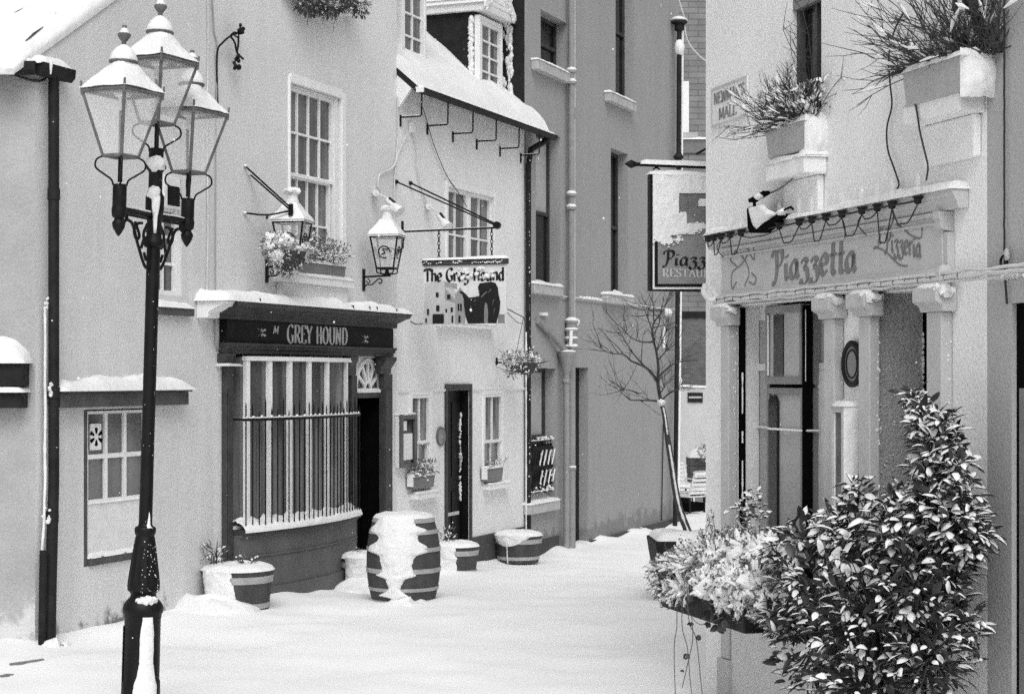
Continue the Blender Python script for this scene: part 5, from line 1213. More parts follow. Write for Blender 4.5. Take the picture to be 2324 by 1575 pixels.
for bx_ in ((d0 + .01, d0 + .028, o0, o1 - .012, .0, dz1 - .05), (d1 - .03, d1 - .005, o0, o1 - .012, .0, dz1 - .05), (d0 + .01, d1 - .005, o0, o1 - .012, dz1 - .05, dz1 - .006)): m.box(E, *bx_)
drf = fin(m, 'shop_door', GREYD, K, bevel=.004)
m = MB(); m.box(E, d0 + .029, d1 - .031, o1 - .05, o1 - .035, 0, dz1 - .051); fin(m, 'pane', BLIND, drf)
m = MB(); w_ = (d1 - d0); z1 = E.h(1748, 905, -.03)
m.slab([E.P(d0 + .03, -.052, .2), E.P(d0 + .03 + w_ * .24, -.052, .2), E.P(d0 + .03 + w_ * .24, -.052, z1 - .02), E.P(d0 + .03 + w_ * .18, -.052, z1 + .02), E.P(d0 + .03 + w_ * .08, -.052, z1 + .025), E.P(d0 + .03, -.052, z1 - .01)], nE * .005 + nE * .0155); fin(m, 'dark_pane', PANED, drf)  # dark strip painted onto the door pane as a reflection
m = MB(); m.box(E, d1 + .002, d1 + .012, -.105, -.03, 0, tz2 - .01); fin(m, 'door_side', MATT_BLACK, drf)
m = MB(); m.box(E, opS[0] + .003, opS[0] + .012, -.058, -.006, GB, HC - .03); fin(m, 'dark_reveal_strip', MATT_BLACK, K)  # thin black strip laid on the reveal, standing in for a dark gap
hcafe = E.h(1780, 975, -.02)
m = MB(); m.tube([E.P(x_[1] + (x_[6] - x_[1]) * i / 30, rc + .02 if not d0 < x_[1] + (x_[6] - x_[1]) * i / 30 < d1 else -.028, hcafe + .004 * noise.noise((i * .7, 1, 1))) for i in range(31)], .008, 5); fin(m, 'curtain_rail', WHITE, sw_)
m = MB(); pl = [E.P(a + .02, -.03, 1.0 + 1.7 * k / 40) for k in range(41)]
for a_, b_ in ((3, 9), (14, 22), (24, 27), (29, 37)): m.tube(pl[a_:b_], [max(.002, .006 + .006 * noise.noise((k * .9, 7, 1))) for k in range(a_, b_)], 5)
fin(m, 'snow', SNOW, K, smooth=60)
# porch between the last two pilasters
a, b, c, d, dep = opP
m = MB(); m.box(E, a - .01, b + .01, -.47, -.30, GB, HC); fin(m, 'porch_back', MATT_BLACK, K)
m = MB(); xq = a + .004
rows = []
for i in range(13):
    t = i / 12; o = -.002 - .29 * t; s = xq + .012 + .05 * math.sin(t * 1.3) ** 2
    rows.append([E.P(s, o, GB), E.P(s, o, HC - .021)])
m.grid(rows); fin(m, 'porch_side', M('roughcast_grey', .40, .95, .12, 14, .8, 45, .1, grain=.5), K, smooth=80)
m = MB(); rr = random.Random(4)
for k in range(90): 
    o = -rr.uniform(.02, .27); m.ball(E.P(xq + .02 + .05 * math.sin(-o / .29 * 1.3) ** 2, o, rr.uniform(.9, 2.6)), rr.uniform(.003, .008), 4, 3, 1, 0)
for k in range(50): m.ball(E.P(xq + .065, -.292, .9 + k * .038), rr.uniform(.006, .013), 5, 4, 1.6, .5)
fin(m, 'snow', SNOW, K)
# display case and round plaque between second and third pilaster
dc = thing('display_case', 'tall grey framed display case plastered with snow beside the restaurant door', 'display case', E.pt(1900, 1180, .05))
s0, s1 = E.s(1886, .12), E.s(1915, .12); h1 = E.h(1900, 918, .12); h0 = .72
m = MB(); m.box(E, s0, s1, .002, .1, h0, h1 - .0); bx_ = fin(m, 'case', GREYD, dc, bevel=.006)
m = MB(); f = .03
for q in ((s0, s0 + f, .1005, .125, h0, h1), (s1 - f, s1, .1005, .125, h0, h1), (s0 + f, s1 - f, .1005, .124, h1 - .05, h1), (s0 + f, s1 - f, .1005, .124, h0, h0 + .05)): m.box(E, *q)
fin(m, 'frame', GREYP, dc, bevel=.004); simple(dc, 'pane', PANE, E, (s0 + f, s1 - f, .1005, .11, h0 + .05, h1 - .05))
m = MB(); m.snow(E, s0, s1 + .01, .0, .125, h1, .035, 131, over=.01)
rows = []
for i in range(40):
    h = h0 + (h1 - h0) * i / 39; row = []
    cut = .0 if h > h1 - .45 else .055 + .02 * noise.noise((h * 6, 1, 1)) + .03 * noise.noise((h * 17, 2, 1)) - .03 * (h - h0)
    for j in range(9):
        o = .122 - (.122 - max(.004, cut)) * j / 8; ed = min(1, j, 8 - j) if True else 1
        row.append(E.P(s1 + .001 + .012 * (1 if 0 < j < 8 else .0) * (1 + .6 * noise.noise((h * 9, o * 20, 3))), o, h))
    rows.append(row)
m.grid(rows); m.tube([E.P(s0 + f + .006, .112, h0 + .05 + (h1 - h0 - .1) * k / 30) for k in range(31)], [.007 + .004 * noise.noise((k, 1, 8)) for k in range(31)], 5)
fin(m, 'snow', SNOW, dc, smooth=60)
rp = thing('round_plaque', 'big dark oval plaque on the restaurant wall between two pilasters', 'plaque', E.pt(1938, 870))
c_ = (E.s(1944), E.h(1944, 826)); ru, rv = .16, .145 
m = MB(); m.slab([E.P(c_[0] + .11 * math.cos(t), .002, c_[1] + .13 * math.sin(t)) for t in [2 * math.pi * i / 32 for i in range(32)]], nE * .03); fin(m, 'disc', GREYD, rp)
m = MB(); m.tube([E.P(c_[0] + .11 * math.cos(t), .03, c_[1] + .13 * math.sin(t)) for t in [2 * math.pi * i / 32 for i in range(33)]], .02, 6, cap=False)
m.tube([E.P(c_[0] + .07 * math.cos(t), .034, c_[1] + .088 * math.sin(t)) for t in [2 * math.pi * i / 32 for i in range(33)]], .006, 5, cap=False); fin(m, 'rim', PIPE, rp)
# stall riser / panel and base at the corner
snowcap(K, E, E.s(1600), E.s(1760), .0, .35, gz(1.3, 12.9) - .05, .14, 141, lump=.7)
# street name plate
np_ = thing('street_sign', 'white enamelled street name plate high on the restaurant wall', 'street sign', E.pt(1640, 290))
s0, s1 = E.s(1612, .03), E.s(1692, .03); h0 = E.h(1640, 282, .03); h1 = E.h(1640, 192, .03)
m = MB(); m.box(E, s0, s1, .002, .02, h0, h1); fin(m, 'plate', SIGNW, np_, bevel=.004)
m = MB(); z = .016
for q in ((s0, s1, h1 - z, h1), (s0, s1, h0, h0 + z), (s0, s0 + z, h0 + z, h1 - z), (s1 - z, s1, h0 + z, h1 - z)): m.box(E, q[0], q[1], .0205, .026, q[2], q[3])
fin(m, 'rim', PG1, np_)
LN = M('name_plate_letters', .22, .6)
lettering("NEWMAN'S", on(E, s0 + .05, h0 + .165, .0205), .085, .17, 10, .04, width=s1 - s0 - .08, mat=LN, parent=np_, th=.003)
lettering('MALL', on(E, s0 + .14, h0 + .04, .0205), .085, .17, 10, .04, width=(s1 - s0) * .5, mat=LN, parent=np_, th=.003)
# string of lamps along the cornice
ls_ = thing('light_string', 'string of candle bulbs in black holders along the restaurant cornice', 'string lights', E.P(cE0, .15, FT + .1))
cups = [q4(x, y) for x, y in ((60, 1580), (100, 1578), (150, 1572), (210, 1562), (285, 1545), (545, 1478), (680, 1445), (765, 1420), (860, 1400), (970, 1370), (1105, 1340), (1210, 1320), (1310, 1295), (1485, 1260))]
hcp = FT + .10; prev = None; mcab = MB(); rr = random.Random(6)
for i, (x, y) in enumerate(cups):
    s = E.s(x, .13); c = E.P(s, .135, hcp - .02)
    m = MB(); m.lathe(c, [(.012, -.03), (.021, -.026), (.024, .003), (.031, .007), (.031, .014), (.014, .02)], 10); ho = fin(m, 'lamp_holder', PIPE, ls_, smooth=40)
    m = MB(); m.lathe(c + Vector((0, 0, .025)), [(.009, 0), (.015, .02), (.018, .06), (.014, .1), (.006, .12), (.001, .13)], 8); fin(m, 'bulb', LGLASS, ho, smooth=60)
    if prev:
        sag = {6: .10, 8: .12, 10: .12, 12: .19, 13: .1, 2: .1, 4: .12}.get(i, rr.uniform(.02, .04))
        a_, b_ = prev + Vector((0, 0, -.03)), c + Vector((0, 0, -.03)); md = a_.lerp(b_, .5) + Vector((0, 0, -sag)) + nE * .02
        mcab.tube(spline([a_, a_.lerp(md, .6) - ZV * sag * .35, md, b_.lerp(md, .6) - ZV * sag * .35, b_], 6), .0045, 5)
        if rr.random() < .35: mcab.tube(spline([b_, b_ + Vector((rr.uniform(-.03, .03), 0, -.06)), b_ + Vector((rr.uniform(-.05, .05), 0, -.13))], 4), .004, 5)
        mcab.tube([a_ + ZV * .022, a_.lerp(b_, .5) + ZV * .018, b_ + ZV * .022], .007, 5)
    prev = c
fin(mcab, 'cable', CABK, ls_, smooth=60)
# loose cables on the wall
cable('wall_cable', 'dark wavy cable hanging from the right shrub to the cornice lights', E, [(2050, 30), (2030, 70), (2017, 130), (2020, 190), (2024, 240), (2013, 290), (2015, 340), (2030, 385), (2040, 418), (2034, 432)], .006, CABK, .03)
cable('wall_cable', 'dark cable drooping over the right window box down to the lights', E, [(2072, 130), (2062, 160), (2061, 195), (2078, 240), (2088, 300), (2100, 350), (2106, 380), (2102, 410)], .006, CABK, .18)
cable('wall_cable', 'grey cable curving from the left window box to the black floodlight', E, [(1829, 340), (1822, 375), (1800, 405), (1770, 428), (1735, 444)], .006, M('mid_cable', .16, .6), .1)
# floodlight
fl_ = thing('floodlight', 'black floodlight with a slab of snow perched on the restaurant cornice', 'floodlight', E.pt(1720, 525, .15))
O = .17; pb = lambda x, y, o=O: E.pt(x, y, o)
m = MB(); m.slab([pb(1694, 474), pb(1702, 468), pb(1722, 526), pb(1700, 529), pb(1696, 515)], -nE * .1); m.slab([pb(1718, 516), pb(1766, 484), pb(1768, 496), pb(1722, 528), pb(1712, 529)], -nE * .12)
hd_ = fin(m, 'housing', MATT_BLACK, fl_, bevel=.004)
m = MB(); m.slab([pb(1697, 453), pb(1732, 433), pb(1733, 440), pb(1700, 460)], -nE * .05); m.tube([pb(1712, 452), pb(1712, 472)], .012, 5); m.tube([pb(1778, 478), pb(1795, 470), pb(1800, 476)], .008, 5); fin(m, 'yoke', MATT_BLACK, fl_)
m = MB(); rows = []
for i in range(14):
    t = i / 13; row = []
    for j in range(14):
        v = j / 13; p0 = pb(1704, 470).lerp(pb(1718, 520), v); p1 = pb(1735, 466).lerp(pb(1764, 486), v); p = p0.lerp(p1, t)
        e = min(1, min(t, 1 - t, v, 1 - v) * 8) ** .5
        row.append(p + nE * (.012 + .03 * e + .01 * noise.noise(p * 14)) + ZV * .01 * noise.noise(p * 11))
    rows.append(row)
m.grid(rows); m.ball(pb(1722, 446, O + .01), .035, 8, 6, .7, .3); m.ball(pb(1775, 482), .04, 8, 5, .5, .4); fin(m, 'snow', SNOW, fl_, smooth=60)
# window boxes with shrubs
t, a, b, h0, h1, bx = window_box(E, 1736, 1828, 284, 350, -.04, .14, 'grey window box with a snow dusted twiggy shrub, left one on the restaurant', name='window_box', group='window boxes of the restaurant')
mS = MB(); mS.snow(E, a, b, -.04, .14, h1, .06, 151, step=.02)
rows = []
for i in range(14):
    v = i / 13; rows.append([E.P(b - .004 + .06 * abs(math.sin(math.pi * j / 12)) ** .5 * abs(math.sin(math.pi * min(1, .04 + .96 * v))) ** .4 * (1 + .35 * noise.noise((v * 4, j * .4, 2))), -.03 + .175 * j / 12, h0 - .04 + (h1 + .07 - h0) * v + .015 * noise.noise((j * .5, v * 4, 6))) for j in range(13)])
mS.grid(rows)
rng = random.Random(31); mt, mf = MB(), MB()
twigs(mt, lambda r_: E.P(r_.uniform(a, b), r_.uniform(.02, .1), h1), 150, .42, rng, nE * .35 - Vector((E.u.x, E.u.y, 0)) * .32, .004, .5, 5, mS, .4, up=.7, ss=.6)
twigs(mt, lambda r_: E.P(r_.uniform(a, b), r_.uniform(.02, .1), h1), 60, .3, rng, nE * .3 + Vector((E.u.x, E.u.y, 0)) * .2, .0045, .5, 4, mS, .8, up=.6, ss=.75)
twigs(mt, lambda r_: E.P(r_.uniform(b - .12, b - .05), .05, h1 + .1), 6, .72, rng, nE * .05 - Vector((E.u.x, E.u.y, 0)) * .35, .004, .12, 6, None, 0, up=1.2)
leafy(mf, E.P(b - .02, .05, h1 + .12), .13, 130, .035, rng, snowmb=mS, snowp=.7)
fin(mt, 'twig', TWIG, t); fin(mf, 'foliage', HEATH, t); fin(mS, 'snow', SNOW, t, smooth=60)
t, a, b, h0, h1, bx = window_box(E, 2047, 2178, 145, 226, -.02, .2, 'large grey window box with a bare tangled shrub, right one on the restaurant', name='window_box', group='window boxes of the restaurant')
mS = MB(); mS.snow(E, a, b + .02, -.02, .2, h1, .05, 153, step=.02)
rows = []
for i in range(14):
    v = i / 13; rows.append([E.P(b - .004 + .07 * abs(math.sin(math.pi * j / 12)) ** .5 * abs(math.sin(math.pi * min(1, .04 + .96 * v))) ** .4 * (1 + .35 * noise.noise((v * 4, j * .4, 3))), -.03 + .225 * j / 12, h0 - .03 + (h1 + .07 - h0) * v + .015 * noise.noise((j * .5, v * 4, 7))) for j in range(13)])
mS.grid(rows)
rng = random.Random(33); mt = MB()
uE = Vector((E.u.x, E.u.y, 0))
twigs(mt, lambda r_: E.P(r_.uniform(a + .1, b + .12), r_.uniform(.02, .14), h1), 60, .72, rng, -uE * .3 + nE * .15, .0042, .5, 6, mS, .12, up=.55)
twigs(mt, lambda r_: E.P(r_.uniform(a, a + .25), r_.uniform(.05, .14), h1), 22, .62, rng, -uE * 1.0 + nE * .2, .0042, .25, 5, mS, .1, up=.32)
twigs(mt, lambda r_: E.P(r_.uniform(b - .15, b + .15), r_.uniform(.0, .1), h1), 46, .7, rng, nE * .1, .005, .45, 5, mS, .1, up=.7)
fin(mt, 'twig', TWIG, t); fin(mS, 'snow', SNOW, t, smooth=60)
# hanging sign beyond the corner
qs = cross_frame(E, -.75); 
if qs.n.y > 0: qs.n = -qs.n
# s along E.n (leftwards in the picture)
ps_ = thing('restaurant_sign', 'black edged restaurant sign half covered by snow on a spear tipped bar', 'sign', qs.P(.3, 0, 3.3))
def QS(x, y, o=0): return qs.at(x, y, o)
sl0, ht_ = QS(1472, 396); sl1, hb_ = QS(1640, 663)
ht_ = QS(1540, 397)[1]; hb_ = QS(1540, 662)[1]
m = MB(); m.box(qs, sl0, sl1, -.03, .03, hb_, ht_); bd2 = fin(m, 'board', BLACKP, ps_, bevel=.006)
def Q(x, y, o): a_, h_ = QS(x, y); return qs.P(a_, o, h_)
nq = Vector((qs.n.x, qs.n.y, 0))
m = MB(); m.slab([Q(1478, 402, .031), Q(1640, 402, .031), Q(1640, 657, .031), Q(1478, 657, .031)], nq * .002); ol = fin(m, 'white_line', SIGNW, bd2)
m = MB(); m.slab([Q(1482, 404, .034), Q(1640, 404, .034), Q(1640, 652, .034), Q(1482, 652, .034)], nq * .002); fin(m, 'inner_black', BLACKP, bd2)
m = MB(); m.slab([Q(1489, 408, .037), Q(1640, 408, .037), Q(1640, 645, .037), Q(1489, 645, .037)], nq * .002); fin(m, 'panel', SIGNG, bd2)
a_, h_ = QS(1498, 602); aa, _ = QS(1640, 602)
dirs = 1 if sl1 > sl0 else -1
def q_place(u, v): return (qs.P(a_ + dirs * u, .04, h_ + v), nq)
px = abs(QS(1540, 600)[0] - QS(1541, 600)[0])
lettering('Piazzetta', q_place, 29 * px, .17, 35, .05, width=172 * px, mat=LET_K, parent=bd2, slant=.12, th=.003)
a2, h2 = QS(1499, 629)
lettering('RESTAURANT', lambda u, v: (qs.P(a2 + dirs * u, .04, h2 + v), nq), 17 * px, .16, 20, .08, width=158 * px, mat=PG1, parent=bd2, th=.003)
m = MB(); m.slab([Q(1536, 440, .0395), Q(1640, 440, .0395), Q(1640, 512, .0395), Q(1575, 505, .0395), Q(1560, 488, .0395), Q(1537, 480, .0395)], nq * .002); fin(m, 'picture', M('sign_picture', .17, .6, .3, 12), bd2)
m = MB()      # snow plastered over the upper half, with bare patches
nx, ny = 96, 84; px0, px1, py0, py1 = 1477, 1642, 398, 575
def keep(x, y):
    nz = noise.fractal(Vector((x * .05, y * .05, 2)), .7, 2, 4) * 12; nf = noise.noise(Vector((x * .22, y * .22, 4))) * 10
    if y > 552 + nz + nf - max(0, (x - 1520)) * .35: return False
    if 1536 < x < 1596 + 4 and 441 < y < 508 + nz * .6: return 1552 > x and y > 484 + nf * .5 or (x > 1584 - (y - 441) * .2 and y < 470 and y > 452 and x > 1580)
    if 1517 < x + nf < 1530 and 535 < y < 543: return False
    if 1538 < x + nf and 533 < y < 542: return False
    return True
for i in range(nx):
    for j in range(ny):
        x, y = px0 + (px1 - px0) * i / nx, py0 + (py1 - py0) * j / ny; xx, yy = px0 + (px1 - px0) * (i + 1) / nx, py0 + (py1 - py0) * (j + 1) / ny
        if keep((x + xx) / 2, (y + yy) / 2):
            th = lambda u, v: .052 + .004 * noise.fractal(Vector((u * .04, v * .04, 7)), .7, 2, 3)
            c4 = [Q(x, y, th(x, y)), Q(xx, y, th(xx, y)), Q(xx, yy, th(xx, yy)), Q(x, yy, th(x, yy))]
            m.slab(c4, -nq * .012)
fin(m, 'snow', SNOW, bd2)
m = MB(); m.snow(qs, min(sl0, sl1), max(sl0, sl1), -.04, .04, ht_, .05, 161); fin(m, 'snow', SNOW, ps_, smooth=60)
hbr = QS(1540, 377)[1]
m = MB(); s_t = QS(1418, 377)[0]; m.tube([qs.P(s_t, 0, hbr), qs.P(QS(1432, 377)[0], 0, hbr), qs.P(QS(1445, 377)[0], 0, hbr), qs.P(QS(1700, 377)[0], 0, hbr)], [.004, .035, .016, .016], 8); 
for xx in (1490,):
    pl = [qs.P(QS(xx, 0)[0] + .03 * math.cos(t), 0, hbr - .05 + .03 * math.sin(t)) for t in [2 * math.pi * i / 10 for i in range(9)]]; m.tube(pl, .007, 5); m.tube([qs.P(QS(xx, 0)[0], 0, hbr - .08), qs.P(QS(xx, 0)[0], 0, ht_)], .007, 5)
fin(m, 'bar', IRON, ps_, smooth=40)
m = MB(); q0, q1_ = QS(1455, 377)[0], QS(1660, 377)[0]; m.snow(qs, min(q0, q1_), max(q0, q1_), -.03, .03, hbr + .01, .045, 165, lump=.2); fin(m, 'snow', SNOW, ps_, smooth=60)
m = MB(); m.tube([Q(1580, 345 + 5, 0), Q(1640, 318, 0)], .01, 5); fin(m, 'stay', IRON, ps_)
# next building on the right
G0, G1 = eE1 + .004, E.s(2480)
G = thing('grey_end_building', 'plain grey building with a dark opening at the right edge of the picture', 'building', E.P((G0 + G1) / 2, -1, 0))
opG = (E.s(2296), E.s(2296) + .9, GB, E.h(2300, 688), .03)
m = MB(); wall(m, E, G0, G1, GB, 8, [opG], back=-.5); m.box(E, G0 + .01, G1 - .01, -6, -.51, GB, 7.9); fin(m, 'wall', STUC_F, G)
a, b, c, d, dep = opG
zq = E.h(2310, 880); simple(G, 'window_light', MATT_BLACK, E, (a, b, -.08, -.032, zq, d)); simple(G, 'door', GREYD, E, (a + .02, b, -.08, -.03, c, zq - .002)); simple(G, 'door_gap', MATT_BLACK, E, (a, a + .019, -.08, -.034, c, zq - .002))
simple(G, 'pilaster', STUC_F, E, (E.s(2246), E.s(2275, .02), .002, .012, GB, 7.9)) if False else None
hk = thing('ring_hook', 'iron ring at the end of a long dark cable on the grey wall at right', 'hook', E.pt(2278, 600))
m = MB(); m.tube([E.pt(2279 + 1.5 * noise.noise((k * .6, 1, 1)), -20 + 590 * k / 40, .02) for k in range(41)], .006, 5); m.tube(spline([E.pt(2282, 570, .02), E.pt(2280, 610, .03), E.pt(2285, 690, .02)], 5), .007, 5); fin(m, 'cable', CABK, hk)
cc = E.at(2278, 594, .03); m = MB(); m.tube([E.P(cc[0] + .03 * math.cos(t), .03, cc[1] + .03 * math.sin(t)) for t in [2 * math.pi * i / 14 for i in range(15)]], .008, 6, cap=False); fin(m, 'ring', IRON, hk, smooth=60)
m = MB(); m.ball(E.pt(2285, 578, .03), .016, 7, 6, 2.2, .4)
for k in range(9): m.ball(E.pt(2262 + k * 8, 632 - k * .9, .09), .012 + .01 * abs(math.sin(k * 2.3)), 7, 5, .8, .5); fin(m, 'snow', SNOW, hk, smooth=60)
# ================================================================== END OF THE LANE
FB_ = Fr((0, 54), (1, 0), (0, -1))
bh = thing('brick_building', 'far brick building with a stone upper storey at the end of the lane', 'building', (6, 54.5, -.6))
hs1 = pix(1560, 716, 54).z; hs2 = pix(1560, 320, 54).z
m = MB(); m.box(FB_, -3, 22, -6, 0, -1, hs1); fin(m, 'wall', BRICK, bh)
m = MB(); m.box(FB_, -3, 22, -6, .02, hs1 + .001, 18); fin(m, 'upper_wall', STONE, bh)
m = MB(); m.prism(FB_, [(.021, hs2 - .4), (.1, hs2 - .38), (.2, hs2 - .05), (.25, hs2), (.021, hs2 + .05)], -3, 22); bc = fin(m, 'cornice', GREYD, bh); snowcap(bh, FB_, 3.5, 8, .0, .26, hs2 + .02, .08, 201, step=.1)
m = MB(); m.box(FB_, -3, 22, .021, .06, hs1 - .06, hs1 + .12); fin(m, 'string_course', SLATE, bh)
a = (1545 - CX) / FPX * 54; b = (1563 - CX) / FPX * 54; z0, z1 = pix(0, 303, 54).z, pix(0, 186, 54).z
m = MB(); m.box(FB_, a, b, .022, .08, z0, z1); w_ = fin(m, 'window', WHITE, bh); m = MB(); m.box(FB_, a - 1.2, a - .002, .022, .05, z0, z1); fin(m, 'pane', PANE, w_); m = MB(); m.box(FB_, a - 1.3, b + .25, .022, .22, z0 - .15, z0 - .002); sl_ = fin(m, 'sill', CONC, w_)
cable_far = MB(); cable_far.tube(spline([pix(1537, -10, 40), pix(1548, 25, 40), pix(1553, 42, 40)], 6), .02, 5); cable_far.tube(spline([pix(1553, 60, 40), pix(1560, 92, 40), pix(1575, 115, 40), pix(1600, 138, 40), pix(1640, 155, 40)], 6), .02, 5)
fin(cable_far, 'overhead_cable', CABW, label='pale cable looping from the top of the vent pipe', cat='cable')
FW_ = Fr((0, 50), (1, 0), (0, -1)); zt = pix(0, 879, 50).z
gw = thing('garden_wall', 'low pale rendered wall with a snow capped top at the end of the lane', 'wall', (6, 50, -.6))
m = MB(); m.box(FW_, 1.5, 16, -.3, 0, -1, zt); fin(m, 'wall', M('stucco_pale', .55, .9, .08, 2, .3, 40, .1), gw); snowcap(gw, FW_, 1.5, 16, -.3, .02, zt, .07, 205, step=.08)
ns_ = thing('notice_plate', 'small dark two line notice on the low wall at the end of the lane', 'sign', pix(1577, 913, 49.9))
m = MB(); p0, p1 = pix(1561, 913, 49.95), pix(1595, 891, 49.95); m.box(FW_, p0.x, p1.x, .002, .04, p0.z, p1.z); fin(m, 'plate', PIPE, ns_); m = MB(); zm = (p0.z + p1.z) / 2; m.box(FW_, p0.x + .03, p1.x - .03, .0405, .045, zm - .02, zm + .03); fin(m, 'text_band', GREYP, ns_)
FP_ = Fr((0, 47), (1, .1), (.1, -1))
pl_ = thing('planter_box', 'dark board planter heaped with snow and a shrub, far end of the lane', 'planter', pix(1605, 1100, 47))
m = MB(); s0 = FP_.s(1567, 0); s1 = s0 + 1.3; zt = pix(0, 1040, 47).z
for k in range(3): m.box(FP_, s0 + .03 * (2 - k) * .5, s1, -.6, .0 - .004 * k, pix(0, 1099, 47).z + k * (zt - pix(0, 1099, 47).z) / 3 + .01, pix(0, 1099, 47).z + (k + 1) * (zt - pix(0, 1099, 47).z) / 3)
fin(m, 'box', LEDGE, pl_, bevel=.01); m = MB(); m.snow(FP_, s0, s1, -.6, .0, zt, .2, 209, taper=2)
rng = random.Random(51); mf = MB()
for x, y in ((1594, 1025), (1606, 1018), (1602, 1030), (1612, 1028)):
    p = pix(x, y, 47.1); leafy(mf, p, .17, 60, .08, rng, snowmb=m, snowp=.8); m.ball(p, .12, 8, 6, .8, .5)
fin(m, 'snow', SNOW, pl_, smooth=60); fin(mf, 'foliage', HEATH, pl_)
st_ = MB(); Fs = Fr((0, 44), (1, 0), (0, -1)); z0, z1 = pix(0, 1130, 44).z, pix(0, 1112, 44).z
st_.box(Fs, 3.5, 7, -.8, 0, -1.2, z1); stp = fin(st_, 'stone_step', GRANL, label='snow covered stone step at the far end behind the garden chair', cat='step'); snowcap(stp, Fs, 3.5, 7, -.8, .02, z1, .1, 211, step=.08)
# garden chair
def chair(x, ybase, Y, rz, label, back=False):
    c = pix(x, ybase, Y); c.z = gz(c.x, c.y) - .03
    t = thing('garden_chair', label, 'chair', c, 'white garden chairs'); F = Fr((c.x, c.y), (math.cos(rz), math.sin(rz)))
    if (F.n.y > 0) != back: F.n = -F.n
    h0 = c.z
    B_ = lambda m, s0, s1, o0, o1, a, b: m.box(F, s0, s1, o0, o1, h0 + a, h0 + b)
    m = MB(); B_(m, -.25, .25, -.24, .24, .42, .45); fin(m, 'seat', PLAS, t, bevel=.01)
    for sx in (-.24, .21):
        for so in (-.24, .2):
            m = MB(); B_(m, sx, sx + .035, so, so + .04, 0, .42); fin(m, 'leg', PIPE if so < 0 else PLAS, t)
    m = MB()
    for k in range(5):
        for_ = .45 + k * .095; oo = -.26 - .035 * k; B_(m, -.24, .24, oo, oo + .02, for_ + .04, for_ + .105)
    m.slab([F.P(-.27, -.24, h0 + .45), F.P(-.24, -.24, h0 + .45), F.P(-.24, -.42, h0 + .95), F.P(-.27, -.42, h0 + .95)], F.P(0, .035, 0) - F.P(0, 0, 0)); m.slab([F.P(.27, -.24, h0 + .45), F.P(.24, -.24, h0 + .45), F.P(.24, -.42, h0 + .97), F.P(.27, -.42, h0 + .97)], F.P(0, .035, 0) - F.P(0, 0, 0)); B_(m, -.27, .27, -.43, -.39, .92, .99)
    fin(m, 'backrest', PLAS, t, bevel=.006)
    m = MB(); B_(m, -.25, .25, -.22, .2, .1, .3); fin(m, 'dark_box', MATT_BLACK, t)  # black box added under the seat to paint in the shade there
    for sx in (-.28, .24):
        m = MB(); B_(m, sx, sx + .04, -.3, .22, .62, .65); fin(m, 'armrest', PLAS, t, bevel=.008)
    m = MB(); m.snow(F, -.25, .25, -.24, .24, h0 + .45, .09, 215); m.snow(F, -.27, .27, -.43, -.38, h0 + .99, .04, 216); fin(m, 'snow', SNOW, t, smooth=60)
    return t
chair(1566, 1150, 39.5, R(38), 'white slatted garden chair with its back turned, at the lane end', True)
chair(1546, 1125, 42.5, R(20), 'white garden chair mostly hidden behind the bare tree trunk')

# ================================================================== STREET LAMP
YL = 12.85; UL = YL / FPX
bx, by = (317 - CX) / FPX * YL, YL
lp = thing('street_lamp', 'black cast iron street lamp with three snow capped glass lanterns', 'street lamp', (bx, by, -.02))
zy = lambda y: CAMZ + (HY - y) * UL
c0 = Vector((bx, by, 0))
prof = [(47, 1660), (47, 1600), (44, 1590), (43, 1545), (41, 1540), (40.5, 1405), (42, 1398), (42, 1392), (45, 1388), (45.5, 1380), (44, 1372), (39, 1364), (33, 1357), (29, 1352), (28, 1347), (31, 1343), (36, 1338), (37, 1330), (36.5, 1320), (34, 1298), (31, 1278), (27, 1248), (23, 1222), (20.5, 1215), (22.5, 1212), (24, 1206), (24, 1199), (22, 1195), (17, 1193), (15.2, 1188), (14.6, 1000), (14.8, 700), (15.3, 562), (19, 560), (22.5, 556), (22.5, 548), (18, 540), (16.5, 530), (16.5, 490), (19, 486), (21, 478), (21, 446), (17, 440), (15.5, 436), (15.5, 392), (18, 388), (23, 382), (24, 377), (22, 372), (17, 369), (16.5, 345), (18, 343), (18, 339), (15, 337), (5, 335)]
def flute(mb, prof):
    seg = 32; vs = []; fs = []
    for r, y in prof:
        for k in range(seg):
            q = 2 * math.pi * k / seg; rr_ = r
            if 1400 < y < 1545: rr_ = r * (1 - .035 * (k % 4 == 0))
            if 1220 < y < 1335: rr_ = r * (1 - .06 * (k % 2))
            vs.append(c0 + Vector((math.cos(q) * rr_ * UL, math.sin(q) * rr_ * UL, zy(y))))
    n = len(prof); fs = [(i * seg + k, i * seg + (k + 1) % seg, (i + 1) * seg + (k + 1) % seg, (i + 1) * seg + k) for i in range(n - 1) for k in range(seg)] + [tuple(range((n - 1) * seg, n * seg))]
    mb.add(vs, fs)
m = MB(); flute(m, prof[:30]); fin(m, 'base', IRON, lp, smooth=45)
m = MB(); flute(m, prof[29:]); fin(m, 'column', IRON, lp, smooth=45)
m = MB(); m.box8([c0 + Vector((dx, dy, z)) for z in (.2, zy(1420)) for dx, dy in ((-.136, -.03), (-.125, -.06), (-.12, .03), (-.137, .03))]); fin(m, 'inspection_door', IRON, lp)
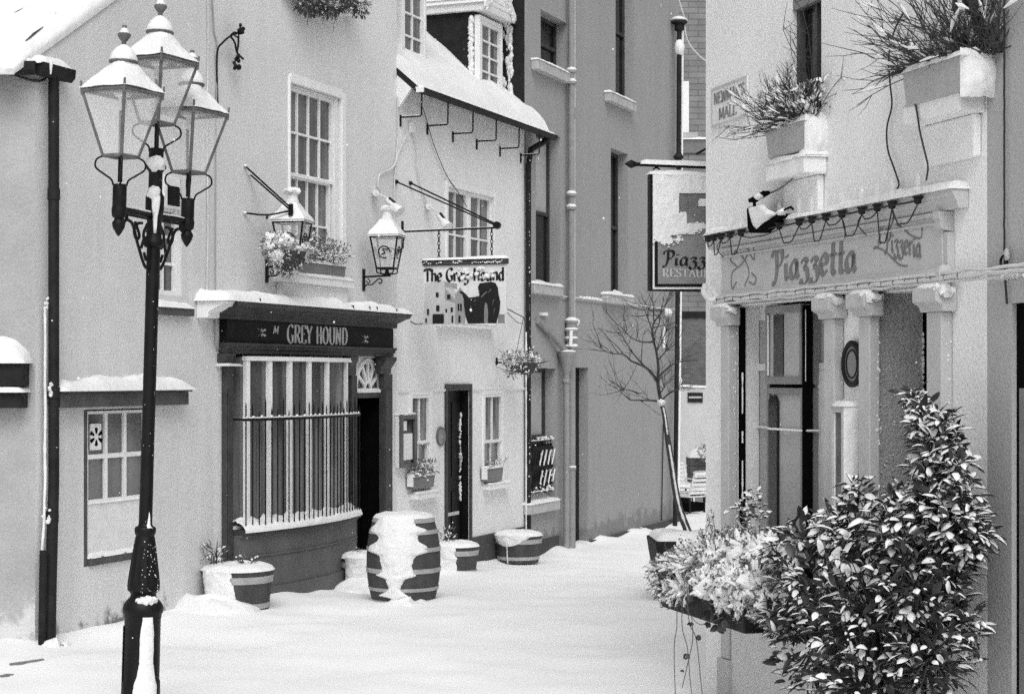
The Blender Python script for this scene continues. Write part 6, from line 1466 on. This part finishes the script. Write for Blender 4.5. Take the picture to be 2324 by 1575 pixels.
def streak(mb, c, rad, z0, z1, half, ang0, off=.012, nz=40, na=12, seed=0, lump=.5, lr=None):
    """snow plastered on a round body: rad(z) radius, half(z) half width as an angle; returns nothing"""
    rows = []
    for i in range(nz + 1):
        z = z0 + (z1 - z0) * i / nz; w_ = max(.01, half(z) * (1 + .0)); row = []
        jl = .10 * noise.noise((z * 16, seed, 0)) * w_ + .02 * noise.noise((z * 45, seed, 1)); jr = .10 * noise.noise((z * 16, seed, 9)) * w_ + .02 * noise.noise((z * 45, seed, 2))
        for j in range(na + 1):
            v = j / na; a = ang0 - w_ - jl + (2 * w_ + jl + jr) * v
            if lr: l_, r_ = lr(z); a = ang0 + (l_ - jl) + (r_ + jr - l_ + jl) * v
            e = (1 - abs(2 * v - 1) ** 3) * min(1, i * .6 + .1, (nz - i) * .6 + .1)
            r = rad(z) + .001 + off * e * (1 + lump * noise.fractal(Vector((z * 7, a * 4, seed)), .7, 2, 3))
            row.append(Vector((c[0] + r * math.cos(a), c[1] + r * math.sin(a), z)))
        rows.append(row)
    mb.grid(rows)
def rad_of(prof):
    ps = sorted((zy(y), r * UL) for r, y in prof)
    def f(z):
        for (za, ra), (zb, rb) in zip(ps, ps[1:]):
            if za <= z <= zb: return ra + (rb - ra) * (z - za) / max(1e-6, zb - za)
        return ps[0][1] if z < ps[0][0] else ps[-1][1]
    return f
ra = rad_of(prof); camang = math.atan2(-by, -bx)
m = MB()
streak(m, c0, ra, zy(1640), zy(1395), lambda z: .40 + (.28 * max(0, min(1, (zy(1500) - z) / .18)) if z < zy(1500) else 0) - .12 * max(0, min(1, (z - zy(1430)) / .1)), camang + .28, .012, seed=3)
for k in range(30):
    q = camang + .3 + (k - 14) * .055; z = zy(1366) + .02; m.ball(c0 + Vector((math.cos(q) * .11, math.sin(q) * .11, z + .012 * math.sin(k))), .034 * (1 - abs(k - 14) / 20), 6, 5, .9, .5)
rr = random.Random(77)
for k in range(46):
    y = 1340 - 115 * rr.random() ** 1.5; q = camang + rr.uniform(-.2, 1.2); r = ra(zy(y)); m.ball(c0 + Vector((math.cos(q) * r, math.sin(q) * r, zy(y))), rr.uniform(.0018, .0045), 4, 3, 1.2, 0)
for k in range(24):
    y = rr.uniform(370, 1190); q = camang + rr.uniform(-.8, 1.2); r = ra(zy(y)); m.ball(c0 + Vector((math.cos(q) * r, math.sin(q) * r, zy(y))), rr.uniform(.0015, .003), 4, 3, 1.2, 0)
m.ball(c0 + Vector((math.cos(camang) * .03, math.sin(camang) * .03, zy(372))), .075, 10, 7, .75, .35); m.ball(c0 + Vector((0, -.04, zy(440))), .05, 8, 6, 1.1, .4)
streak(m, c0, ra, zy(530), zy(445), lambda z: .5 - .35 * (zy(445) - z) / .3, camang + .1, .03, 16, 8, 7)
streak(m, c0, ra, zy(1196), zy(1160), lambda z: .35 * (zy(1160) - z) / .12, camang + .5, .01, 10, 6, 8)
fin(m, 'snow', SNOW, lp, smooth=60)
def lantern(c, label=None):
    """c: centre of the glass bottom"""
    R0, R1, GH = .122, .276, .445; ang = R(15)
    def ring(r, z): return [c + Vector((r * math.cos(ang + k * math.pi / 2), r * math.sin(ang + k * math.pi / 2), z)) for k in range(4)]
    A_, B_ = ring(R0, 0), ring(R1, GH)
    m = MB()
    for k in range(4):
        k2 = (k + 1) % 4; m.tube([A_[k], B_[k]], .012, 6); m.tube([A_[k], A_[k2]], .013, 6); m.tube([B_[k], B_[k2]], .014, 6)
        m.tube([B_[k] - ZV * .03, B_[k] + (B_[k] - c).normalized() * .02 + ZV * .05], [.012, .008], 5)
    fr = fin(m, 'lantern', M('lamp_frame', .13, .5, .3, 10) if 'lamp_frame' not in MATS else MATS['lamp_frame'], lp, smooth=50)
    m = MB()
    for k in range(4):
        k2 = (k + 1) % 4; m.slab([A_[k], A_[k2], B_[k2], B_[k]], (c - (A_[k] + B_[k2]) / 2).normalized() * .003)
    fin(m, 'glass', LGLASS, fr)
    m = MB(); m.lathe(c, [(.02, GH - .12), (.035, GH - .1), (.03, GH - .03), (.06, GH - .02), (.06, GH)], 10); fin(m, 'burner', OFFW, fr, smooth=50)
    # ogee roof blending from square to round
    def oring(r, z, sq):
        out = []
        for k in range(32):
            q = 2 * math.pi * k / 32; a_ = (q + math.pi / 4) % (math.pi / 2) - math.pi / 4; a2 = q % (math.pi / 2) - math.pi / 4
            rs = r * math.cos(math.pi / 4) / math.cos(a2); out.append(c + Vector(((r * (1 - sq) + rs * sq) * math.cos(q + ang), (r * (1 - sq) + rs * sq) * math.sin(q + ang), z)))
        return out
    steps = [(R1 + .015, GH + .005, 1), (R1 * .93, GH + .03, 1), (R1 * .74, GH + .07, .9), (R1 * .56, GH + .115, .75), (R1 * .42, GH + .155, .5), (.085, GH + .188, .2), (.07, GH + .2, 0)]
    def skin(mb, st, e):
        rs = [oring(r + e, z + e * 1.2, s) for r, z, s in st]
        for i, row in enumerate(rs):
            if e: rs[i] = [p + noise.noise_vector(p * 9) * .010 for p in row]
        for p_, q_ in zip(rs, rs[1:]):
            for k in range(32): mb.poly([p_[k], p_[(k + 1) % 32], q_[(k + 1) % 32], q_[k]])
        mb.poly(rs[0][::-1])
    m = MB(); skin(m, steps, 0); m.lathe(c, [(.075, GH + .19), (.075, GH + .21), (.10, GH + .212), (.104, GH + .222), (.09, GH + .23), (.03, GH + .32), (.02, GH + .33), (.016, GH + .36), (.028, GH + .375), (.046, GH + .40), (.048, GH + .412), (.03, GH + .43), (.02, GH + .45), (.017, GH + .475), (.005, GH + .48)], 16)
    rf = fin(m, 'roof', MATS['lamp_frame'], fr, smooth=50)
    m = MB(); skin(m, [(r - .005, z, s) for r, z, s in steps], .014); m.lathe(c, [(.098, GH + .228), (.1, GH + .24), (.088, GH + .27), (.07, GH + .30), (.045, GH + .325), (.02, GH + .34), (.003, GH + .345)], 14); m.lathe(c, [(.044, GH + .414), (.03, GH + .435), (.018, GH + .46), (.004, GH + .47)], 10); fin(m, 'snow', SNOW, fr, smooth=60)
    # cradle of four curled arms, cup and centre rod
    m = MB()
    for k in range(4):
        q = ang + k * math.pi / 2; e_ = Vector((math.cos(q), math.sin(q), 0))
        m.tube(spline([c + e_ * R0 * .95, c + e_ * (R0 * 1.35) - ZV * .03, c + e_ * (R0 * 1.38) - ZV * .085, c + e_ * (R0 * .9) - ZV * .13, c + e_ * .06 - ZV * .165, c + e_ * .045 - ZV * .205], 6), .0075, 6)
    m.tube([c, c - ZV * .2], .017, 8)
    m.lathe(c - ZV * .355, [(.046, 0), (.05, .01), (.05, .14), (.044, .16), (.02, .165)], 14); fin(m, 'cradle', IRON, fr, smooth=50)
    return fr
ax = Vector((.157, .45, 0))
tilt = R(1.67)
zc = 4.345
lantern(c0 + Vector((0, 0, zc)))
for sg_ in (-1, 1):
    cL = c0 + ax * sg_ + Vector((0, 0, 4.045)); lantern(cL)
    m = MB(); zc_ = cL.z - .36
    m.lathe(cL - ZV * .44, [(.004, -.12), (.02, -.1), (.042, -.06), (.048, -.03), (.03, .0), (.05, .02), (.055, .06), (.05, .09)], 14)
    p0 = c0 + ax * sg_ * .1 + Vector((0, 0, zc_ - .01)); p1 = cL + Vector((0, 0, -.365)); m.tube([p0, p1], .018, 8); m.tube([p0 - ZV * .03, p1 - ZV * .03], .012, 6)
    e_ = ax.normalized() * sg_; L0 = c0 + Vector((0, 0, zc_ - .04)); ln = ax.length
    for pts in ([(.95, .0), (.86, -.05), (.78, -.02), (.82, .0)], [(.8, -.03), (.62, -.06), (.45, -.2), (.25, -.34), (.1, -.36)], [(.55, -.04), (.42, -.13), (.5, -.16), (.57, -.1), (.48, -.05), (.35, -.04)], [(.2, -.04), (.3, -.12), (.22, -.2), (.13, -.13), (.2, -.09)], [(.36, -.22), (.25, -.14), (.12, -.24), (.2, -.3), (.27, -.25)]):
        m.tube(spline([L0 + e_ * ln * u + ZV * v for u, v in pts], 6), .012, 6)
    ar = fin(m, 'arm', IRON, lp, smooth=50)
    m = MB(); m.tube([p0 + ZV * .018, p0.lerp(p1, .5) + ZV * .022, p1 + ZV * .015], [.012, .01, .006], 6); m.ball(cL - ZV * .2 + e_ * .0, .035, 8, 5, .6, .3); fin(m, 'snow', SNOW, ar, smooth=60)
lp.rotation_euler = (0, tilt, 0)

# ================================================================== BARREL AND TUBS
def cask(c, h, prof_r, hoops, ang0, label, name, cat, group=None, half=None, top_snow=.06, seed=0, pile=1.0, off=.03, lr=None):
    """prof_r(t): radius at height fraction t"""
    t = thing(name, label, cat, c, group); c = Vector(c); cx, cy, cz = c
    m = MB(); n = 16; seg = 48; vs = []
    for i in range(n + 1):
        for k in range(seg):
            q = 2 * math.pi * k / seg; r = prof_r(i / n) * (1 - .012 * (k % 3 == 0)); vs.append(c + Vector((r * math.cos(q), r * math.sin(q), h * i / n)))
    m.add(vs, [(i * seg + k, i * seg + (k + 1) % seg, (i + 1) * seg + (k + 1) % seg, (i + 1) * seg + k) for i in range(n) for k in range(seg)] + [tuple(range(n * seg, (n + 1) * seg))])
    fin(m, 'staves', WOOD, t, smooth=35)
    for a, b in hoops:
        m = MB(); pr = []
        for i in range(5): f = a + (b - a) * i / 4; pr.append((prof_r(f) + .007, f * h))
        m.lathe(c, [(pr[0][0] - .008, pr[0][1])] + pr + [(pr[-1][0] - .008, pr[-1][1])], 48, cap=False); fin(m, 'hoop', HOOP, t, smooth=40)
    m = MB(); rt = prof_r(1) + .012; rows = []
    for i in range(13):
        f = i / 12; row = []
        for k in range(37):
            q = 2 * math.pi * k / 36; r = rt * f * (1 + .012 * noise.noise((math.cos(q) * 3, math.sin(q) * 3, seed)))
            z = h + top_snow * (1 - f ** 4) * (.75 + .3 * noise.fractal(Vector((math.cos(q) * f * 2, math.sin(q) * f * 2, seed)), .7, 2, 3)) + (.008 if f < 1 else -.012)
            row.append(c + Vector((r * math.cos(q), r * math.sin(q), z)))
        rows.append(row)
    m.grid(rows)
    if half: streak(m, c, lambda z: prof_r(max(0, min(1, (z - cz) / h))), cz, cz + h + .015, lambda z: half((z - cz) / h), ang0, off, 80, 16, seed, .6, (lambda z: lr((z - cz) / h)) if lr else None)
    if pile:
        q = c + Vector((math.cos(ang0), math.sin(ang0), 0)) * (prof_r(0) + .02); m.ball(q - ZV * .03, .34 * pile, 24, 12, .5, .22)
    fin(m, 'snow', SNOW, t, smooth=60); return t, c
Yb = 19.9; cb = Vector(((916 - CX) / FPX * Yb, Yb, -.06))
hh_ = CAMZ - (1170 - HY) * Yb / FPX - cb.z
fr_h = lambda z2: ((CAMZ - (1045.8 + .29507 * z2 - HY) * (Yb - .38) / FPX) - cb.z) / hh_
bar_r = lambda t: .335 + (.418 - .335) * (1 - abs(2 * t - .98) ** 2.1 if True else 0)
def half_b(t):
    y = None
    tab = [(0, .62), (.05, .45), (.09, .22), (.12, .55), (.155, .5), (.17, .16), (.24, .15), (.285, .38), (.32, .28), (.36, .3), (.48, .30), (.56, .36), (.585, .62), (.62, .50), (.66, .34), (.74, .36), (.78, .55), (.82, .44), (.86, .34), (.93, .36), (1.02, .38)]
    for (a, x), (b, z) in zip(tab, tab[1:]):
        if a <= t <= b: return x + (z - x) * (t - a) / (b - a)
    return tab[-1][1]
LRT = [(420, 1370, 1605), (480, 1345, 1600), (505, 1315, 1660), (525, 1302, 1688), (548, 1345, 1620), (575, 1368, 1612), (640, 1310, 1680), (668, 1292, 1695), (692, 1370, 1610), (760, 1385, 1572), (800, 1390, 1582), (840, 1345, 1612), (868, 1412, 1532), (930, 1432, 1498), (965, 1405, 1525), (988, 1360, 1560), (1010, 1455, 1490), (1030, 1440, 1510), (1060, 1395, 1570), (1090, 1360, 1620)]
def lr_b(t):
    z2 = 1074 - t * (1074 - 425) + 14 * noise.noise((t * 17, 3, 3))
    for (a, l0, r0), (b, l1, r1) in zip(LRT, LRT[1:]):
        if a <= z2 <= b:
            k = (z2 - a) / (b - a); l, r = l0 + (l1 - l0) * k, r0 + (r1 - r0) * k; break
    else: l, r = (1370, 1605) if z2 < 500 else (1360, 1620)
    l, r = 1500 + (l - 1500) * 1.18 - 6, 1500 + (r - 1500) * 1.12; Rr = bar_r(max(0, min(1, t))) / .418 * 282
    return math.asin(max(-.98, min(.98, (l - 1525) / Rr))), math.asin(max(-.98, min(.98, (r - 1525) / Rr)))
camA = lambda c: math.atan2(-c[1], -c[0])
cask(cb, hh_, bar_r, [(.04, .07), (fr_h(1012), fr_h(985)), (fr_h(872), fr_h(836)), (fr_h(709), fr_h(676)), (fr_h(573), fr_h(541)), (fr_h(484), fr_h(450))], camA(cb), 'tall upright barrel plastered with snow standing in front of the pub door', 'barrel', 'barrel', None, half_b, .05, 3, .8, .03, lr_b)
def tub(x, Y, r, h, label, ang, half, seed, plants, pile=1.0, dz=0.0):
    X_ = (x - CX) / FPX * Y; c = Vector((X_, Y, base_z(X_, Y) - .03 + dz))
    t, c = cask(c, h, lambda t: r * (.84 + .16 * t), [(.70, .86), (.12, .24)], camA(c) + ang, label, 'half_barrel', 'planter', 'half barrel planters along the pub and cottage', half, .07, seed, pile, .03)
    rng = random.Random(seed * 3 + 1); mt, mS, mf = MB(), MB(), MB()
    for px_, n, l in plants:
        bp_ = c + Vector((px_ * r, -.1 * r, h + .02)); twigs(mt, lambda r_: bp_ + Vector((r_.uniform(-.06, .06), r_.uniform(-.06, .06), 0)), n, l, rng, (0, 0, 0), .006, .35, 3, mS, .35, up=1)
        leafy(mf, bp_ + ZV * l * .45, l * .5, n * 3, .05, rng, snowmb=mS, snowp=.4)
    if plants: fin(mt, 'stem', TWIG, t); fin(mf, 'foliage', TWIGG, t); fin(mS, 'snow', SNOW, t, smooth=60)
    return t
tub(540, 19.0, .385, .47, 'wide half barrel of snow with dead stems left of the bow window', -.75, lambda t: .75 - .2 * t, 11, [(-.62, 14, .3), (.25, 7, .16)], 1.5)
tub(828, 21.6, .31, .42, 'half barrel of snow tucked behind the left side of the tall barrel', -.35, lambda t: .5 + .25 * (1 - t) + .2 * max(0, t - .8), 12, [(-.3, 5, .1)], 1.1)
tub(1036, 24.2, .31, .43, 'half barrel with a small plant by the cottage door, right of the tall barrel', -.65, lambda t: .7 - .1 * t, 13, [(-.35, 12, .26)], .9, -.0)
tub(1176, 26.6, .365, .42, 'half barrel with a round snow cap below the corner drainpipe', -.5, lambda t: .01 + 1.0 * max(0, (t - .62) / .38) ** .5, 14, [], 0, .06)

# ================================================================== BARE TREE IN ITS TUB
YT = 20.6
def T(x, y, d=0): return pix(1355.6 + .39323 * x, 658.5 + .39323 * y, YT + d)
bt = thing('bare_tree', 'slender bare tree with a bent trunk leaning over the lane', 'tree', T(520, 1400))
m = MB(); trunk = spline([T(540, 1440), T(520, 1385), T(474, 1260), T(448, 1130), T(432, 1020), T(408, 870), T(398, 800), T(385, 710), T(366, 640)], 6)
m.tube(trunk, [.05 - .026 * i / (len(trunk) - 1) for i in range(len(trunk))], 9); fin(m, 'trunk', TWIG, bt, smooth=60)
m = MB(); ms = MB(); rng = random.Random(61)
def branch(p, d, l, r, lev):
    n = 6; pts = [p]; dd = d.normalized()
    for i in range(n):
        dd = (dd + Vector((rng.gauss(0, .14), rng.gauss(0, .14), rng.gauss(.03, .12)))).normalized(); pts.append(pts[-1] + dd * l / n)
    m.tube(pts, [r * (1 - .75 * i / n) for i in range(n + 1)], 5 if lev < 2 else 4)
    if lev == 0 or rng.random() < .1: ms.ball(pts[rng.randint(0, 3)] + ZV * r, r * 1.6, 6, 4, .8, .4)
    if lev >= 3: return
    for k in range(rng.randint(3, 5) if lev < 2 else rng.randint(2, 3)):
        i = rng.randint(1, n); sd = Vector((rng.gauss(0, 1), rng.gauss(0, .8), rng.gauss(.35, .5))).normalized()
        branch(pts[i], (dd * .8 + sd * .8), l * rng.uniform(.32, .58), r * .52, lev + 1)
def limb(pts, r, lev=1):
    pl = spline([T(*p) for p in pts], 5); r *= .6; m.tube(pl, [r * (1 - .8 * i / (len(pl) - 1)) for i in range(len(pl))], 6)
    for k in range(8):
        i = rng.randint(4, len(pl) - 1); d = (pl[i] - pl[i - 1]).normalized(); sd = Vector((rng.gauss(0, .7), rng.gauss(0, .8), rng.gauss(.3, .5)))
        branch(pl[i], d * .7 + sd, rng.uniform(.2, .45), max(.0045, r * .32), 2)
    branch(pl[-1], pl[-1] - pl[-2], .25, r * .25, 2)
limb([(366, 640), (350, 540), (352, 440), (340, 350), (325, 290), (322, 200, .1), (370, 130, .1), (395, 85, .1)], .04)
limb([(350, 530), (320, 485, -.1), (285, 450, -.15), (235, 425, -.2), (195, 408, -.25), (150, 370, -.3), (80, 365, -.35), (20, 335, -.4)], .030)
limb([(280, 448, -.15), (215, 375, -.2), (165, 300, -.2), (130, 235, -.2)], .018)
limb([(325, 300), (250, 298, .1), (190, 270, .1), (150, 225, .1)], .018); limb([(322, 250), (290, 160, .1), (265, 100, .2)], .015); limb([(330, 250), (360, 180, .1), (345, 120, .15)], .015)
limb([(352, 640), (300, 636, -.1), (240, 635, -.2), (190, 632, -.25), (150, 600, -.3), (120, 572, -.3)], .022); limb([(240, 600, -.1), (180, 575, -.15), (130, 575, -.2)], .012)
limb([(355, 500), (400, 455, .1), (440, 425, .2), (490, 412, .3)], .022); limb([(366, 640), (410, 600, .1), (450, 575, .1), (525, 562, .2)], .02); limb([(356, 400), (400, 350, .1), (440, 345, .2)], .016); limb([(345, 350), (380, 280, .2), (400, 210, .2)], .014)
limb([(352, 605), (385, 560, -.1), (392, 480, -.1)], .015)
fin(m, 'crown', TWIG, bt)
pl = [p + Vector((.004, -.032, .0)) for p in trunk]
ms.tube(pl[4:30], [.017 - .005 * i / 30 + .009 * noise.noise((i * .6, 1, 1)) for i in range(26)], 6)
ms.tube(pl[33:-3], [.010 + .007 * noise.noise((i * .8, 4, 1)) for i in range(len(pl) - 36)], 6)
ms.ball(T(370, 648, -.05), .05, 8, 6, .8, .4)
fin(ms, 'snow', SNOW, bt, smooth=60)
tb = thing('tree_tub', 'dark tapered tub holding the bare tree behind the snowy heather', 'planter', (2.1, YT, base_z(2.1, YT) - .03))
F_ = Fr((pix(1560, 0, YT).x, YT), (1, .05)); F_.n = Vector((.05, -1)).normalized()
zb, ztp = gz(2.1, YT) - .06, pix(0, 1228, YT - .4).z
wd = .43
m = MB(); m.box8([F_.P(-wd + .11, -wd + .11, zb), F_.P(wd - .11, -wd + .11, zb), F_.P(wd - .11, wd - .11, zb), F_.P(-wd + .11, wd - .11, zb), F_.P(-wd, -wd, ztp), F_.P(wd, -wd, ztp), F_.P(wd, wd, ztp), F_.P(-wd, wd, ztp)]); fin(m, 'tub', PIPE, tb, bevel=.015)
snowcap(tb, F_, -wd + .02, wd - .02, -wd + .02, wd - .02, ztp, .08, 231, over=.0); 

# ================================================================== HEATHER TROUGH AND BAY TREE IN FRONT OF THE RESTAURANT
def lump(mb, c, r, rng, sq=.8): mb.ball(c, r, 14, 9, sq, .45)
ht_ = thing('heather_trough', 'dark trough of trailing heather buried in snow by the first restaurant pilaster', 'planter', E.pt(1650, 1390, .5))
o_c = .52
a = E.s(1530, .7); b = E.s(1760, .35) ; a, b = E.s(1545, o_c), E.s(1748, o_c); htop = E.h(1650, 1318, o_c)
m = MB(); m.box8([E.P(a + .04, o_c - .2, htop - .26), E.P(b - .04, o_c - .2, htop - .26), E.P(b - .04, o_c + .16, htop - .26), E.P(a + .04, o_c + .16, htop - .26), E.P(a, o_c - .22, htop), E.P(b, o_c - .22, htop), E.P(b, o_c + .2, htop), E.P(a, o_c + .2, htop)]); fin(m, 'trough', PIPE, ht_, bevel=.01)
for s in (a + .15, b - .15):
    m = MB(); m.tube([E.P(s, .003, htop - .24), E.P(s, o_c - .18, htop - .2)], .018, 6); fin(m, 'wall_bracket', IRON, ht_)
rng = random.Random(71); mf, mS, mt = MB(), MB(), MB()
lumps = [(1510, 1305, 34, .62), (1545, 1290, 42, .62), (1590, 1280, 48, .6), (1640, 1275, 52, .56), (1690, 1265, 50, .52), (1735, 1260, 48, .5), (1770, 1285, 42, .45), (1560, 1335, 36, .7), (1610, 1330, 44, .7), (1665, 1325, 50, .68), (1715, 1330, 50, .62), (1745, 1365, 36, .6), (1690, 1375, 34, .66), (1525, 1345, 26, .7), (1780, 1330, 36, .5), (1640, 1365, 24, .74), (1498, 1330, 20, .68), (1720, 1395, 22, .62)]
for x, y, r, o in lumps:
    p = E.pt(x, y, o); rm = r * p.y / FPX; k = .82 if x > 1600 else .55
    lump(mS, p + ZV * rm * .12, rm * k, rng, .8)
    for _ in range(14 if x > 1600 else 3):
        d = Vector((rng.gauss(0, 1), -abs(rng.gauss(0, 1)), rng.gauss(.2, 1))).normalized(); lump(mS, p + d * rm * rng.uniform(.5, .85), rm * rng.uniform(.12, .34), rng, .75)
    for _ in range(int(r * (2.4 if x < 1600 else 1.7))):
        d = Vector((rng.gauss(0, 1), rng.gauss(0, 1), rng.gauss(.2, 1))).normalized(); q = p + d * rm * rng.uniform(.5, .8); l = rm * rng.uniform(.4, .8) * (1 if x < 1600 else .6) + .02
        e = (d + Vector((rng.gauss(0, .4), rng.gauss(0, .4), rng.gauss(.2, .4)))).normalized(); tip_ = q + e * l; mt.tube([q, q.lerp(tip_, .6) + ZV * .005, tip_], [.003, .003, .002], 3)
        for j in range(7):
            f = j / 6; c_ = q.lerp(tip_, f); dd = (e * .6 + Vector((rng.gauss(0, .6), rng.gauss(0, .6), rng.gauss(0, .6)))).normalized(); sd = dd.cross(Vector((rng.gauss(0, 1), rng.gauss(0, 1), rng.gauss(0, 1)))).normalized(); leaf(mf, c_, dd, sd, dd.cross(sd), .026, .011)
        if rng.random() < (.5 if x > 1590 else .62): mS.tube([q + ZV * .006, q.lerp(tip_, .5) + ZV * .012, tip_ + ZV * .006], [.015, .017 * rng.uniform(.7, 1.3), .006], 5)
# upright spires
for k in range(40):
    x = rng.uniform(1590, 1720); o = .4; p = E.pt(x, 1250, o); tip_ = E.pt(x + rng.uniform(-14, 10), (1128 if k < 4 else 1190) + rng.uniform(0, 50), o)
    mt.tube([p, p.lerp(tip_, .5) + Vector((rng.gauss(0, .01), 0, 0)), tip_], [.004, .003, .002], 4)
    for j in range(20):
        c_ = p.lerp(tip_, .25 + .75 * j / 20); dd = Vector((rng.gauss(0, 1), rng.gauss(0, 1), .9)).normalized(); sd = dd.cross(ZV).normalized(); leaf(mf, c_, dd, sd, dd.cross(sd), .034, .012)
        if rng.random() < .5: mS.ball(c_ + dd * .012, .009, 5, 4, .8, .4)
# broad leaved plant
for k in range(70):
    x, y = rng.gauss(1708, 20), rng.gauss(1158, 22); p = E.pt(x, y, .3 + rng.uniform(-.06, .06)); ax_ = Vector((rng.gauss(0, 1), rng.gauss(-.3, 1), rng.gauss(.1, .5))).normalized(); sd = ax_.cross(ZV).normalized(); nn = sd.cross(ax_); l = rng.uniform(.05, .08); leaf(mf, p, ax_, sd, nn, l, l * .6)
    if rng.random() < .85: leafsnow(mS, p, ax_, sd, nn, l, l * .65, rng, .35)
mt.tube(spline([E.pt(1680, 1240, .3), E.pt(1690, 1190, .3), E.pt(1712, 1150, .3)], 5), .006, 5)
for k in range(7):
    p = E.pt(1655 + k * 14, 1235 + 12 * math.sin(k * 2), .4); leafy(mf, p, .07, 50, .03, rng, snowmb=mS, snowp=.7)
fin(mf, 'foliage', HEATH, ht_); fin(mt, 'stem', TWIGG, ht_); fin(mS, 'snow', SNOW, ht_, smooth=60)
m = MB(); ml = MB()
for pts in ([(1560, 1335), (1564, 1410), (1580, 1450), (1590, 1540), (1596, 1590)], [(1536, 1340), (1536, 1420), (1530, 1470), (1533, 1590)], [(1550, 1345), (1548, 1420), (1560, 1470), (1566, 1540), (1572, 1590)], [(1545, 1350), (1560, 1385), (1585, 1415), (1610, 1412), (1640, 1400)], [(1570, 1400), (1572, 1450), (1562, 1500), (1548, 1560)]):
    pl = spline([E.pt(x, y, .74) for x, y in pts], 8); m.tube(pl, .003, 4)
for x, y, s in ((1545, 1372, .035), (1567, 1412, .03), (1583, 1440, .04), (1607, 1412, .04), (1628, 1418, .07), (1640, 1408, .06), (1558, 1482, .045), (1548, 1520, .02), (1560, 1350, .06), (1612, 1385, .09), (1630, 1370, .08)):
    for k in range(3):
        dd = Vector((rng.gauss(0, .5), -.4, rng.gauss(-.6, .4))).normalized(); sd = dd.cross(Vector((0, 1, .2))).normalized(); leaf(ml, E.pt(x, y, .74), dd, sd, dd.cross(sd), s, s * .7)
fin(m, 'trailing_stem', TWIGG, ht_); fin(ml, 'ivy_leaf', LEAF, ht_)
# bay tree
by_ = thing('bay_tree', 'large glossy leaved evergreen bush dusted with snow in front of the restaurant', 'shrub', E.pt(1990, 1640, .5))
rng = random.Random(81); mf, mS, mt = MB(), MB(), MB()
lumps = [(1990, 1400, 170, .55, .55), (1870, 1330, 105, .6, .6), (2085, 1340, 115, .5, .45), (1845, 1470, 105, .62, .35), (2110, 1490, 95, .5, .45), (1985, 1545, 170, .62, .35), (1960, 1230, 95, .5, .8), (2055, 1215, 95, .45, .8), (2140, 1185, 85, .34, .95), (1830, 1225, 58, .55, .85), (2185, 1165, 46, .3, .95), (1775, 1265, 44, .58, .7), (2110, 1130, 52, .38, .9), (1900, 1210, 60, .52, .85), (2160, 1290, 60, .34, .4), (2190, 1420, 50, .3, .6), (1760, 1400, 40, .6, .5), (1800, 1400, 60, .6, .4),
 (2072, 905, 24, .36, .8), (2092, 938, 32, .36, .85), (2106, 970, 42, .36, .85), (2140, 950, 22, .34, .6), (2116, 1012, 52, .36, .9), (2152, 1005, 34, .32, .8), (2128, 1065, 56, .36, .85), (2168, 1060, 34, .32, .8), (2170, 1205, 74, .33, .95), (2125, 1145, 66, .37, .95), (2205, 1225, 48, .28, .9), (2185, 1120, 40, .3, .9), (1945, 1110, 26, .5, .7), (1935, 1150, 30, .5, .8), (2040, 1130, 34, .45, .8)]
for x, y, r, o, sp in lumps:
    p = E.pt(x, y, o); rm = r * p.y / FPX; n = int(26 + (r / 34) ** 2 * 25)
    for _ in range(n):
        d = Vector((rng.gauss(0, 1), rng.gauss(0, 1), rng.gauss(0, 1))).normalized(); q = p + d * rm * rng.uniform(.35, 1.0) ** .6
        out = Vector((d.x, d.y, d.z * .5 + .25)); ax_ = (out + Vector((rng.gauss(0, .5), rng.gauss(0, .5), rng.gauss(.1, .5)))).normalized(); sd = ax_.cross(Vector((rng.gauss(0, .45), rng.gauss(0, .45), 1))).normalized(); nn = sd.cross(ax_); nn = nn if nn.z > 0 else -nn
        l = (rng.uniform(.06, .12) if rng.random() < .75 else rng.uniform(.04, .07)) * (1 if r > 40 else .9); ax_ = (ax_ - ZV * rng.uniform(0, .5)).normalized(); leaf(mf, q, ax_, sd, nn, l, l * rng.uniform(.34, .46))
        if rng.random() < min(.95, sp * 1.15) * (.45 + .55 * nn.z): leafsnow(mS, q, ax_, sd, nn, l, l * rng.uniform(.36, .46), rng, rng.uniform(.18, .4))
        if rng.random() < .25: mt.tube([p.lerp(q, .3), p.lerp(q, .7) - ZV * .01, q], [.006, .005, .003], 4)
for pts in ([(1990, 1640), (2000, 1450), (2080, 1250), (2150, 1130), (2125, 1020), (2075, 905)], [(1990, 1640), (1960, 1400), (1870, 1260), (1800, 1205)], [(2000, 1450), (1950, 1280), (1940, 1110)]):
    pl = spline([E.pt(x, y, .28) for x, y in pts], 6); mt.tube(pl, [.022 * (1 - .85 * i / (len(pl) - 1)) for i in range(len(pl))], 6)
fin(mf, 'foliage', LEAF, by_, smooth=70, recalc=False); fin(mS, 'snow', SNOW, by_, smooth=80); fin(mt, 'branch', TWIG, by_)
m = MB(); c_ = E.pt(1990, 1700, .55); c_.z = gz(c_.x, c_.y); m.lathe(c_ - ZV * .03, [(.16, 0), (.17, .02), (.24, .4), (.26, .42), (.26, .46), (.2, .46), (.02, .44)], 24); fin(m, 'pot', PIPE, by_, smooth=50)

# ================================================================== FALLING SNOW
m = MB(); rng = random.Random(99)
for k in range(420):
    Y = 4 + 24 * rng.random() ** .8; p = pix(rng.uniform(-20, 2340), rng.uniform(-20, 1500), Y)
    if p.x < KL * Y - BL + .1 or p.x > BR - KR * Y - .1 and Y > 6.9: continue
    r = rng.uniform(.002, .0042) * (1.5 if rng.random() < .06 else 1); m.ball(p, r, 5, 4, 1, .3)
fin(m, 'falling_snow', SNOW, kind='stuff', label='snowflakes drifting down across the lane', cat='snowflakes', smooth=60)
